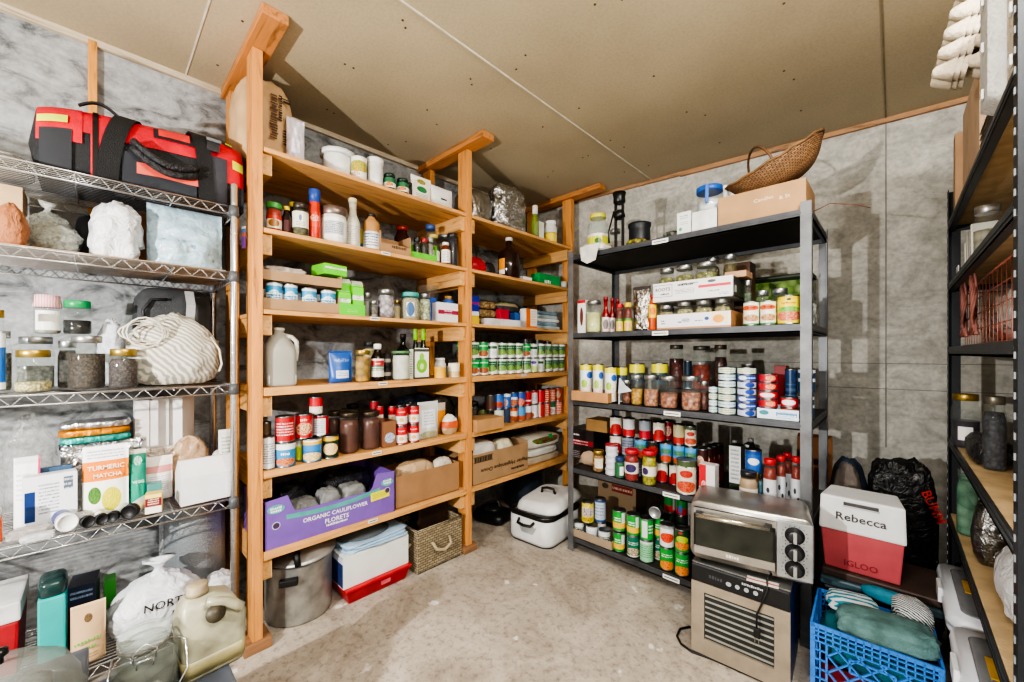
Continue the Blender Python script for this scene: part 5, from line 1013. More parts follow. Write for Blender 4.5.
carton('L', z, 526, 537, 309, .035, .06, flat('#dcd8d0', .5), 'white and orange carton left of the folded towels', front=wrap([(0, '#e0702a'), (.1, '#e6ddd2')], panel=(.0, .38, 0, 1, '#e0702a'), lines=[(.45, .9, .2, .9, '#d8b8a0', 5)]), name='orange_carton')
towel('L', z, 537, 567, 0, .03, .25, [flat('#b9ccd4', .9, var=.1), flat('#8fb0c6', .9, var=.1), flat('#dfe4e4', .9, var=.05)], 'stack of folded pale blue and white towels on the far third board', n=5, h=.145, seed=6)
# --- fourth : two rows of green labelled tins
z = Q[3]
gA = wrap([(0, '#e2e6e0'), (.12, '#dfe6dc')], panel=(.30, .70, .28, .88, '#163c26'), pics=[(.5, .36, .17, .2, '#5f8a3a', '#8aa85a')], lines=[(.34, .66, .58, .85, '#8ac8a0', 2)])
gB = wrap([(0, '#e2e4dc'), (.45, '#1f9a4c')], pics=[(.5, .28, .17, .2, '#8a4a2c', '#b0704a')], lines=[(.34, .66, .7, .85, '#dff0e0', 1)])
gC = wrap([(0, '#dfe2e0'), (.9, '#c8ccc8')], panel=[(.34, .66, .6, .8, '#27553a')], lines=[(.3, .7, .15, .55, '#8a9090', 5)])
gD = wrap([(0, '#b8cf8a'), (.45, '#dfe2dc')], pics=[(.5, .72, .1, .12, '#4a3a8a', '#6a5aa8')])
rows_ = [[gB, gB, gA, gA, gA, gA, gA, gD, gC, gA, gA, gA, gA], [gA, gB, gC, gA, gA, gA, gB, gC, gA, gA, gA, gA, gA]]
bm_ = {id(m): n for n, m in (('a', gA),)}
for lv in (0, 1):
    for k in range(12):
        m = rows_[lv][k]; kind = {id(gA): 'green bean', id(gB): 'green topped bean', id(gC): 'white labelled', id(gD): 'lime and white labelled'}[id(m)]
        can('W', z + lv * .1085, (LX - .055 - .004 * ((k * 7 + lv) % 3), 1.665 + .0835 * k), .0385, 0, 0, m, '%s tin, %s from the left, %s row of vegetable tins' % (kind, ORD[k], ['lower', 'upper'][lv]), h=.108, group='vegetable tins on the far fourth board', rot=jitter('%d%d' % (k, lv)) * .5)
for k, (a, b_) in enumerate(((521, 532), (533, 543), (543.5, 552))):
    can('L', z + .14, a, b_, 338, .20, wrap([(0, '#26282c'), (.2, ['#2f3238', '#c9ccd0', '#8ab8a0'][k]), (.8, '#2f3238')]), ['dark tin at the back above the vegetable tins', 'dark tin with a pale label at the back above the vegetable tins', 'dark tin with a mint label at the back above the vegetable tins'][k], h=.11)
    can('L', z, a, b_, 338, .20, wrap([(0, '#3a3c40')]), ['lower dark tin hidden behind the vegetable tins, left of three', 'lower dark tin hidden behind the vegetable tins, middle of three', 'lower dark tin hidden behind the vegetable tins, right of three'][k], h=.1385)
for k, Y in enumerate((1.66, 1.745)):
    for lv in (0, 1): can('W', z + lv * .1085, (LX - .16, Y), .0385, 0, 0, [gB, gA][k], ['green topped tin behind the left end of the vegetable tins, %s', 'green bean tin behind the left end of the vegetable tins, %s'][k] % ['lower', 'upper'][lv], h=.108)
# --- fifth
z = Q[4]
carton('L', z, 477, 504, 0, -.03, .16, cardboard('#bf9263'), 'plain kraft box overhanging the edge of the far fifth board', h=.075, name='kraft_box')
jar('L', z, 470, 474, 0, .18, BLACK, flat('#3a3c38'), .9, 'slim dark jar behind the overhanging kraft box, left one', h=.15)
jar('L', z, 476, 485, 0, .17, BLACK, grain('#7a5a3a', '#4a3a2a', None, 60), .9, 'dark jar behind the overhanging kraft box, right one', h=.15)
cols = ['#2a5fa8', '#2f64ae', '#c8ccd4', '#3a6ab8', '#b8262e', '#c9bfc0', '#c02a2a', '#c8341f', '#b03a22', '#b8442a']
kinds = ['dark', 'blue', 'blue', 'blue', 'blue and red', 'red and white', 'grey and white', 'red', 'orange red', 'brick red']
tops = [wrap([(0, '#5a3a30'), (.6, '#4a4640')]), wrap([(0, '#24508f'), (.3, '#2f6ab8')], pics=[(.5, .3, .14, .22, '#c0522e', '#8a2a1c')]), wrap([(0, '#2f6ab8'), (.8, '#dfe4ea')], pics=[(.45, .35, .12, .3, '#c8ccd4', '#b0522e')]), wrap([(0, '#3a70b8'), (.5, '#dfe4ec'), (.7, '#2f62b0')], pics=[(.5, .28, .17, .25, '#b04a2a', '#d08a5a')]), wrap([(0, '#b8322e'), (.3, '#2f52a0')], pics=[(.5, .3, .14, .25, '#c02a2a', '#e0a080')]),
        wrap([(0, '#c02a30'), (.25, '#d8d4d4'), (.35, '#b8262e')]), wrap([(0, '#d0d2d6'), (.85, '#b8262e')], lines=[(.3, .7, .2, .8, '#8a90a0', 5)]), wrap([(0, '#c8242a')]), wrap([(0, '#c93a22')], lines=[(.4, .6, 0, 1, '#f0d8c8', 6)]), wrap([(0, '#c04a26')], lines=[(.35, .65, 0, 1, '#f0d8c8', 7)]), wrap([(0, '#b8452c')], pics=[(.5, .5, .1, .3, '#e8d0a8', '#7a2a1a')])]
bots = [wrap([(0, '#3c4a2a'), (.5, '#6a7a4a')]), wrap([(0, '#4a5a34'), (.4, '#c9ccc0')]), None, wrap([(0, '#c8542e'), (.35, '#e6d8c0'), (.75, '#c85a34')], pics=[(.5, .2, .15, .2, '#8a3a1c', '#c86a3a')]), wrap([(0, '#b05a3a'), (.35, '#4a90c8')]), wrap([(0, '#9a5a44'), (.5, '#dde0ea')]), wrap([(0, '#dcdde6')], pics=[(.45, .2, .1, .2, '#9a4a3a', '#b86a4a')]), wrap([(0, '#d0c8b8')], panel=(.5, .7, 0, 1, '#c8342c')), tops[8], wrap([(0, '#e0e2e0'), (.6, '#2f6a4a')], pics=[(.5, .3, .1, .2, '#c8342c', '#e0e0e0')]), tops[9]]
names = ['dark soup', 'blue chili', 'blue and white', 'blue white and brown', 'blue and red', 'red and white', 'white with red rim', 'plain red', 'orange red', 'orange lettered', 'brick red']
for k in range(11):
    Y = 1.85 + .0745 * k
    if bots[k]: can('W', z, (LX - .10 + .005 * ((k * 5) % 3), Y), .0365, 0, 0, bots[k], '%s tin, %s from the left, lower tins beside the kraft box' % (names[k], ORD[k]), h=.105)
    else: can('W', z, (LX - .10, Y), .0365, 0, 0, wrap([(0, '#3a4a6a')]), 'slate blue tin, third from the left, lower tins beside the kraft box', h=.105)
    can('W', z + .1055, (LX - .10 + .005 * ((k * 5) % 3), Y), .0365, 0, 0, tops[k], '%s tin, %s from the left, upper tins beside the kraft box' % (names[k], ORD[k]), h=.105)
# --- lowest
z = Q[5]
xa, ya, _ = at('L', 469, .0); xb, yb, _ = at('L', 528, .0)
tbx = tray('L', z, 473, 528, 0, .005, .30, cardboard('#ab8a66'), 'long kraft carton with upside down French lettering on the far lowest board', h=.205, hf=.19, name='cardboard_box', cat='box', txt=[('Papier Hygiénique Doux', .86, .05, .40, '#241d18', PI, .034), ('~12', .25, .28, .18, '#241d18', PI)])
b = B(); w_ = boxpos('L', 473, 528, .005, .3)[1]
for i in range(11): b.box((-w_ * .33 + (i - 5) * .014, -.1515, .155), (.008 if i % 3 else .011, .001, .028))
b.box((-w_ * .33, -.1515, .172), (.165, .001, .003)); b.box((-w_ * .33, -.1515, .138), (.165, .001, .003)); b.build('printed_bars', flat('#2c231c', .7), tbx)
bag('L', z + .006, 473, 501, 0, .04, .20, wrap([(0, '#d8d6d0')], panel=[(.3, .36, 0, 1, '#b02a34'), (.62, .68, 0, 1, '#b02a34')]), 'white sack with red stripes at the left inside the lettered carton', h=.245, seed=101, wr=.06, sq=.6, name='sack', cat='sack')
bag('L', z + .006, 500, 516, 0, .04, .14, foil('#cfcab0', .6, 0, 9), 'cream paper bag at the right inside the lettered carton', h=.225, seed=102, wr=.1, sq=.6, name='paper_bag')
bag('L', z + .006, 494, 528, 0, .20, .08, foil('#3a302a', .4, 0), 'dark brown bag at the back of the lettered carton', h=.245, seed=103, wr=.15, sq=.6)
bag('L', z, 529, 562, 0, .03, .24, foil('#b8a890', .7, 0, 8), 'flat tan sack at the bottom right of the far lowest board', h=.06, seed=104, wr=.06, sq=.4, name='sack', cat='sack')
bag('L', z + .058, 529, 560, 0, .03, .23, foil('#d9d8d2', .5, 0, 8), 'white packet above the flat tan sack', h=.055, seed=105, wr=.06, sq=.45, name='white_packet', cat='packet')
gs = bag('L', z + .112, 529, 563, 0, .03, .24, wrap([(0, '#b5b2a2'), (.3, '#d9d6c8')], pics=[(.5, .6, .10, .12, '#4a8a3a', '#8a2a3a')]), 'pale bag with a green plant picture and green corner on top', h=.085, seed=106, wr=.05, sq=.5, name='printed_bag')
B().box((.06, -.11, .075), (.035, .006, .03), rx=-.5).build('green_corner', flat('#2aa850', .5), gs)
# --- floor below far bay
rt = thing('roaster_oven', 'white electric roaster oven with a black rim and tilted white lid on the floor', 'roaster', (-1.705, 2.10, 0), .06)
wht = flat('#d6d8d8', .35, var=.05)
W_, D_ = .345, .40
loft(B(), [rrect(W_ * .97, D_ * .97, .07, .008), rrect(W_, D_, .075, .03), rrect(W_, D_, .075, .17)], smooth=True).build('roaster_body', wht, rt)
loft(B(), [rrect(W_ * .95, D_ * .95, .07, 0), rrect(W_ * .985, D_ * .985, .072, .010)]).build('base_ring', BLACK, rt)
loft(B(), [rrect(W_ * 1.01, D_ * 1.01, .075, .168), rrect(W_ * 1.06, D_ * 1.06, .08, .185), rrect(W_ * 1.04, D_ * 1.04, .078, .20), rrect(W_ * .93, D_ * .93, .07, .20), rrect(W_ * .90, D_ * .90, .065, .15)], cap0=False).build('black_rim', flat('#1d1c1c', .3, var=.2), rt)
b = B(); loft(b, [rrect(W_ * .98, D_ * .95, .075, 0), rrect(W_ * 1.0, D_ * .97, .078, .012), rrect(W_ * .92, D_ * .88, .07, .045), rrect(W_ * .80, D_ * .78, .06, .062), rrect(W_ * .70, D_ * .68, .05, .064)]); ld = b.build('roaster_lid', wht, rt, loc=(.02, .03, .205)); ld.rotation_euler = (.10, -.10, .0)
B().tube([(-.055, 0, .062), (-.045, 0, .095), (0, 0, .102), (.045, 0, .095), (.055, 0, .062)], .009, 8).build('lid_handle', BLACK, ld)
B().tube([(-.06, -D_ / 2, .15), (-.05, -D_ / 2 - .03, .135), (0, -D_ / 2 - .034, .13), (.05, -D_ / 2 - .03, .135), (.06, -D_ / 2, .15)], .009, 8).build('side_handle', BLACK, rt)
b = B(); b.quad((-.07, -D_ / 2 - .001, .12), (-.04, -D_ / 2 - .001, .07), (.05, -D_ / 2 - .001, .07), (.08, -D_ / 2 - .001, .12)); b.build('grey_badge', flat('#a9adae', .4), rt)
el = thing('small_appliance', 'low black electric appliance with a grey cord on the floor by the second post', 'appliance', (-2.13, 2.02, 0), .3)
loft(B(), [rrect(.24, .20, .05, 0), rrect(.26, .22, .06, .03), rrect(.24, .20, .06, .06), rrect(.14, .12, .05, .075)]).build('appliance_body', flat('#18191b', .35), el)
B().lathe([(.07, .0), (.065, .02), (.0001, .024)], 24, z0=.072).build('round_plate', flat('#26282b', .3), el)
B().tube([(-.06, -.13, .005), (-.12, -.06, .02), (-.10, .02, .10), (0, .05, .14), (.05, .02, .09)], .003, 6).build('power_cord', flat('#8a8c8e', .5), el)
t = thing('enamel_pot', 'dark blue grey enamel pot at the back of the floor under the far bay', 'pot', (-2.17, 2.42, 0), 0)
B().lathe([(.15, 0), (.16, .02), (.16, .27), (.165, .275), (.155, .27), (.15, .02), (.0001, .015)], 32).build('pot_body', flat('#3a434f', .3, var=.2), t)
B().lathe([(.165, .275), (.165, .285), (.12, .295), (.0001, .31)], 32).build('pot_lid', flat('#6a6662', .4, .3), t)
# ================================================================== grey steel rack contents
z = ZM[0]
jar('M', z, 579, 603, 212, .09, flat('#d8d23a', .4), flat('#cfd0c8'), .10, 'clear gallon jar with a yellow lid and yellow label on the top steel shelf', lab=(.18, .52, wrap([(0, '#3a5a24'), (.15, '#d6d62c'), (.82, '#e0e0d0')], pics=[(.5, .5, .12, .2, '#2f5a24', '#4a7a2a')]), .45), neck=.72, gl=glass('#c4d0c6', .2))
t = bag('M', z, 575, 600, 0, -.03, .16, foil('#dad6d2', .8, 0, 7), 'white paper cloth draped over the left front of the top steel shelf', h=.05, seed=111, wr=.12, sq=.6, name='paper_cloth', cat='cloth')
b = B(); w_ = boxpos('M', 577, 598, -.03, .16)[1]; pts = [(-w_ / 2, -.088, .03), (w_ / 2, -.088, .03), (w_ * .35, -.092, -.06), (-w_ * .1, -.094, -.075), (-w_ * .42, -.092, -.05)]
b.add(pts, [(0, 1, 2, 3, 4)]); b.build('hanging_corner', flat('#dad6d2', .8), t)
jar('M', z, 601, 614, 227, .13, SILV, flat('#c9b8ae'), .6, 'small clear jar between the gallon jar and the black hand press')
hp = thing('hand_press', 'black metal hand operated can press standing on the top steel shelf', 'press', (at('M', 619, .12)[0], at('M', 619, .12)[1], z + .0005), .1)
bk_ = flat('#141517', .35); h_ = zof(193, at('M', 619, .12)[2]) - z
B().lathe([(.045, 0), (.045, .012), (.03, .02), (.0001, .022)], 20).build('base_plate', bk_, hp)
B().box((-.022, 0, h_ * .42), (.012, .018, h_ * .84)).build('upright', bk_, hp); B().box((.022, 0, h_ * .40), (.012, .018, h_ * .78)).build('upright', bk_, hp)
B().lathe([(.03, h_ * .82), (.036, h_ * .84), (.034, h_ * .92), (.040, h_), (.030, h_), (.026, h_ * .93), (.0001, h_ * .92)], 20).build('funnel', bk_, hp)
B().lathe([(.024, h_ * .56), (.036, h_ * .60), (.030, h_ * .68), (.024, h_ * .70)], 18).build('press_head', bk_, hp)
B().tube([(-.03, -.01, h_ * .7), (-.06, -.02, h_ * .35), (-.055, -.02, .06)], .005, 6).build('lever_arm', bk_, hp)
pt2 = jar('M', z, 626, 648, 220, .13, None, None, 0, 'black plastic plant pot right of the hand press', gl=flat('#1f2329', .45), name='plant_pot', cat='pot', neck=1.08)
bag('M', z, 624, 643, 0, .02, .08, grain('#1a1a16', '#c9a82c', '#7a8a3a', 60), 'black and yellow seed packet lying in front of the plant pot', h=.035, seed=112, wr=.15, name='seed_packet', cat='packet')
bag('M', z, 645, 668, 232, .06, .12, foil('#6f7270', .7, 0), 'grey rag bundle in the middle of the top steel shelf', seed=113, wr=.2, name='rag', cat='cloth')
bag('M', z, 661, 677, 230, .05, .09, grain('#1f2a1c', '#4a5a3a', '#8a8a80', 50), 'dark green mesh packet left of the white boxes', seed=114, wr=.1, name='mesh_packet', cat='packet')
carton('M', z, 677, 691, 212, .03, .08, flat('#d6d8d6', .5), 'white carton with a green round mark on the top steel shelf', front=wrap([(0, '#d8dad8')], pics=[(.25, .25, .12, .08, '#3a9a5a', '#4aa86a')], lines=[(.2, .8, .7, .9, '#7a8288', 2), (.2, .8, .45, .6, '#9aa0a4', 2)]))
carton('M', z, 692, 717, 208, .03, .12, flat('#dfe0de', .5), 'plain white box below the clear blue lidded jug', name='white_box', h=.1)
cj = jar('M', z + .1005, 697, 722, 184, .09, flat('#2a62b8', .4), flat('#d8dde0'), .5, 'clear plastic jug with a bright blue lid and handle', name='clear_jug', cat='jug', neck=1.0, lidh=.02, h=.125)
B().box((-.012, -cylpos('M', 697, 722, .09)[3] - .012, .075), (.016, .012, .09)).build('blue_handle', flat('#2a62b8', .4), cj, bev=.003)
for a, b_, l in ((722, 728, 'left small white cup at the back of the top steel shelf'), (729, 736, 'right small white cup at the back of the top steel shelf')):
    bottle('M', z, a, b_, 186, .32, WHITE, WHITE, l, nz=.8, neck=.9, name='cup', cat='cup')
kb = carton('M', z, 718, 806, 0, .02, .26, cardboard('#b38e66'), 'long kraft cardboard box with chalky handwriting carrying the wicker basket', h=.149, name='cardboard_box', txt=[('Candles', .22, .05, .62, '#d8cbb4', .05), ('& St', .12, .28, .55, '#d8cbb4', .1)])
c, w_, d_ = boxpos('M', 718, 806, .02, .26); B().box((0, 0, .1495), (.004, .26, .001), rz=PI / 2).build('flap_seam', flat('#7a5c3c'), kb)
# wicker basket
wk = thing('wicker_basket', 'brown wicker gathering basket tilted on top of the kraft cardboard box', 'basket', (-.375, 2.17, z + .19), 0); wk.rotation_euler = (.18, -.33, -.10)
def wicker():
    m, nt, p = newmat('woven_wicker'); tc = N(nt, 'ShaderNodeTexCoord'); mp = N(nt, 'ShaderNodeMapping'); mp.inputs['Scale'].default_value = (46, 15, 1); nt.links.new(tc.outputs['UV'], mp.inputs[0])
    ck = N(nt, 'ShaderNodeTexBrick'); nt.links.new(mp.outputs[0], ck.inputs['Vector']); ck.inputs['Scale'].default_value = 1; ck.inputs['Brick Width'].default_value = 1.0; ck.inputs['Row Height'].default_value = .5; ck.inputs['Mortar Size'].default_value = .08
    ck.inputs['Color1'].default_value = lin('#9a7550'); ck.inputs['Color2'].default_value = lin('#7a5838'); ck.inputs['Mortar'].default_value = lin('#33241a')
    nt.links.new(ck.outputs[0], p.inputs['Base Color']); p.inputs['Roughness'].default_value = .7; bump(nt, p, ck.outputs['Fac'], -.9, .004); return m
WK = wicker(); b = B(); nu, nv = 40, 14; L2, W2 = .205, .13
def boat(u, v, off=0):
    a = 2 * PI * u; k = v ** .6; lift = .03 * abs(math.cos(a)) ** 3 * v ** 2
    return ((L2 * math.cos(a) + off * math.cos(a)) * k, (W2 * math.sin(a) + off * math.sin(a)) * k, .10 * v ** 2.2 - .03 + lift)
for off, fl in ((0, 0), (-.006, 1)):
    vs = [boat(i / nu, (j + .001) / nv, off) for j in range(nv + 1) for i in range(nu)]; fs = []; uv = []
    for j in range(nv):
        for i in range(nu):
            k = (i + 1) % nu; q = (j * nu + i, j * nu + k, (j + 1) * nu + k, (j + 1) * nu + i); fs.append(q[::-1] if fl else q); uu = [(i / nu, j / nv), ((i + 1) / nu, j / nv), ((i + 1) / nu, (j + 1) / nv), (i / nu, (j + 1) / nv)]; uv.append(uu[::-1] if fl else uu)
    b.add([(x, y, z_ + (.004 if fl else 0)) for x, y, z_ in vs], fs, 0, uv, True)
b.build('woven_body', WK, wk)
b = B(); rim = [Vector(boat(i / 48, 1)) for i in range(48)]
b.tube([p + Vector((0, 0, .003 * math.sin(i * 1.6))) for i, p in enumerate(rim)], .006, 6, closed=True); b.build('braided_rim', flat('#8a6844', .7, var=.3), wk)
b = B(); hd = [Vector((-.05 - .075 * math.cos(t), W2 * .95 * math.cos(t), .065 + .13 * math.sin(t))) for t in [PI * i / 18 for i in range(19)]]; b.tube(hd, .006, 6); b.build('hoop_handle', flat('#6d4f35', .6), wk)
st = thing('dried_stem', 'thin dried red stem sticking out past the steel rack corner', 'stem', (0, 0, 0), 0)
B().tube([(-.27, 2.22, z + .01), (-.20, 2.22, z + .035), (-.12, 2.22, z + .01), (-.07, 2.22, z - .015)], .002, 5).build('stalk', flat('#7a4a3c', .7), st)
# --- second shelf
z = ZM[1]
carton('M', z, 578, 586, 300, .04, .07, flat('#d8d6d2', .5), 'tall white box with a dark and red figure on the second steel shelf', front=wrap([(0, '#dcdad6'), (.9, '#b8262e')], pics=[(.5, .5, .22, .28, '#2a2226', '#8a4a3c')]), name='tall_box')
jar('M', z, 586, 602, 301, .06, SILV, flat('#d6d79a', .5), .68, 'clear jar two thirds full of pale yellow powder')
hs = flat('#8a1a1c', .2); hl = wrap([(0, '#d6d2d0')], pics=[(.5, .5, .12, .35, '#5a5458', '#8a7a7a')], lines=[(.3, .7, .05, .2, '#b02a34', 1)])
for k, (a, b_, ins) in enumerate(((602, 609.5, .05), (608, 614.5, .075), (613, 619, .10))):
    bottle('M', z, a, b_, 297 + k, ins, hs, flat('#8a1a1c', .4), 'slender hot sauce bottle with a white label, %s of three' % ['left', 'middle', 'right'][k], nz=.5, neck=.5, lab=(.02, .42, hl), name='sauce_bottle', group='hot sauce bottles')
for k, (a, b_, yt) in enumerate(((616, 623.5, 304), (624, 632, 303))):
    jar('M', z, a, b_, yt, .05, flat(['#b8262e', '#d8b82c'][k], .4), flat('#7a2a1c', .3), .9, ['small jar with a red lid and yellow label right of the hot sauces', 'small jar with a yellow lid and yellow label beside the foil pouch'][k], lab=(.02, .45, wrap([(0, '#e0c83a'), (.8, '#4a8a3a')], pics=[(.5, .4, .14, .3, '#b8522e', '#e8e0a0')])), name='spice_jar')
pouch('M', z, 631, 648, 286, .05, .06, foil('#bdbab6', .25), 'tall silver foil pouch with a dark top on the second steel shelf', seed=13, wr=.4, strip=flat('#3a3232', .4))
bottle('M', z, 648, 657, 292, .05, flat('#c8521c', .35), flat('#b0301c', .4), 'orange and yellow labelled squeeze bottle left of the big white box', nz=.68, neck=.5, lab=(.35, .72, wrap([(0, '#e8c22c')], pics=[(.5, .5, .12, .3, '#c8302a', '#e8a02c')])), name='sauce_bottle')
lowt = tray('M', z, 657, 731, 308, .03, .24, cardboard('#c08a58'), 'lower white fronted tray of squat glass jars on the second steel shelf', hf=.078, h=.08, front=wrap([(0, '#b8845a'), (.12, '#e0e0e4')], panel=[(.76, .97, .25, .95, '#e8d8b4')], pics=[(.85, .55, .07, .25, '#e8a02c', '#d8902a'), (.70, .6, .03, .12, '#2a4a8a', '#2a4a8a'), (.42, .55, .06, .14, '#c0c4cc', '#8a929c')], lines=[(.30, .36, .3, .5, '#3a3f48', 1), (.06, .12, .35, .7, '#3a3f48', 2), (.54, .64, .45, .6, '#3a3f48', 1)]), name='jar_tray')
jc = grain('#a89c62', '#c9bf8a', '#8a8050', 55)
for k, (a, b_) in enumerate(((658, 675), (676, 694), (695, 713), (714, 731))):
    jar('M', z + .004, a, b_, 0, .075, SILV, jc, .82, 'squat jar of pale mustard grain in the lower tray, %s from the left' % ORD[k], h=.137, name='glass_jar', group='squat jars in the lower tray')
for k, (a, b_) in enumerate(((660, 676), (700, 716))):
    jar('M', z + .004, a, b_, 0, .19, SILV, jc, .82, ['squat jar in the back row of the lower tray at left', 'squat jar in the back row of the lower tray at right'][k], h=.137)
rb = tray('M', z + .1445, 653, 733, 0, .02, .25, flat('#d4d4d6', .5), 'open white box lettered ROOTS with a red stripe stacked on the jars', h=.098, hf=.098, name='white_box', cat='box', front=wrap([(0, '#dedee0')], panel=[(.60, .98, .54, .68, '#d23a4a')], pics=[(.76, .84, .05, .07, '#3a4048', '#5a626c')], lines=[(.36, .60, .72, .88, '#6a707a', 1), (.3, .55, .35, .6, '#8a909a', 3), (.72, .85, .3, .45, '#8a909a', 1), (.84, .96, .12, .22, '#6a707a', 1)]))
w_ = boxpos('M', 653, 733, .02, .25)[1]
b = B(); b.text('ROOTS', w_ * .20, -w_ * .36, .064, y=-.1275, mi=0).text('~8', w_ * .12, -w_ * .33, .040, y=-.1275, mi=0).text('~11', w_ * .20, -w_ * .06, .078, y=-.1275, mi=0); b.build('printed_text', INK, rb)
b = B(); x0 = -w_ * .36; 
for (cx, cz, sx_, sz_) in ((x0, .086, w_ * .25, .0015), (x0, .026, w_ * .25, .0015), (x0 - w_ * .125, .056, .0015, .06), (x0 + w_ * .125, .056, .0015, .06)): b.box((cx, -.1275, cz), (sx_, .0006, sz_))
b.build('printed_frame', INK, rb)
B().box((w_ / 2 + .001, 0, .049), (.002, .244, .092)).build('dark_end', wrap([(0, '#3a3236')], panel=[(.06, .2, .2, .55, '#c8c4c4')]), rb)
for k, (a, b_, yt) in enumerate(((659, 675, 269), (675.5, 694, 266), (695, 718, 263))):
    jar('M', z + .149, a, b_, yt, .09, SILV, grain('#8f8c4a', '#b0ab6a', '#76743a', 60), .80, 'squat jar of olive green contents in the ROOTS box, %s from the left' % ORD[k], group='jars in the open white box')
for k, (a, b_, yt) in enumerate(((706, 720, 258), (722, 738, 255))):
    jar('M', z + .149, a, b_, yt, .22 - .06 * k, SILV, grain('#5a4a1c', '#6a5a2a', None, 60), .85, ['darker jar at the back left in the ROOTS box', 'darker jar at the back right in the ROOTS box'][k])
carton('M', z + .2435, 720, 744, 268, .10, .13, cardboard('#c09878'), 'kraft flap box lying on the right end of the ROOTS box', h=.03, name='kraft_box') 
jar('M', z, 744, 752, 283, .10, SILV, grain('#7a8a6a', '#4a5a44', None, 70), .8, 'narrow jar at the right end of the white box stack', h=.22)
ac = wrap([(0, '#3a8a4a'), (.06, '#e6e4d4'), (.55, '#e2e2cc'), (.9, '#dfe4d0')], pics=[(.47, .76, .20, .12, '#d8642a', '#c8502a'), (.5, .30, .17, .16, '#c8b88a', '#a85a3a')])
can('M', z, 743, 759.5, 302, .05, ac, 'cream tin with an orange band, left of the pair beside the yellow tin', txt=[('~7', 1.1, 0, .74, '#7a2a14')])
can('M', z, 760, 776.5, 301, .05, ac, 'cream tin with an orange band, right of the pair beside the yellow tin', txt=[('~7', 1.1, 0, .74, '#7a2a14')])
can('M', z, 777, 800.5, 296, .05, wrap([(0, '#e6d22a'), (.9, '#d8c020')], pics=[(.5, .28, .22, .2, '#d89a7a', '#b8523a'), (.5, .52, .2, .1, '#5a9a3a', '#8aba5a')], panel=[(.47, .53, .85, .93, '#3a3a2a')]), 'large yellow tin of peppers on the second steel shelf', txt=[('Las Morenas', 1.3, 0, .74, '#b8321c')])
jar('M', z, 755, 770, 291, .16, SILV, flat('#b8b8a8'), .4, 'clear jar behind the cream tins on the second steel shelf')
jar('M', z, 771, 789, 289, .16, SILV, grain('#9a9070', '#b5ad8c', None, 60), .6, 'clear jar behind the yellow tin on the second steel shelf')
gj = thing('pickle_container', 'big square clear container full of green sliced pickles at the back right', 'container', (-.44, 2.46, z + .0005), 0)
loft(B(), [rrect(.30, .18, .03, 0), rrect(.31, .19, .03, .01), rrect(.31, .19, .03, .26)]).build('container_body', glass('#6a8a5a', .12), gj)
loft(B(), [rrect(.29, .17, .03, .006), rrect(.295, .175, .03, .25)]).build('contents', grain('#4a7a20', '#86a845', '#a8bc78', 26), gj)
loft(B(), [rrect(.315, .195, .03, .26), rrect(.315, .195, .03, .28)]).build('container_lid', flat('#2a3324', .5), gj)
carton('M', z, 735, 752, 262, .30, .12, flat('#5a3a22', .6), 'brown box standing behind the narrow jar', name='brown_box')
jar('W', z, (-.285, 2.30), .032, 0, 0, SILV, grain('#8a8d84', '#c4c8c0', None, 60), .8, 'narrow jar of grey pieces at the right end behind the rack post', h=.15)
# --- third shelf
z = ZM[2]
nc = wrap([(0, '#dfe4d8'), (.62, '#dfe6f0'), (.84, '#e6dc2a')], pics=[(.5, .22, .2, .2, '#d8b8a0', '#e8e8e0'), (.44, .45, .08, .12, '#a8c83a', '#8ab83a'), (.6, .70, .09, .10, '#2f62b8', '#2f62b8')])
kt = tray('M', z, 569, 609, 388, -.028, .20, cardboard('#b88a5c'), 'kraft tray overhanging the left front of the middle steel shelf', hf=.06, h=.06)
for k, (a, b_, ins) in enumerate(((580, 592.5, .07), (593, 603.5, .05), (604, 617.5, .05))):
    can('M', z + .004, a, b_, 364, ins, nc, 'white tin with a yellow top and nut picture, %s from the left' % ORD[k], group='yellow topped tins in the kraft tray', tall=1)
for k, (a, b_, ins) in enumerate(((616, 628, .14), (629, 645, .18), (651, 668, .18))):
    can('M', z, a, b_, 364 - k * .5, ins, wrap([(0, '#4a4a44'), (.5, '#3a4a5a'), (.78, '#d8d02a')]), 'yellow topped tin in the back row behind the mason jars, %s from the left' % ORD[k])
b = B(); pc = thing('paper_card', 'folded white card leaning between the yellow topped tins and mason jars', 'card', (at('M', 624, .03)[0], at('M', 624, .03)[1], z + .001), 0)
b.add([(-.028, -.012, 0), (-.02, -.012, 0), (-.028, .01, .145), (-.036, .01, .145), (.055, -.015, .065), (-.03, .0, .135)], [(0, 1, 2, 3), (2, 5, 4)]); b.add([(-.03, .0, .135), (.06, -.02, .08), (-.02, -.03, .06)], [(0, 1, 2)]); b.build('card_sheet', flat('#c9cfda', .6), pc)
mjr = [(622, 631.5, 380, .07, '#b8704a', '#8a4a34', .5, 'narrow mason jar of brown pickles leftmost in the front row'), (631, 643, 375, .06, '#d8962a', '#e0b04a', .5, 'mason jar of orange yellow slices second in the front row'), (643.5, 659, 375, .055, '#b06a4c', '#d89a78', .5, 'mason jar of salmon coloured meat third in the front row'), (660, 678, 376, .055, '#a8553c', '#cf8d70', .42, 'mason jar of red brown meat fourth in the front row'), (681, 701, 376, .05, '#a8583f', '#d89c80', .48, 'mason jar of pinkish meat at the right of the front row')]
for a, b_, yt, ins, c1, c2, fl, l in mjr:
    jar('M', z, a, b_, yt, ins, SILV, grain(c1, c2, None, 70, .4), fl + .1, l, neck=.88)
jar('M', z, 699, 709, 381, .10, SILV, grain('#6a2a1c', '#8a4a34', None, 60, .4), .7, 'darker mason jar partly behind the rightmost front jar')
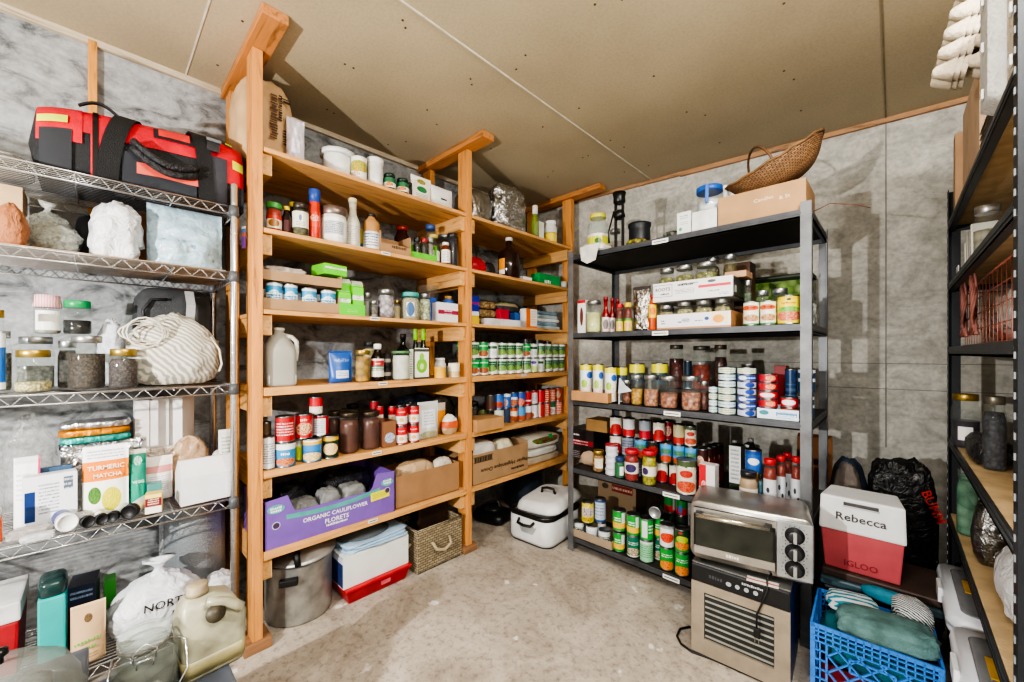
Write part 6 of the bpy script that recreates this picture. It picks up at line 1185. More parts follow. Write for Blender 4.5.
carton('M', z, 665, 712, 0, .22, .13, cardboard('#3a2a20'), 'low dark box raising the back row of red jars on the middle steel shelf', h=.085, name='low_box')
jar('M', z + .0855, 669, 684, 345, .27, flat('#5a5450', .4, .6), grain('#4a1410', '#6a241a', None, 60, .3), .75, 'tall dark red jar at the left of the raised back row')
jar('M', z + .0855, 692, 711, 346, .27, flat('#5a5450', .4, .6), grain('#8a2a1c', '#a84430', None, 60, .3), .62, 'jar of brick red sauce in the middle of the raised back row')
can('M', z + .0855, 684, 692, 352, .30, flat('#1f3a52', .5), 'dark blue tin between the two raised red jars', h=.16)
jar('M', z, 711, 726, 345, .28, flat('#5a4a40', .4, .5), grain('#4a1812', '#5a2018', None, 60, .3), .85, 'dark brown red jar at the right of the back row')
tl = [wrap([(0, c)], pics=p, lines=l) for c, p, l in (('#b8d8d0', [(.5, .5, .17, .4, '#2f8a9a', '#d8c86a')], [(.3, .7, .1, .9, '#e8e8e0', 2)]), ('#c4d8dc', [], [(.3, .7, .3, .7, '#7a9aa8', 1)]), ('#2a52a8', [(.42, .5, .08, .4, '#d8dce8', '#d8dce8')], [(.45, .7, .3, .7, '#dfe4f0', 1)]), ('#b8c4e0', [(.56, .5, .09, .5, '#2a4aa0', '#2a4aa0')], []), ('#b8262e', [(.55, .5, .09, .4, '#e8b89a', '#d8602a')], []), ('#c8502c', [(.5, .5, .14, .35, '#e8d8b4', '#c8402c')], []), ('#b82a30', [(.48, .5, .14, .35, '#e8e4e4', '#e0dcdc')], []))]
def tuna(a, b_, n, ins, seq, zz, lab, grp, h=.0315):
    for k in range(n): can('M', zz + k * (h + .0005), a, b_, 0, ins, tl[seq[k]], lab % ORD[k], h=h, group=grp, name='flat_tin')
tuna(708.5, 718, 4, .055, [1, 1, 0, 1], z, 'pale green flat tin, %s from the bottom of the shortest stack', 'flat fish tins in four stacks')
tuna(718, 736, 7, .05, [0, 1, 0, 0, 1, 1, 0], z, 'pale teal flat tin, %s from the bottom of the left tall stack', 'flat fish tins in four stacks')
tuna(737, 756.5, 7, .05, [3, 2, 2, 3, 3, 2, 0], z, 'blue and white flat tin, %s from the bottom of the right tall stack', 'flat fish tins in four stacks')
kc = tray('M', z, 757, 799, 0, .015, .20, flat('#c9d6e4', .5), 'pale blue case lettered on its front carrying the red flat tins', h=.05, hf=.05, front=wrap([(0, '#cfdce8')], panel=[(.47, .97, .35, .75, '#4a8ab8')], pics=[(.17, .6, .12, .24, '#1f7a8a', '#1f7a8a')], lines=[(.5, .95, .38, .72, '#dfe8f0', 1), (.47, .9, .12, .28, '#8aa0b4', 1)]), name='tin_case')
tuna(758, 778, 5, .065, [5, 4, 6, 4, 4], z + .0075, 'red flat tin, %s from the bottom of the tall red stack', 'red flat tins in the pale blue case', .0375)
tuna(780, 799, 2, .065, [5, 6], z + .0075, 'red flat tin, %s from the bottom of the short red stack', 'red flat tins in the pale blue case', .045)
can('M', z, 784, 798, 365, .17, wrap([(0, '#1f3052'), (.5, '#24406a')], lines=[(.3, .7, .3, .7, '#4a6a8a', 3)]), 'navy tin behind the short stack of red flat tins')
carton('M', z, 774, 786, 366, .26, .08, flat('#9a2026', .5), 'red box behind the tall stack of red flat tins', name='red_box')
for k in range(2): can('W', z + k * .111, (-.287, 2.20), .034, 0, 0, wrap([(0, '#24466a'), (.45, '#dfe4e8'), (.6, '#24466a'), (.85, '#cfd8e0')]), ['lower navy tin at the right end seen past the rack post', 'upper navy tin at the right end seen past the rack post'][k], h=.11)
can('M', z, 741, 756, 0, .19, flat('#2a2522', .4), 'dark tin behind the tall blue and white stack', h=.235)
# --- fourth shelf
z = ZM[3]
bbx = carton('M', z, 566, 592, 0, .17, .2, flat('#241f22', .45), 'black box with white and red lettering at the left of the steel rack', h=.20, front=wrap([(0, '#241f22'), (.5, '#8a1f2c'), (.66, '#241f22')], lines=[(.1, .5, .76, .86, '#e0dcdc', 1), (.1, .8, .52, .64, '#e8c8cc', 1), (.1, .5, .05, .3, '#8a8488', 4)]), name='black_box', cat='box')
carton('M', z + .2005, 586, 607, 0, .20, .15, cardboard('#a5804f'), 'small kraft box standing on the black box', h=.075, name='kraft_box')
bag('M', z, 578, 594, 452, .10, .08, foil('#b39a80', .6, 0, 9), 'tan paper bag lying left of the gold lidded nut jar', seed=121, wr=.15, pinch=.5, name='paper_bag')
jar('M', z, 592.5, 605, 450, .055, GOLD, grain('#b07a3a', '#d8a85a', '#8a5a2a', 60), .9, 'jar of golden nuts with a gold lid on the fourth steel shelf', lab=(.2, .65, flat('#dfd8c4'), .22))
for k in range(5): jar('M', z + k * .0355, 605.5 + (k % 2) * .4, 618, 0, .05, flat('#b02a3a', .4) if k == 4 else flat('#d4d8e0', .4), None, 0, 'white plastic tub, %s from the bottom of the stack' % ORD[k], h=.035, gl=flat('#d4d8e0', .4), neck=1.0, name='plastic_tub', cat='tub', group='stack of five small white tubs', lidh=.006)
jar('M', z, 614.5, 625, 457, .03, flat('#2a4a7a', .4), flat('#3a6a4a'), .9, 'small jar with a blue lid and green label before the white tubs', lab=(.1, .7, wrap([(0, '#2f6a44')], panel=[(.5, .64, .1, .8, '#dfe4e4')])))
jar('M', z, 624.5, 639, 449, .035, flat('#c02a32', .4), flat('#9a2420', .25), .95, 'jar of red peppers with a red lid on the fourth steel shelf', lab=(.25, .6, wrap([(0, '#d8d0c8')], pics=[(.47, .5, .13, .38, '#2f2a52', '#4a3a6a')])), neck=.92)
jar('M', z, 642, 656.5, 450, .03, flat('#c02a32', .4), grain('#d8c81c', '#b8b02a', None, 80, .3), .95, 'jar of bright yellow peppers with a red lid', lab=(.28, .55, wrap([(0, '#ddd8cc')], pics=[(.4, .5, .08, .38, '#2f2a52', '#4a3a6a')])), neck=.92)
tom = wrap([(0, '#cfcab8'), (.82, '#4a5a3a')], pics=[(.5, .22, .18, .18, '#b0381f', '#d0684c'), (.5, .62, .11, .12, '#b02a22', '#c8483a')], lines=[(.36, .64, .8, .9, '#e8e4d4', 1)])
tom2 = wrap([(0, '#2a2420'), (.8, '#2a2420')], pics=[(.5, .55, .15, .25, '#b0301f', '#7a1c14')])
blt = wrap([(0, '#2f5a2a'), (.3, '#3a8ac0'), (.8, '#4a9ad0')], pics=[(.5, .62, .17, .14, '#3a6a4a', '#5a8a6a'), (.5, .22, .16, .2, '#b02a1c', '#d05a3a')])
pep = wrap([(0, '#b8262e'), (.35, '#d8d4cc'), (.8, '#c8c8b8')], pics=[(.5, .4, .15, .25, '#c02a22', '#8a1c1a')])
slv = wrap([(0, '#9aa4b0'), (.5, '#7a8494')], lines=[(.3, .7, .1, .9, '#4a5464', 5)])
grid_ = [(0, .13, slv, 624.5), (0, .13, slv, 637), (0, .13, tom2, 649.5), (0, .13, pep, 662), (0, .13, pep, 675), (0, .13, tom2, 687)]
for k, (_, ins, m, px) in enumerate(grid_):
    can('M', z, px - 6, px + 6, 0, ins, m, 'large tin in the bottom row of the tin wall, %s from left' % ORD[k], h=.108, group='three high wall of tins')
for k, (m, px) in enumerate(((slv, 628), (blt, 641), (tom2, 653), (blt, 666), (blt, 679), (blt, 691))):
    can('M', z + .109, px - 6.4, px + 6.4, 0, .13, m, '%s tin in the middle row of the tin wall, %s from left' % (['silver grey', 'blue', 'dark', 'blue mountain', 'blue mountain', 'blue mountain'][k], ORD[k]), h=.108, group='three high wall of tins')
for k, (m, px) in enumerate(((pep, 616), (wrap([(0, '#b8262e'), (.4, '#c8ccd0')]), 629), (wrap([(0, '#b02030'), (.45, '#8a94a0')]), 645), (pep, 659), (wrap([(0, '#8a1c24')], pics=[(.5, .5, .14, .3, '#d8c8b8', '#b02a2c')]), 667), (wrap([(0, '#b02a24'), (.35, '#b0a884')]), 679), (tom, 690))):
    can('M', z + .218, px - 6.2, px + 6.2, 0, .14 if k != 4 else .20, m, '%s tin in the top row of the tin wall, %s from left' % (['red topped', 'red and silver', 'dark red and grey', 'pepper', 'dark red', 'tan and red', 'tomato'][k], ORD[k]), h=.108, group='three high wall of tins')
can('M', z, 610, 622, 0, .13, tom2, 'dark tin supporting the leftmost red tins behind the white tubs', h=.108); can('M', z + .109, 610, 622, 0, .13, pep, 'red tin behind the stack of white tubs', h=.108)
can('M', z, 676, 696.5, 459, .04, tom, 'large tomato tin with a green top at the front of the fourth steel shelf')
carton('M', z, 699, 715, 465, .04, .06, flat('#dcd8d8', .5), 'red and white carton behind the toaster oven', front=wrap([(0, '#dcd8d8')], panel=[(0, .45, .3, 1, '#c8202c')], pics=[(.3, .3, .2, .2, '#c8202c', '#e0c8c8')]))
for k, (px, ins) in enumerate(((702, .12), (708, .18), (713, .24), (718, .30))):
    can('M', z, px - 6, px + 6, 0, ins, wrap([(0, '#4a1c1a'), (.2, '#5a2420')], pics=[(.42, .3, .12, .22, '#c8a02c', '#b02a1c')]), 'dark red soup tin in the lower diagonal row, %s from the front' % ORD[k], h=.108, group='dark red tins in the diagonal row')
    can('M', z + .109, px - 6, px + 6, 0, ins, wrap([(0, '#5a1c1c'), (.5, '#3a1616')], pics=[(.42, .4, .12, .3, '#c86a2c', '#d8d0c0')]), 'dark red soup tin in the upper diagonal row, %s from the front' % ORD[k], h=.108, group='dark red tins in the diagonal row')
for k, (a, b_, ins) in enumerate(((729, 741, .16), (741, 747, .19))):
    carton('M', z, a, b_, 446, ins, .07, flat('#2a3226', .5), ['dark carton with a printed pale panel at the right of the fourth steel shelf', 'narrow dark carton beside the printed one'][k], front=wrap([(0, '#23321f'), (.25, '#c4c8c8')], lines=[(.15, .85, .3, .95, '#7a8288', 8)]), name='broth_carton')
for k, (px, ins) in enumerate(((735, .27), (748, .27))): bottle('M', z, px - 5, px + 5, 440, ins, flat('#3a3a38', .4), flat('#8a8a88', .4), ['dark bottle with a grey cap behind the cartons, left', 'dark bottle with a grey cap behind the cartons, right'][k], nz=.8, neck=.5)
can('M', z + .08, 745, 762, 449, .13, wrap([(0, '#8a6a3a'), (.35, '#2a62b0'), (.9, '#1f4a94')], pics=[(.5, .22, .16, .2, '#c89a5a', '#8a5a2a'), (.5, .7, .12, .1, '#e0e4ec', '#e0e4ec')]), 'blue tin with a bean picture raised behind the toaster oven')
can('M', z, 745, 762, 0, .13, flat('#3a3a3a', .5), 'dark tin under the blue bean tin', h=.079)
jar('M', z, 739, 758, 471, .05, flat('#2a2824', .3), flat('#b89a78'), .9, 'short jar with a black lid and white label just behind the toaster oven', lab=(.05, .55, wrap([(0, '#dcd8d4')], lines=[(.36, .64, .2, .5, '#6a6a70', 2)])))
jar('M', z, 758, 763, 474, .08, BLACK, flat('#3a6a7a'), .9, 'slim jar with a blue label beside the short black lidded jar')
for k, (a, b_, ins, yt) in enumerate(((763, 777, .07, 459), (776, 786, .13, 456), (783, 792, .19, 453), (791, 802, .10, 457))):
    jar('M', z, a, b_, yt, ins, flat('#c02228', .4), flat('#8a2c1c', .3), .92, 'red lidded jar with a white label, %s from the left of four' % ORD[k], lab=(.1, .62, wrap([(0, '#cfd2d8')], pics=[(.45, .6, .04, .1, '#3a3f4a', '#3a3f4a'), (.55, .3, .04, .1, '#3a3f4a', '#3a3f4a')])), name='sauce_jar', group='red lidded sauce jars')
# --- bottom shelf
z = ZM[4]
ct = tray('M', z, 571, 611.5, 0, .005, .17, cardboard('#9c8a74'), 'brown tray of squat tins at the left of the bottom steel shelf', h=.05, hf=.05)
sq_ = wrap([(0, '#d4d8da'), (.3, '#2a3a2c'), (.62, '#d8dcdc')], lines=[(.3, .7, .35, .6, '#dfe4e0', 2)])
sw = wrap([(0, '#d8dce0')], lines=[(.3, .7, .2, .8, '#b8bec6', 3)])
for k, (x_, ins) in enumerate(((579, .06), (592, .055), (604.5, .05), (585, .125), (599, .12))):
    can('M', z + .004, x_ - 6.2, x_ + 6.2, 0, ins, [sq_, sw, sq_, sq_, sw][k], 'squat white and green tin in the brown tray, %s' % ['front left', 'front middle', 'front right', 'back left', 'back right'][k], h=.085, group='squat tins in the brown tray')
can('M', z + .0895, 581.5, 594, 501, .075, wrap([(0, '#d8c83a'), (.3, '#d8cfa0'), (.8, '#d8c83a')], pics=[(.5, .55, .15, .26, '#5a3a7a', '#e0d8c0'), (.5, .15, .16, .12, '#8a6a1c', '#c8b02a')]), 'yellow and purple tin standing on the squat tins')
can('M', z + .0895, 594.5, 606, 498, .13, wrap([(0, '#3a5a8a'), (.1, '#b8c4d4'), (.9, '#3a5a8a')], lines=[(.3, .6, .2, .8, '#7a8aa4', 4)]), 'pale blue tin standing on the squat tins behind the yellow one')
gg = '#1f9a3a'
gp = wrap([(0, gg), (.12, '#e8b83a'), (.42, gg)], panel=[(.56, .72, .4, .95, '#d8dcd8')], lines=[(.36, .54, .5, .75, '#dfeee0', 2)])
gp2 = wrap([(0, '#dfe2dc'), (.05, '#1d6a54'), (.9, '#1d6a54')], pics=[(.5, .25, .18, .2, '#dcd0b0', '#6a4a3a')], lines=[(.36, .64, .6, .8, '#cfe4dc', 2)])
gp3 = wrap([(0, '#8ac49a'), (.9, '#cfdcd0')], lines=[(.3, .7, .2, .85, '#4a8a62', 6)])
gp4 = wrap([(0, gg)], pics=[(.5, .2, .19, .22, '#d8521f', '#e8a03a')], lines=[(.36, .64, .6, .8, '#dff0e0', 2)])
gp5 = wrap([(0, '#dfe0dc'), (.5, '#e4e4e0')], pics=[(.5, .45, .17, .24, '#c8321f', '#e05a3a')], panel=[(0, 1, .88, 1, '#9a9ea0')])
gp6 = wrap([(0, gg), (.55, '#1d4a24')], pics=[(.5, .28, .19, .18, '#d8521f', '#e8a03a'), (.5, .6, .14, .16, '#8ac43a', '#d8d02c')], panel=[(.42, .5, .85, .95, '#c02a3a')])
cols_ = [(612.5, 626, gp, gp, 'corn'), (626.5, 640, gp2, gp, 'corn and bean'), (639.5, 653.5, gp3, wrap([(0, gg)], panel=[(.38, .52, .1, .95, '#d8dcd8')], lines=[(.55, .7, .3, .8, '#dff0e0', 3)]), 'pale over dark green'), (654, 664, gp2, gp, 'half hidden green'), (659.5, 674.5, gp4, gp5, 'tomato'), (674.5, 690, gp4, gp6, 'carrot')]
for k, (a, b_, lo, hi, nm) in enumerate(cols_):
    ins = .05 if k != 3 else .11
    can('M', z, a, b_, 0, ins, lo, 'tall %s tin, lower of the pair, %s column from the left' % (nm, ORD[k]), h=.117, group='two high green vegetable tins')
    can('M', z + .1175, a, b_, 0, ins, hi, 'tall %s tin, upper of the pair, %s column from the left' % (nm, ORD[k]), h=.117, group='two high green vegetable tins')
carton('M', z, 598, 636, 0, .34, .15, cardboard('#8a7458'), 'kraft case with red block print at the back of the bottom steel shelf', h=.30, front=wrap([(0, '#8f7a60')], panel=[(.38, .92, .72, .88, '#7a2a24')], pics=[(.2, .80, .09, .06, '#2a2624', '#4a3a34')], lines=[(.40, .90, .75, .86, '#c8a898', 1)]), name='kraft_case')
lyd = lying('M', z + .235, 655, .06, .030, .05, .033, TIN, flat('#aeb2b6', .3, .7), 'round silver ended tin lying on top of the green tins', az=.1, name='food_can', cat='can', capL=.006)
for k, (px, ins) in enumerate(((670, .22), (682, .22))):
    can('M', z, px - 6, px + 6, 0, ins, flat('#2a3a2a', .5), ['lower dark green tin in the back row, left', 'lower dark green tin in the back row, right'][k], h=.117)
    can('M', z + .1175, px - 6, px + 6, 0, ins, flat('#2a3a2a', .5), ['middle dark green tin in the back row, left', 'middle dark green tin in the back row, right'][k], h=.117)
    can('M', z + .235, px - 6, px + 6, 0, ins, wrap([(0, '#b82a24'), (.35, '#1f7a34'), (.9, '#2a3a2c')], panel=[(.58, .7, .1, .9, '#b8bcb8')] if not k else [(.4, .5, .1, .5, '#3a6ab0')]), ['green tin with red pictures at the top of the back row, left', 'green tin with red pictures at the top of the back row, right'][k], h=.112)

# ================================================================== appliances in front of the steel rack
dh = thing('food_dehydrator', 'tan fronted food dehydrator with slatted window under the toaster oven', 'dehydrator', (-.430, 1.70, 0), .065)
w2, dp, hh = .166, .29, .365; tan = flat('#a99d8c', .35, .45, .08)
B().box((0, dp / 2, hh / 2 + .008), (w2 * 2, dp, hh - .012)).build('housing', flat('#2b3f78', .35, .1), dh, bev=.006)
b = B(); ow, oz0, oz1 = .118, .075, .262; y = -.004
b.box((-(w2 + ow) / 2, y, .155), (w2 - ow, .014, .286)); b.box(((w2 + ow) / 2, y, .155), (w2 - ow, .014, .286)); b.box((0, y, (.012 + oz0) / 2), (ow * 2, .014, oz0 - .012)); b.box((0, y, (oz1 + .298) / 2), (ow * 2, .014, .298 - oz1)); b.build('door_frame', tan, dh)
B().box((0, .001, (oz0 + oz1) / 2), (ow * 2, .006, oz1 - oz0)).build('dark_window', flat('#2f312e', .35), dh)
for i in range(8): B().box((0, -.0035, oz0 + .012 + i * .0232), (ow * 1.96, .004, .006)).build('tray_edge', flat('#a9aaa4', .3, .4), dh)
B().box((0, -.004, .333), (w2 * 2, .014, .068)).build('control_panel', flat('#1b1c1f', .35), dh, bev=.004)
b = B(); b.text('~5', .05, -.075, .333, y=-.0118, mi=0); b.build('display_digits', flat('#4a4e54', .4), dh)
for x_ in (-.03, .0, .03, .06): b = B(); b.lathe([(.008, 0), (.008, .002)], 14, sx=1.2 if x_ < 0 else 1); o = b.build('round_button', flat('#a9aeb4', .4), dh, loc=(x_, -.0112, .328)); o.rotation_euler.x = PI / 2
B().text('~12', .07, .05, .348, y=-.0118, mi=0).build('brand_print', flat('#c8ccd0', .5), dh)
B().box((0, dp / 2, .3695), (w2 * 2, dp, .004)).build('steel_top', flat('#9c9c98', .35, .7), dh)
b = B(); b.box((.08, -.0, .3722), (.10, .04, .001), rz=.1); b.build('warning_sticker', wrap([(0, '#d8d4cc'), (.4, '#b8363a'), (.6, '#d8d4cc')]), dh)
to = thing('toaster_oven', 'stainless steel toaster oven with three knobs on top of the dehydrator', 'toaster oven', (-.400, 1.715, .3785), .20)
W_, D_, H_ = .405, .235, .245; ss = flat('#b2afa9', .32, .8, .10, bumps=.08, bs=200)
def prof(w, h, r1, r2):      # body outline in x-z with bulging rounded sides
    pts = []
    for cx, cz, a0, r in ((w / 2 - r1, h - r1, 0, r1), (-w / 2 + r1, h - r1, PI / 2, r1), (-w / 2 + r2, r2, PI, r2), (w / 2 - r2, r2, 1.5 * PI, r2)):
        for i in range(7): a = a0 + PI / 2 * i / 6; pts.append((cx + r * math.cos(a), cz + r * math.sin(a)))
    return pts
P_ = prof(W_, H_ - .018, .030, .03)
b = B(); loft(b, [[(x * .985, 0, z_ * .99 + .018) for x, z_ in P_], [(x, .008, z_ + .018) for x, z_ in P_], [(x, D_ - .01, z_ + .018) for x, z_ in P_], [(x * .96, D_, z_ * .97 + .02) for x, z_ in P_]]); b.build('oven_shell', ss, to)
for x_ in (-.16, .16):
    for y in (.03, D_ - .03): B().lathe([(.012, 0), (.015, .022)], 12, c=(x_, y)).build('foot', BLACK, to)
DX0, DX1, DZ0, DZ1 = -.188, .088, .038, .222; dcx = (DX0 + DX1) / 2
B().box((dcx, -.004, (DZ0 + DZ1) / 2), (DX1 - DX0, .008, DZ1 - DZ0)).build('oven_door', flat('#1c1c1b', .3, .3), to)
B().box((dcx, -.009, .124), (DX1 - DX0 - .016, .003, .118)).build('door_glass', flat('#31352e', .12, .1, .25), to)
B().box((dcx, -.010, .055), (DX1 - DX0 - .004, .006, .030)).build('lower_door_band', ss, to); B().text('~5', .045, dcx, .055, y=-.0135, mi=0).build('brand_print', flat('#dcdcda', .4), to)
B().box((dcx, -.0085, .210), (DX1 - DX0, .006, .022)).build('upper_door_band', ss, to)
B().tube([(DX0 + .012, -.036, .200), (DX1 - .018, -.036, .200)], .010, 12).build('door_handle', flat('#c9c3b4', .25, .9), to)
for x_ in (DX0 + .02, DX1 - .022): B().box((x_, -.022, .200), (.022, .034, .024)).build('handle_bracket', BLACK, to, bev=.003)
B().box((.145, -.004, .128), (.108, .010, .205)).build('control_panel', flat('#a9adb0', .35, .6), to, bev=.004)
for z_ in (.185, .125, .065):
    kb_ = thing('x', 'x', 'x') if 0 else None
    b = B(); b.lathe([(.030, 0), (.030, .004), (.024, .006), (.022, .022), (.019, .024), (.0001, .024)], 24); kn = b.build('dial_knob', flat('#2a2b2d', .35), to, loc=(.145, -.009, z_)); kn.rotation_euler.x = PI / 2
    B().box((0, 0, .026), (.011, .038, .012)).build('pointer_grip', flat('#b8bcbf', .3, .7), kn, bev=.002)
    b = B()
    for i in range(13): a = PI * (.75 - 1.5 * i / 12) + PI / 2; b.box((.145 + .038 * math.cos(a), -.0095, z_ + .034 * math.sin(a)), (.003, .001, .003))
    b.build('dial_marks', INK, to)
cd = thing('power_cord', 'black toaster cord hanging down over the dehydrator front', 'cord', (0, 0, 0), 0)
B().tube([(-.325, 1.735, .402), (-.335, 1.705, .392), (-.33, 1.683, .36), (-.345, 1.678, .31), (-.362, 1.674, .26), (-.362, 1.672, .215)], .0035, 6).build('cable', BLACK, cd)
B().box((-.360, 1.668, .198), (.022, .012, .036)).build('plug', BLACK, cd, bev=.004); b = B(); b.box((-.354, 1.667, .172), (.002, .006, .018)).box((-.366, 1.667, .172), (.002, .006, .018)); b.build('plug_prongs', STEEL, cd)
cd2 = thing('floor_cord', 'black power cord looping on the concrete floor beside the dehydrator', 'cord', (0, 0, 0), 0)
def fl(px, py): d = F * CZ / (py - HOR); x, y = [c * d for c in ray(px)]; return (x, y, .005)
pts = [fl(*p) for p in ((690, 628), (680, 630), (677, 637), (681, 645), (692, 653), (712, 660), (735, 670), (760, 681), (790, 700))]
B().tube(pts, .005, 7).build('cable', BLACK, cd2)
B().tube([fl(*p)[:2] + (.008,) for p in ((692, 650), (705, 652), (716, 656), (724, 664), (740, 674))], .003, 6).build('thin_cable', BLACK, cd2)

# --- milk crate with clothing
cr = thing('milk_crate', 'bright blue plastic milk crate holding teal clothing on the floor', 'crate', (-.050, 1.735, 0), .035)
BL = flat('#3b80d6', .4, var=.08); W_, D_, H_ = .315, .27, .28; t_ = .007
def lattice_wall(name, org, ax, nrm, L_):
    """one crate wall: frame, fine grid band, side grids, diamond mesh, hand hole"""
    b = B(); ax = Vector(ax); nz_ = Vector(nrm); O = Vector(org)
    def bar(u0, z0, u1, z1, w=.005):
        a, c = O + ax * u0 + Vector((0, 0, z0)), O + ax * u1 + Vector((0, 0, z1)); dd = c - a; n = dd.cross(nz_).normalized() * w / 2; m = nz_ * t_ / 2
        vs = [a - n - m, a + n - m, a + n + m, a - n + m, c - n - m, c + n - m, c + n + m, c - n + m]
        b.add(vs, [(0, 1, 5, 4), (1, 2, 6, 5), (2, 3, 7, 6), (3, 0, 4, 7), (0, 3, 2, 1), (4, 5, 6, 7)])
    h = L_ / 2
    for z_ in (.006, H_ - .006): bar(-h, z_, h, z_, .013)
    for u in (-h + .005, h - .005): bar(u, 0, u, H_, .011)
    for z_ in (.222, .240, .257): bar(-h, z_, h, z_, .004)
    n = int(L_ / .019)
    for i in range(1, n): bar(-h + i * L_ / n, .222, -h + i * L_ / n, H_, .004)
    for s in (-1, 1):
        bar(s * (h - .042), 0, s * (h - .042), .222, .006); bar(s * (h - .024), 0, s * (h - .024), .222, .004)
        for i in range(1, 7): bar(s * h, i * .032, s * (h - .042), i * .032, .004)
    q = h - .042; st_ = .056; k = -6
    while k * st_ < 2 * q:
        for sg in (1, -1):
            u0, z0, u1, z1 = -q + k * st_, .012, -q + k * st_ + .21, .222
            if u0 < -q: z0 += (-q - u0); u0 = -q
            if u1 > q: z1 -= (u1 - q); u1 = q
            if u1 > u0 and z1 > z0: bar(sg * u0, z0, sg * u1, z1, .005)
        k += 1
    bar(-.055, .200, .055, .200, .006); bar(-.055, .158, .055, .158, .006); bar(-.055, .158, -.055, .2, .006); bar(.055, .158, .055, .2, .006)
    b.build(name, BL, cr)
lattice_wall('side_wall', (0, 0, 0), (1, 0, 0), (0, 1, 0), W_); lattice_wall('side_wall', (0, D_, 0), (1, 0, 0), (0, 1, 0), W_)
lattice_wall('side_wall', (-W_ / 2, D_ / 2, 0), (0, 1, 0), (1, 0, 0), D_); lattice_wall('side_wall', (W_ / 2, D_ / 2, 0), (0, 1, 0), (1, 0, 0), D_)
B().box((0, D_ / 2, .006), (W_, D_, .006)).build('crate_floor', BL, cr)
def put(name, label, cat, loc, geo, mat, rz=0, part='body', group=None):
    t = thing(name, label, cat, loc, rz, group); geo.build(part, mat, t); return t
put('maroon_box', 'dark maroon box at the bottom inside the blue milk crate', 'box', (-.05, 1.87, .0105), B().box((0, 0, .065), (.27, .22, .13)), wrap([(0, '#3a1016'), (.5, '#7a1a24')]), .035, 'box_body')
put('folded_sweater', 'dark teal folded sweater filling the blue milk crate', 'clothing', (-.05, 1.87, .142), lumpgeo(.285, .235, .135, 131, .08, 0, 44, 28, .5, 3), flat('#22707a', .85, var=.2, bumps=.3, bs=150), .03, 'fabric')
put('grey_green_shirt', 'faded grey green shirt bulging over the front rim of the crate', 'clothing', (-.02, 1.80, .272), lumpgeo(.27, .15, .085, 132, .13, 0, 44, 28, .6, 3), flat('#5f8482', .85, var=.25, bumps=.4, bs=200), .10, 'fabric')
put('striped_cloth', 'teal and white striped cloth at the left inside the milk crate', 'clothing', (-.11, 1.92, .272), lumpgeo(.16, .11, .055, 133, .15, 0, 36, 20, .6, 3), stripes('#1f7d90', '#c9cfd0', 12, 'Y'), .3, 'fabric')
put('patterned_towel', 'white and black patterned towel at the right of the teal clothing', 'towel', (.045, 1.885, .272), lumpgeo(.11, .15, .10, 134, .12, 0, 36, 24, .7, 3), stripes('#d4d8d8', '#2a3a40', 45, 'DIAGONAL'), .2, 'fabric')
put('blue_cloth_strip', 'bright teal cloth strip curled along the top of the crate', 'clothing', (-.02, 1.925, .305), lumpgeo(.18, .05, .045, 135, .12, 0, 36, 16, .7, 3), flat('#1c7f96', .7, var=.15), -.15, 'fabric')
# --- tote, cooler, black bags
t = thing('storage_tote', 'dark storage tote with a grey teal lid carrying the red and white cooler', 'tote', (-.04, 2.055, 0), 0)
b = B(); b.hexa([(-.16, .02, 0), (.15, .02, 0), (.15, .27, 0), (-.16, .27, 0)], [(-.17, 0, .28), (.16, 0, .28), (.16, .29, .28), (-.17, .29, .28)]); b.build('tote_body', flat('#1b1f26', .4), t, bev=.01)
B().box((-.005, .145, .298), (.345, .30, .032)).build('tote_lid', flat('#3f565e', .35), t, bev=.008)
B().box((-.005, .145, .330), (.335, .28, .03)).build('brown_strip', flat('#4a3a34', .5), t, bev=.006)
co_ = thing('cooler', 'red picnic cooler with a white lid lettered Rebecca', 'cooler', (-.093, 2.075, .3465), 0)
b = B(); b.hexa([(-.112, .008, 0), (.112, .008, 0), (.112, .19, 0), (-.112, .19, 0)], [(-.124, -.004, .165), (.124, -.004, .165), (.124, .20, .165), (-.124, .20, .165)]); b.build('cooler_body', flat('#c0565c', .4, var=.06), co_, bev=.006)
B().text('IGLOO', .10, -.0, .035, y=-.0, mi=0).build('embossed_name', flat('#8e2f38', .5), co_, loc=(0, .002, 0))
b = B(); b.hexa([(-.13, -.01, .158), (.13, -.01, .158), (.13, .205, .158), (-.13, .205, .158)], [(-.127, .004, .292), (.127, .004, .292), (.105, .16, .298), (-.105, .16, .298)]); b.build('cooler_lid', flat('#dcdedf', .4, var=.04), co_, bev=.008)
B().text('Rebecca', .15, .0, .220, y=-.0, mi=0, h=.030).build('name_lettering', flat('#4a4446', .6), co_, loc=(0, -.0045, 0)).rotation_euler.x = 0
o = [o for o in co_.children if o.name.startswith('name_lettering')][0]; o.location = (0, -.008, 0)
b = B(); b.box((0, .0005, .268), (.105, .006, .018)); b.build('handle_slot', flat('#4a4a4a', .5), co_, bev=.0025)
B().box((0, .0, .2615), (.11, .010, .005)).build('handle_bar', flat('#b8bcbe', .3), co_, bev=.002)
bg = put('black_tarp_bag', 'big wrinkled black plastic bag with red lettering beside the slotted rack', 'bag', (.022, 2.475, 0), lumpgeo(.255, .17, .735, 141, .12, .02, 54, 50, .42, 3.2), foil('#1f1f20', .32, 0, 16), .1, 'bag_body')
B().text('BUMM', .14, 0, 0, y=0, mi=0, rot=-1.15).build('red_lettering', flat('#c8301f', .5), bg, loc=(.105, -.098, .56)).rotation_euler.z = .25
put('black_floor_bag', 'low black plastic bag on the floor between the crate and totes', 'bag', (.035, 2.42, 0), lumpgeo(.22, .17, .33, 142, .15, 0, 40, 26, .6, 3), foil('#151617', .35, 0, 14), 0, 'bag_body')
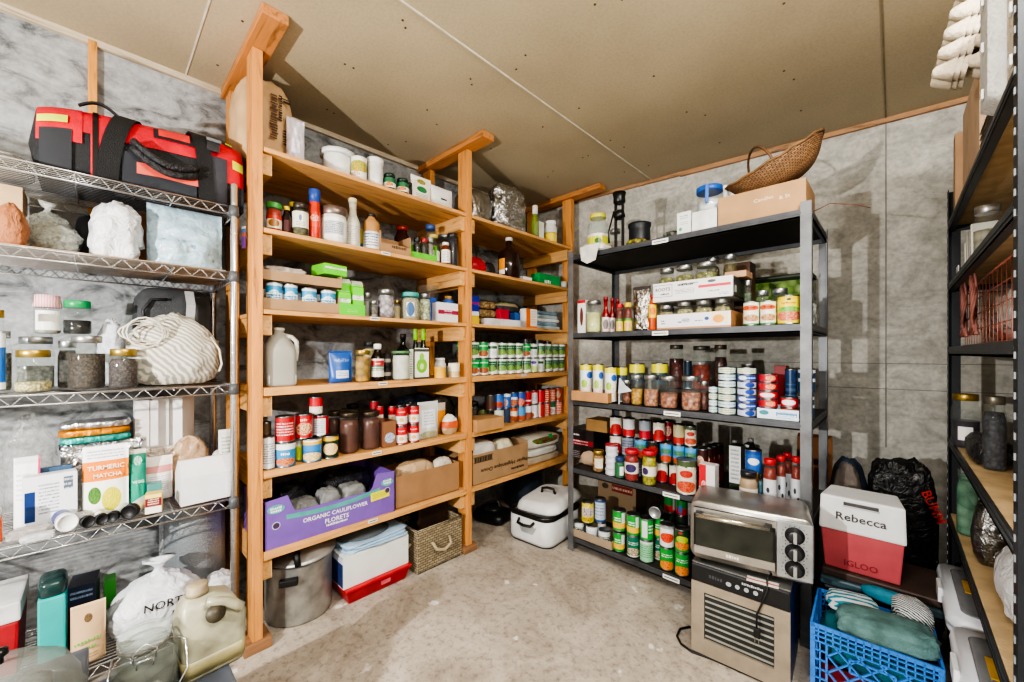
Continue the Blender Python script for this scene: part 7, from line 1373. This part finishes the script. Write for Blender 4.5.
put('navy_bag', 'navy blue fabric shopping bag behind the red and white cooler', 'bag', (-.17, 2.72, 0), lumpgeo(.18, .17, .68, 143, .08, .35, 36, 30, .5, 2.5), flat('#2c3d55', .7, var=.2), .2, 'bag_body')
put('grey_bag', 'grey brown fabric bag slumped behind the cooler lid', 'bag', (-.145, 2.47, 0), lumpgeo(.15, .12, .70, 144, .12, .25, 36, 30, .6, 3), flat('#7d736c', .8, var=.2, bumps=.3), .1, 'bag_body')
put('tall_brown_box', 'brown cardboard box standing on end against the back wall behind the bags', 'box', (-.33, 2.88, 0), B().box((0, 0, .37), (.16, .12, .74)), cardboard('#8a5a34'), .1, 'box_body')

# ================================================================== slotted rack contents
z = ZR[0]
put('cardboard_carton', 'tall plain cardboard carton on the top shelf of the black slotted rack', 'box', (.36, 2.18, z + .0005), B().box((0, 0, .20), (.32, .42, .40)), cardboard('#cdb094'), 0, 'box_body')
put('carton_flap_box', 'narrow cardboard carton standing at the far end of the top shelf', 'box', (.28, 2.43, z + .0005), B().box((0, 0, .17), (.20, .07, .34)), cardboard('#c09e7c'), 0, 'box_body')
def egg_tray(nx=2, ny=6, p=.048, h=.04):
    b = B(); r = 8; W = nx * r; H = ny * r; vs = []; fs = []
    for j in range(H + 1):
        for i in range(W + 1):
            x_, y_ = i / r, j / r; c = max(0, math.sin(PI * (x_ % 1 if i < W else 1))) * max(0, math.sin(PI * (y_ % 1 if j < H else 1)))
            vs.append(((x_ - nx / 2) * p, (y_ - ny / 2) * p, h * min(1, c * 1.35) ** .8))
    for j in range(H):
        for i in range(W): a = j * (W + 1) + i; fs.append((a, a + 1, a + W + 2, a + W + 1))
    return b.add(vs, fs, 0, None, True)
pulp = flat('#c2b6a2', .9, var=.1, bumps=.5, bs=90); pulpg = flat('#b9b8b4', .9, var=.08, bumps=.5, bs=90); pulpw = flat('#dcdcda', .8, var=.05)
for k in range(7):                                   # a pile of nested egg trays, cup side up
    t = put('egg_tray', 'nested pulp egg tray, %s from the bottom of the pile by the carton' % ORD[k], 'egg tray', (.33, 1.72, z + .002 + k * .018), egg_tray(5, 6), [pulp, pulpg][k % 2], PI / 2, 'moulded_pulp', 'nested egg trays')
zt = z + .158
for k, (x_, y_, zz, rx, ry, m, l) in enumerate(((.150, 1.66, zt + .20, 0, -1.35, pulp, 'beige egg carton standing on edge, furthest left of the upper cartons'), (.215, 1.64, zt + .19, .0, -1.35, pulp, 'second beige egg carton standing on edge in the upper pile'), (.28, 1.62, zt + .18, .0, -1.35, pulpg, 'grey egg carton standing on edge in the upper pile'))):
    t = put('egg_carton', l, 'egg carton', (x_, y_, zz), egg_tray(6, 2, .050, .045), m, 0, 'moulded_pulp', 'egg cartons above the top shelf'); t.rotation_euler = (0, ry, .0)
    for q in range(2): egg_tray(6, 2, .050, .045).build('nested_layer', m, t, loc=(0, 0, -.012 * (q + 1)))
def lidgeo(w, h, d):
    b = B(); loft(b, [rrect(w, h, .02, 0), rrect(w * .98, h * .98, .02, .004), rrect(w * .82, h * .92, .02, d), rrect(w * .78, h * .90, .02, d)], cap0=False); return b
for k, (x_, y_, m, l) in enumerate(((.205, 1.46, pulpg, 'grey egg carton lid with a white rim standing at the front of the pile'), (.23, 1.33, pulp, 'tan egg carton lid with white stickers nearest the camera'))):
    t = thing('egg_carton', l, 'egg carton', (x_, y_, zt - .155 + .0), 0, 'egg cartons above the top shelf'); lg = lidgeo(.34, .115, .05); 
    o = lg.build('moulded_lid', m, t, loc=(0, 0, .175)); o.rotation_euler = (PI / 2, .0, PI / 2 + PI); o.rotation_euler = (0, -PI / 2, 0)
    b = B(); b.tube([(x, y, 0) for x, y, _ in rrect(.345, .12, .02, 0)], .004, 6, closed=True); o2 = b.build('pale_rim', pulpw, t, loc=(0, 0, .175)); o2.rotation_euler = (0, -PI / 2, 0)
    for q in (-.11, .0, .11): B().box((-.053, .0, .175 + q), (.004, .02, .022)).build('paper_tab', pulpw, t)
for k in range(3):
    t = put('egg_tray', 'grey white egg tray leaning at the near end of the top shelf, %s' % ['outer', 'middle', 'inner'][k], 'egg tray', (.30 + .055 * k, 1.36, z + .15), egg_tray(5, 4), pulpw, 0, 'moulded_pulp', 'leaning egg trays'); t.rotation_euler = (0, -1.2, 0)
# second shelf
z = ZR[1]
jar('D', z, 972, 1003, 206, 1.22, SILV, grain('#c8b84a', '#b8b4a4', '#8a8476', 40), .6, 'clear jar of yellow and white packets on the second shelf of the slotted rack')
for k, (yy, hh_, c, l) in enumerate(((2.28, .13, '#c9c4b8', 'pale booklet leaning leftmost on the second slotted shelf'), (2.22, .15, '#a8a49c', 'grey booklet leaning second on the second slotted shelf'), (2.16, .15, '#8f8a80', 'taupe booklet leaning third on the second slotted shelf'), (2.10, .16, '#d8d6cc', 'cream booklet with colour print leaning fourth on the second slotted shelf'))):
    t = thing('booklet', l, 'book', (.26, yy, z + .0005), 0); t.rotation_euler.x = -.12; B().box((0, 0, hh_ / 2), (.13, .016, hh_)).build('book_cover', wrap([(0, c)], pics=[(.5, .5, .3, .2, c, '#8a5a4a')] if k == 3 else []), t, bev=.002)
t = thing('number_card', 'small white card with a dark letter O at the edge of the second slotted shelf', 'card', (.185, 2.38, z + .0005), -PI / 2)
B().box((0, 0, .028), (.07, .002, .056)).build('card', WHITE, t); B().text('O', .026, 0, .028, y=-.0015, mi=0).build('printed_letter', INK, t)
put('paper_bundle', 'bundle of loose printed papers behind the clear jar on the second slotted shelf', 'papers', (.30, 1.98, z + .0005), lumpgeo(.14, .2, .09, 151, .12, 0, 30, 18, .5), wrap([(0, '#c9c4b8'), (.4, '#a85a4a'), (.5, '#d8d4c8'), (.75, '#4a5a7a'), (.85, '#d0ccc0')]), 0, 'paper_sheets')
put('blue_packet_bundle', 'dark blue plastic packet near the post on the second slotted shelf', 'packet', (.26, 1.42, z + .0005), lumpgeo(.10, .14, .10, 152, .12, 0, 24, 16, .6), flat('#2a3a7a', .4), 0, 'packet_body')
# wire basket
z = ZR[2]
wbk = thing('wire_basket', 'copper coloured wire basket full of bags on the third shelf of the slotted rack', 'basket', (.33, 1.90, z + .0005), 0)
cop = flat('#a86a5c', .35, .7); b = B(); X2, Y2, Hh = .13, .42, .20
for i in range(5):
    zz = .003 + i * Hh / 4; k = 1; b.tube([(-X2, -Y2, zz), (X2, -Y2, zz), (X2, Y2, zz), (-X2, Y2, zz)], .0016 if 0 < i < 4 else .003, 5, closed=True)
for i in range(15): y_ = -Y2 + i * 2 * Y2 / 14; b.tube([(-X2, y_, Hh), (-X2, y_, .003), (X2, y_, .003), (X2, y_, Hh)], .0015, 5)
for i in range(1, 5): x_ = -X2 + i * 2 * X2 / 5; b.tube([(x_, -Y2, Hh), (x_, -Y2, .003), (x_, Y2, .003), (x_, Y2, Hh)], .0015, 5)
b.build('wire_mesh', cop, wbk)
for i, y_ in enumerate((.30, .05)):
    b = B(); rr_ = random.Random(i)
    for s in range(5): b.tube([(-X2 - .012 + .006 * math.sin(s + j), y_ + .012 * s + .02 * math.sin(j * 1.3 + s), Hh + .03 - j * .028) for j in range(8)], .004, 6)
    b.build('twisted_handle', flat('#9a6258', .5, var=.2), wbk)
put('clear_bag', 'clear plastic bag with white paper inside the copper wire basket', 'bag', (.32, 1.68, z + .005), lumpgeo(.2, .3, .235, 153, .18, .4, 36, 24, .7), film('#d4d6d6', .5, .12), 0, 'bag_body')
put('white_packet_bundle', 'grey and white crumpled packets at the far end of the wire basket', 'packet', (.33, 2.12, z + .005), lumpgeo(.2, .3, .12, 154, .2, 0, 36, 20, .7), grain('#8a8680', '#cfccc4', '#a85a4a', 22), 0, 'packet_body')
# fourth shelf
z = ZR[3]
jar('D', z, 950, 981, 394, 1.50, GOLD, flat('#3a3340', .3), .55, 'jar with a gold lid and white tag on the slotted rack', lab=(.15, .4, WHITE, .16))
jar('D', z, 979, 1008, 396, 1.22, flat('#7a766a', .35, .7), grain('#26262c', '#4a4a54', None, 100), .85, 'tall jar of dark seeds with a dull lid by the near post')
put('black_pouch_bag', 'black crumpled plastic bag lying in front of the two jars', 'bag', (.225, 2.03, z + .0005), lumpgeo(.10, .34, .085, 155, .15, 0, 36, 18, .7), foil('#242529', .3, 0), 0, 'bag_body')
put('amber_ring', 'small loop of amber string beside the gold lidded jar', 'string', (.215, 2.28, z + .001), B().tube([(.02 * math.cos(a), .03 * math.sin(a), .05 + .02 * math.sin(a * 2)) for a in [2 * PI * i / 16 for i in range(16)]], .003, 6, closed=True).tube([(0, -.03, .05), (0, -.03, .002)], .003, 6), flat('#a8803a', .5), 0, 'string_loop')
# fifth shelf
z = ZR[4]
jar('D', z, 956, 979, 470, 1.48, GLD, grain('#6a9a80', '#a8c4b0', '#3f6f58', 30), .9, 'green glass jar of pale wrapped pieces on the lowest slotted shelf', gl=glass('#6a9a80', .35))
put('grey_pouch_roll', 'dull silver pouch between the green jar and the white bag', 'pouch', (.225, 1.98, z + .0005), lumpgeo(.08, .10, .22, 156, .12, .3, 24, 20, .7), foil('#8a8a88', .3), 0, 'pouch_body')
put('white_cloth_bag', 'white plastic bag slumped at the near end of the lowest slotted shelf', 'bag', (.27, 1.62, z + .0005), lumpgeo(.15, .28, .20, 157, .12, .3, 40, 26, .7), foil('#cfd2d6', .45, 0, 10), 0, 'bag_body')
# totes under the rack
for k, (y_, l) in enumerate(((2.08, 'far clear white plastic tote with a yellow label under the slotted rack'), (1.58, 'near clear white plastic tote with a yellow label under the slotted rack'))):
    t = thing('plastic_tote', l, 'tote', (.34, y_, 0), -PI / 2, None)
    ctm = flat('#b9bfca', .35, var=.06)
    loft(B(), [rrect(.36, .34, .03, 0), rrect(.42, .40, .035, .36)]).build('tote_body', ctm, t)
    loft(B(), [rrect(.45, .43, .04, .355), rrect(.46, .44, .04, .37), rrect(.45, .43, .04, .395)]).build('tote_lid', flat('#cdd2da', .35, var=.04), t)
    loft(B(), [rrect(.38, .37, .03, .3952), rrect(.37, .36, .03, .398)]).build('lid_window', flat('#7c8085', .25), t)
    loft(B(), [rrect(.445, .425, .04, .33), rrect(.455, .435, .04, .345), rrect(.445, .425, .04, .352)]).build('tote_rim', ctm, t)
    B().box((-.03, -.135, .400), (.10, .055, .003)).build('yellow_label', flat('#e0b02a', .5), t); B().text('HDX', .06, 0, 0, org=(-.03, -.135, .4022), ax=(1, 0, 0), az=(0, 1, 0), mi=0).build('label_print', INK, t)
    B().box((0, -.222, .375), (.09, .012, .05)).build('latch', flat('#dfe2e6', .35), t, bev=.003)
# settled positions: small shifts and size trims so that neighbours touch without clipping
SETTLE = {'amber_ring':(0.0440,0.0000,1.000,1.000,1.000), 'backpack':(-0.0480,0.0000,1.000,1.000,1.000), 'black_box':(0.0000,0.0160,1.000,1.000,1.000), 'black_floor_bag':(0.0135,0.0000,0.900,0.900,0.923), 'black_pouch_bag':(0.0000,0.0000,0.895,0.895,1.000), 'black_tarp_bag':(0.0000,0.0800,0.895,0.895,1.000), 'blue_cloth_strip':(0.0135,0.0800,0.895,0.895,1.000), 'blue_packet':(-0.0320,0.0000,1.000,1.000,1.000), 'blue_packet.001':(-0.0120,0.0000,1.000,1.000,1.000), 'bottle':(0.0000,-0.0015,0.895,0.895,1.000), 'bottle.003':(-0.0160,0.0000,1.000,1.000,1.000), 'bottle.004':(-0.0160,0.0000,0.891,0.891,0.923), 'bottle.005':(0.0000,-0.0030,0.961,0.961,1.000), 'bottle.006':(-0.0320,0.0045,0.970,0.970,1.000), 'bottle.007':(-0.0120,0.0090,0.941,0.941,1.000), 'bottle.012':(0.0000,0.0560,1.000,1.000,1.000), 'broth_carton.001':(0.0000,0.0440,1.000,1.000,1.000), 'brown_box':(-0.0075,0.0000,0.951,0.951,1.000), 'bubble_wrap_roll':(-0.0440,0.0000,1.000,1.000,1.000), 'bundle':(-0.0800,0.0135,0.895,0.895,1.000), 'bundle.002':(-0.0520,0.0000,1.000,1.000,0.989), 'cardboard_box.002':(0.0000,0.0000,1.000,1.000,0.907), 'cardboard_case':(0.0000,0.0120,0.923,0.923,1.000), 'cardboard_tray.003':(0.0000,0.0000,0.913,0.913,1.000), 'carton':(0.0000,0.0000,0.990,0.990,1.000), 'cloth_bag':(-0.0520,0.0000,1.000,1.000,1.000), 'day_box':(-0.0520,0.0135,0.895,0.895,1.000), 'day_box.001':(-0.0560,0.0105,0.895,0.895,1.000), 'day_box.002':(-0.0800,-0.0135,0.895,0.895,1.000), 'day_box.003':(-0.0800,0.0000,0.895,0.895,1.000), 'display_case':(0.0000,0.0000,0.900,0.900,1.000), 'drawstring_bag':(-0.0320,0.0000,1.000,1.000,1.000), 'dried_stem':(0.0000,0.0000,0.970,0.970,1.000), 'drink_carton':(0.0000,0.0000,0.970,0.970,0.868), 'drink_carton.001':(0.0000,0.0000,0.941,0.941,1.000), 'drink_carton.002':(0.0000,0.0000,1.000,1.000,0.914), 'drink_carton.003':(0.0000,0.0000,0.891,0.891,0.923), 'duffel_bag':(0.0000,0.0000,0.921,0.980,0.970), 'egg_tray.007':(0.0080,0.0000,1.000,1.000,1.000), 'flat_box':(-0.0600,0.0075,0.895,0.895,1.000), 'flat_packet':(-0.0520,-0.0075,0.895,0.895,1.000), 'flat_tin.018':(0.0000,0.0000,0.900,0.900,0.923), 'foil_bag':(0.0000,-0.0135,0.895,0.895,1.000), 'foil_bag.001':(0.0000,0.0000,0.895,0.895,1.000), 'foil_packet':(-0.0360,-0.0030,0.941,0.941,0.959), 'foil_packet.001':(0.0000,-0.0015,0.951,0.951,0.954), 'foil_packet.002':(0.0000,-0.0000,0.961,0.961,0.959), 'foil_packet.003':(0.0000,-0.0060,0.961,0.961,1.000), 'foil_pouch':(-0.0800,0.0000,0.895,0.895,0.944), 'folded_cloth':(0.0000,0.0000,1.000,1.000,0.965), 'folded_sweater':(0.0000,0.0000,1.000,1.000,0.879), 'folded_towel':(-0.0440,0.0000,0.990,0.990,1.000), 'food_can.001':(0.0000,0.0000,0.956,0.956,1.000), 'food_can.003':(0.0000,0.0000,0.900,0.900,0.923), 'food_can.004':(0.0000,0.0000,0.900,0.900,0.923), 'food_can.005':(-0.0080,0.0000,1.000,1.000,1.000), 'food_can.006':(-0.0080,0.0000,1.000,1.000,1.000), 'food_can.008':(-0.0200,0.0000,1.000,1.000,1.000), 'food_can.011':(-0.0080,0.0000,1.000,1.000,1.000), 'food_can.016':(0.0000,0.0000,1.000,1.000,0.987), 'food_can.017':(-0.0120,0.0000,1.000,1.000,1.000), 'food_can.018':(-0.0160,0.0000,1.000,1.000,1.000), 'food_can.019':(-0.0120,0.0000,1.000,1.000,1.000), 'food_can.024':(-0.0640,-0.0015,0.990,0.990,1.000), 'food_can.025':(-0.0640,-0.0015,0.990,0.990,1.000), 'food_can.026':(0.0000,0.0000,0.990,0.990,1.000), 'food_can.027':(0.0000,0.0000,0.990,0.990,1.000), 'food_can.060':(0.0000,0.0000,0.900,0.900,0.923), 'food_can.066':(-0.0680,0.0000,1.000,1.000,1.000), 'food_can.093':(0.0000,0.0000,0.900,0.900,0.923), 'food_can.094':(0.0000,0.0000,0.900,0.900,0.923), 'food_can.098':(0.0000,0.0000,0.900,0.900,0.923), 'food_can.099':(0.0045,0.0000,0.900,0.900,0.923), 'food_can.100':(0.0060,0.0000,0.961,0.961,1.000), 'food_can.102':(0.0105,0.0000,0.932,0.932,1.000), 'food_can.118':(0.0000,0.0040,1.000,1.000,1.000), 'food_can.119':(0.0000,0.0000,0.980,0.980,1.000), 'food_can.120':(0.0030,0.0000,0.980,0.980,1.000), 'food_can.121':(0.0000,0.0000,0.932,0.932,1.000), 'food_can.124':(0.0000,0.0080,1.000,1.000,1.000), 'food_can.125':(0.0000,0.0080,1.000,1.000,1.000), 'food_can.126':(0.0000,0.0040,1.000,1.000,1.000), 'food_can.127':(0.0000,0.0040,1.000,1.000,1.000), 'food_can.134':(0.0000,0.0000,0.900,0.900,0.923), 'food_can.137':(0.0000,0.0120,0.900,0.900,0.923), 'food_can.138':(0.0000,0.0120,1.000,1.000,1.000), 'food_can.141':(0.0000,0.0000,0.900,0.900,0.923), 'food_carton':(-0.0680,0.0000,1.000,1.000,1.000), 'glass_jar.007':(0.0000,-0.0030,0.980,0.980,1.000), 'glass_jar.008':(0.0000,0.0000,0.980,0.980,1.000), 'glass_jar.009':(0.0000,0.0000,0.895,0.895,1.000), 'glass_jar.011':(0.0000,0.0000,0.970,0.970,1.000), 'glass_jar.012':(-0.0040,0.0015,0.990,0.990,1.000), 'glass_jar.015':(-0.0200,0.0000,1.000,1.000,1.000), 'glass_jar.016':(0.0000,0.0000,0.941,0.941,1.000), 'glass_jar.017':(0.0000,0.0090,0.941,0.941,1.000), 'glass_jar.020':(0.0000,0.0000,0.932,0.932,1.000), 'glass_jar.023':(0.0000,0.0000,0.923,0.923,1.000), 'glass_jar.026':(-0.0640,0.0000,1.000,1.000,1.000), 'glass_jar.027':(0.0000,0.0800,0.895,0.895,1.000), 'glass_jar.028':(0.0075,0.0800,0.951,0.951,1.000), 'glass_jar.029':(0.0000,0.0000,0.980,0.980,1.000), 'glass_jar.030':(0.0000,0.0000,0.900,0.900,0.923), 'glass_jar.031':(0.0000,0.0000,0.985,0.985,1.000), 'glass_jar.034':(0.0000,0.0000,0.900,0.900,0.923), 'glass_jar.040':(0.0000,0.0000,0.895,0.895,1.000), 'glass_jar.050':(0.0000,0.0040,1.000,1.000,1.000), 'glass_jar.053':(0.0105,0.0000,0.932,0.932,1.000), 'glass_jar.055':(0.0000,0.0000,0.980,0.980,1.000), 'glass_jar.062':(0.0000,-0.0135,0.895,0.895,1.000), 'grey_bag':(-0.0135,0.0000,0.895,0.895,1.000), 'grey_green_shirt':(0.0000,0.0000,0.900,0.900,0.923), 'hand_press':(0.0000,0.0040,1.000,1.000,1.000), 'jug':(0.0000,0.0000,0.900,0.900,0.923), 'kraft_box':(-0.0800,-0.0135,0.895,0.895,1.000), 'kraft_box.003':(0.0135,0.0000,0.895,0.895,1.000), 'low_box':(0.0000,0.0040,0.932,0.932,1.000), 'low_carton':(-0.0800,-0.0045,0.895,0.895,1.000), 'noodle_bag':(0.0000,0.0000,1.000,1.000,0.952), 'noodle_bag.001':(0.0000,0.0000,1.000,1.000,0.917), 'oil_carton':(0.0000,0.0015,0.895,0.895,1.000), 'oil_carton.001':(0.0000,0.0000,0.895,0.895,1.000), 'pail':(-0.0160,0.0000,1.000,1.000,1.000), 'paper_bag.001':(0.0000,0.0000,0.970,0.970,1.000), 'paper_bag.002':(0.0000,0.0000,0.895,0.895,1.000), 'paper_bag.003':(0.0000,0.0060,0.961,0.961,1.000), 'paper_bundle':(0.0040,0.0000,1.000,1.000,1.000), 'paper_cloth':(0.0135,0.0000,0.895,0.895,1.000), 'paper_packet':(0.0000,0.0135,0.895,0.895,1.000), 'paper_sack':(-0.0160,0.0030,0.980,0.980,1.000), 'patterned_towel':(0.0000,0.0680,0.900,0.900,0.923), 'pickle_container':(0.0000,0.0800,0.951,0.951,1.000), 'pill_bottle':(0.0000,0.0105,0.895,0.895,1.000), 'pill_bottle.001':(0.0000,-0.0045,0.895,0.895,1.000), 'pill_bottle.002':(0.0000,-0.0045,0.895,0.895,1.000), 'pill_bottle.003':(-0.0040,0.0000,0.970,0.970,1.000), 'pill_bottle.004':(-0.0800,0.0105,0.895,0.895,1.000), 'pill_bottle.005':(-0.0120,0.0000,0.895,0.895,1.000), 'pill_bottle.006':(0.0000,-0.0075,0.951,0.951,1.000), 'plant_pot':(0.0000,0.0320,1.000,1.000,1.000), 'plastic_bag':(-0.0720,0.0000,0.895,0.895,1.000), 'plastic_bag.001':(0.0000,-0.0030,0.941,0.941,1.000), 'plastic_bag.002':(0.0000,0.0000,0.891,0.891,0.961), 'plastic_bag.003':(-0.0040,0.0000,0.895,0.895,1.000), 'plastic_bag.004':(-0.0440,0.0045,0.895,0.895,1.000), 'plastic_bag.005':(-0.0120,-0.0135,0.895,0.895,1.000), 'plastic_bag.007':(0.0000,0.0015,0.990,0.990,1.000), 'plastic_bag.009':(-0.0800,0.0000,1.000,1.000,1.000), 'plastic_bag.010':(0.0000,-0.0060,0.961,0.961,1.000), 'plastic_bag.011':(0.0000,-0.0030,0.941,0.941,1.000), 'plastic_bag.012':(0.0000,0.0000,0.980,0.980,1.000), 'plastic_bag.015':(0.0000,0.0000,0.900,0.900,0.923), 'plastic_bag.016':(-0.0680,0.0000,0.900,0.900,0.923), 'plastic_container':(-0.0680,0.0000,0.941,0.941,1.000), 'plastic_jug':(0.0000,0.0120,1.000,1.000,1.000), 'plastic_tray':(0.0000,0.0000,0.941,0.941,1.000), 'plastic_tub':(-0.0015,0.0000,0.990,0.990,1.000), 'plastic_tub.001':(-0.0015,0.0000,0.990,0.990,1.000), 'printed_packet':(-0.0520,-0.0015,0.895,0.895,1.000), 'rag':(0.0000,0.0720,1.000,1.000,1.000), 'sack':(0.0000,0.0000,0.961,0.961,1.000), 'sack.001':(0.0000,0.0000,1.000,1.000,0.966), 'sauce_bottle':(0.0000,0.0030,0.980,0.980,1.000), 'sauce_bottle.002':(0.0000,0.0120,1.000,1.000,1.000), 'sauce_bottle.003':(0.0000,0.0200,1.000,1.000,1.000), 'sauce_bottle.004':(0.0000,0.0000,0.900,0.900,0.923), 'sauce_jar':(0.0000,0.0000,0.895,0.895,1.000), 'small_carton.001':(-0.0520,-0.0045,0.895,0.895,1.000), 'small_packet':(-0.0200,0.0135,0.895,0.895,1.000), 'snack_bag.001':(-0.0560,-0.0015,0.990,0.990,1.000), 'spice_jar.002':(0.0000,-0.0135,0.895,0.895,1.000), 'spice_jar.003':(0.0000,0.0000,0.900,0.900,0.923), 'spice_jar.004':(0.0000,0.0000,0.900,0.900,0.923), 'spice_jar.005':(0.0000,0.0000,0.900,0.900,1.000), 'stand_up_pouch':(-0.0200,-0.0135,0.895,0.895,1.000), 'stand_up_pouch.001':(-0.0400,-0.0015,0.895,0.895,1.000), 'stand_up_pouch.002':(-0.0800,-0.0015,0.895,0.895,1.000), 'stand_up_pouch.003':(-0.0720,-0.0015,0.895,0.895,1.000), 'stand_up_pouch.004':(-0.0320,0.0000,1.000,1.000,1.000), 'stand_up_pouch.006':(0.0000,0.0000,0.895,0.895,1.000), 'stand_up_pouch.007':(0.0000,0.0030,0.980,0.980,1.000), 'stand_up_pouch.009':(-0.0440,0.0000,1.000,1.000,1.000), 'striped_cloth':(0.0000,0.0040,0.914,0.914,1.000), 'tall_box':(-0.0030,0.0000,0.980,0.980,1.000), 'tea_pouch':(-0.0360,0.0000,0.895,0.895,1.000), 'tin_case':(0.0000,0.0000,1.000,1.000,0.902), 'trash_bag':(0.0000,0.0000,0.990,0.990,1.000), 'tub':(0.0000,0.0000,0.990,0.990,1.000), 'white_box':(0.0000,0.0000,0.985,0.985,1.000), 'white_packet':(0.0000,0.0000,1.000,1.000,0.979), 'wrapped_bottle':(0.0000,0.0015,0.990,0.990,1.000), 'wrapper':(-0.0320,0.0000,1.000,1.000,1.000), 'wrapper.001':(0.0000,0.0000,0.900,0.900,0.923)}
for n_, (dx_, dy_, sx_, sy_, sz_) in SETTLE.items():
    o = bpy.data.objects.get(n_)
    if o: o.location.x += dx_; o.location.y += dy_; o.scale = (sx_, sy_, sz_)
# ------------------------------------------------------------------ camera and light
cam = bpy.data.cameras.new('camera'); co = bpy.data.objects.new('camera', cam); COL.objects.link(co)
co.location = (0, 0, CZ); co.rotation_euler = (PI / 2, 0, TH); cam.sensor_width = 36; cam.lens = F / 1024 * 36; cam.clip_start = .02
cam.shift_y = (HOR - 341) / 1024
sc.camera = co
w = bpy.data.worlds.new('world'); sc.world = w; w.use_nodes = True
w.node_tree.nodes['Background'].inputs[0].default_value = (.93, .97, 1.0, 1); w.node_tree.nodes['Background'].inputs[1].default_value = .36
def lamp(name, kind, loc, energy, size, color=(1, 1, 1), rot=None, sy=None):
    l = bpy.data.lights.new(name, kind); l.energy = energy; l.color = color
    if kind == 'AREA': l.size = size; l.shape = 'RECTANGLE'; l.size_y = sy or size
    else: l.shadow_soft_size = size
    o = bpy.data.objects.new(name, l); COL.objects.link(o); o.location = loc
    if rot: o.rotation_euler = rot
    return o
lamp('flash_lamp', 'POINT', (-.88, -1.3, 1.34), 185, .02, (1, .97, .93))
lamp('side_lamp', 'POINT', (.34, .86, 2.30), 48, .03, (1, .97, .93))
lamp('overhead_lamp', 'AREA', (.10, .10, 2.44), 30, .5, (1, .98, .95), rot=(.25, -.2, 0))
sc.view_settings.view_transform = 'AgX'; sc.view_settings.look = 'AgX - High Contrast'; sc.view_settings.exposure = .38
sc.cycles.max_bounces = 6; sc.cycles.transparent_max_bounces = 24; sc.cycles.use_denoising = True
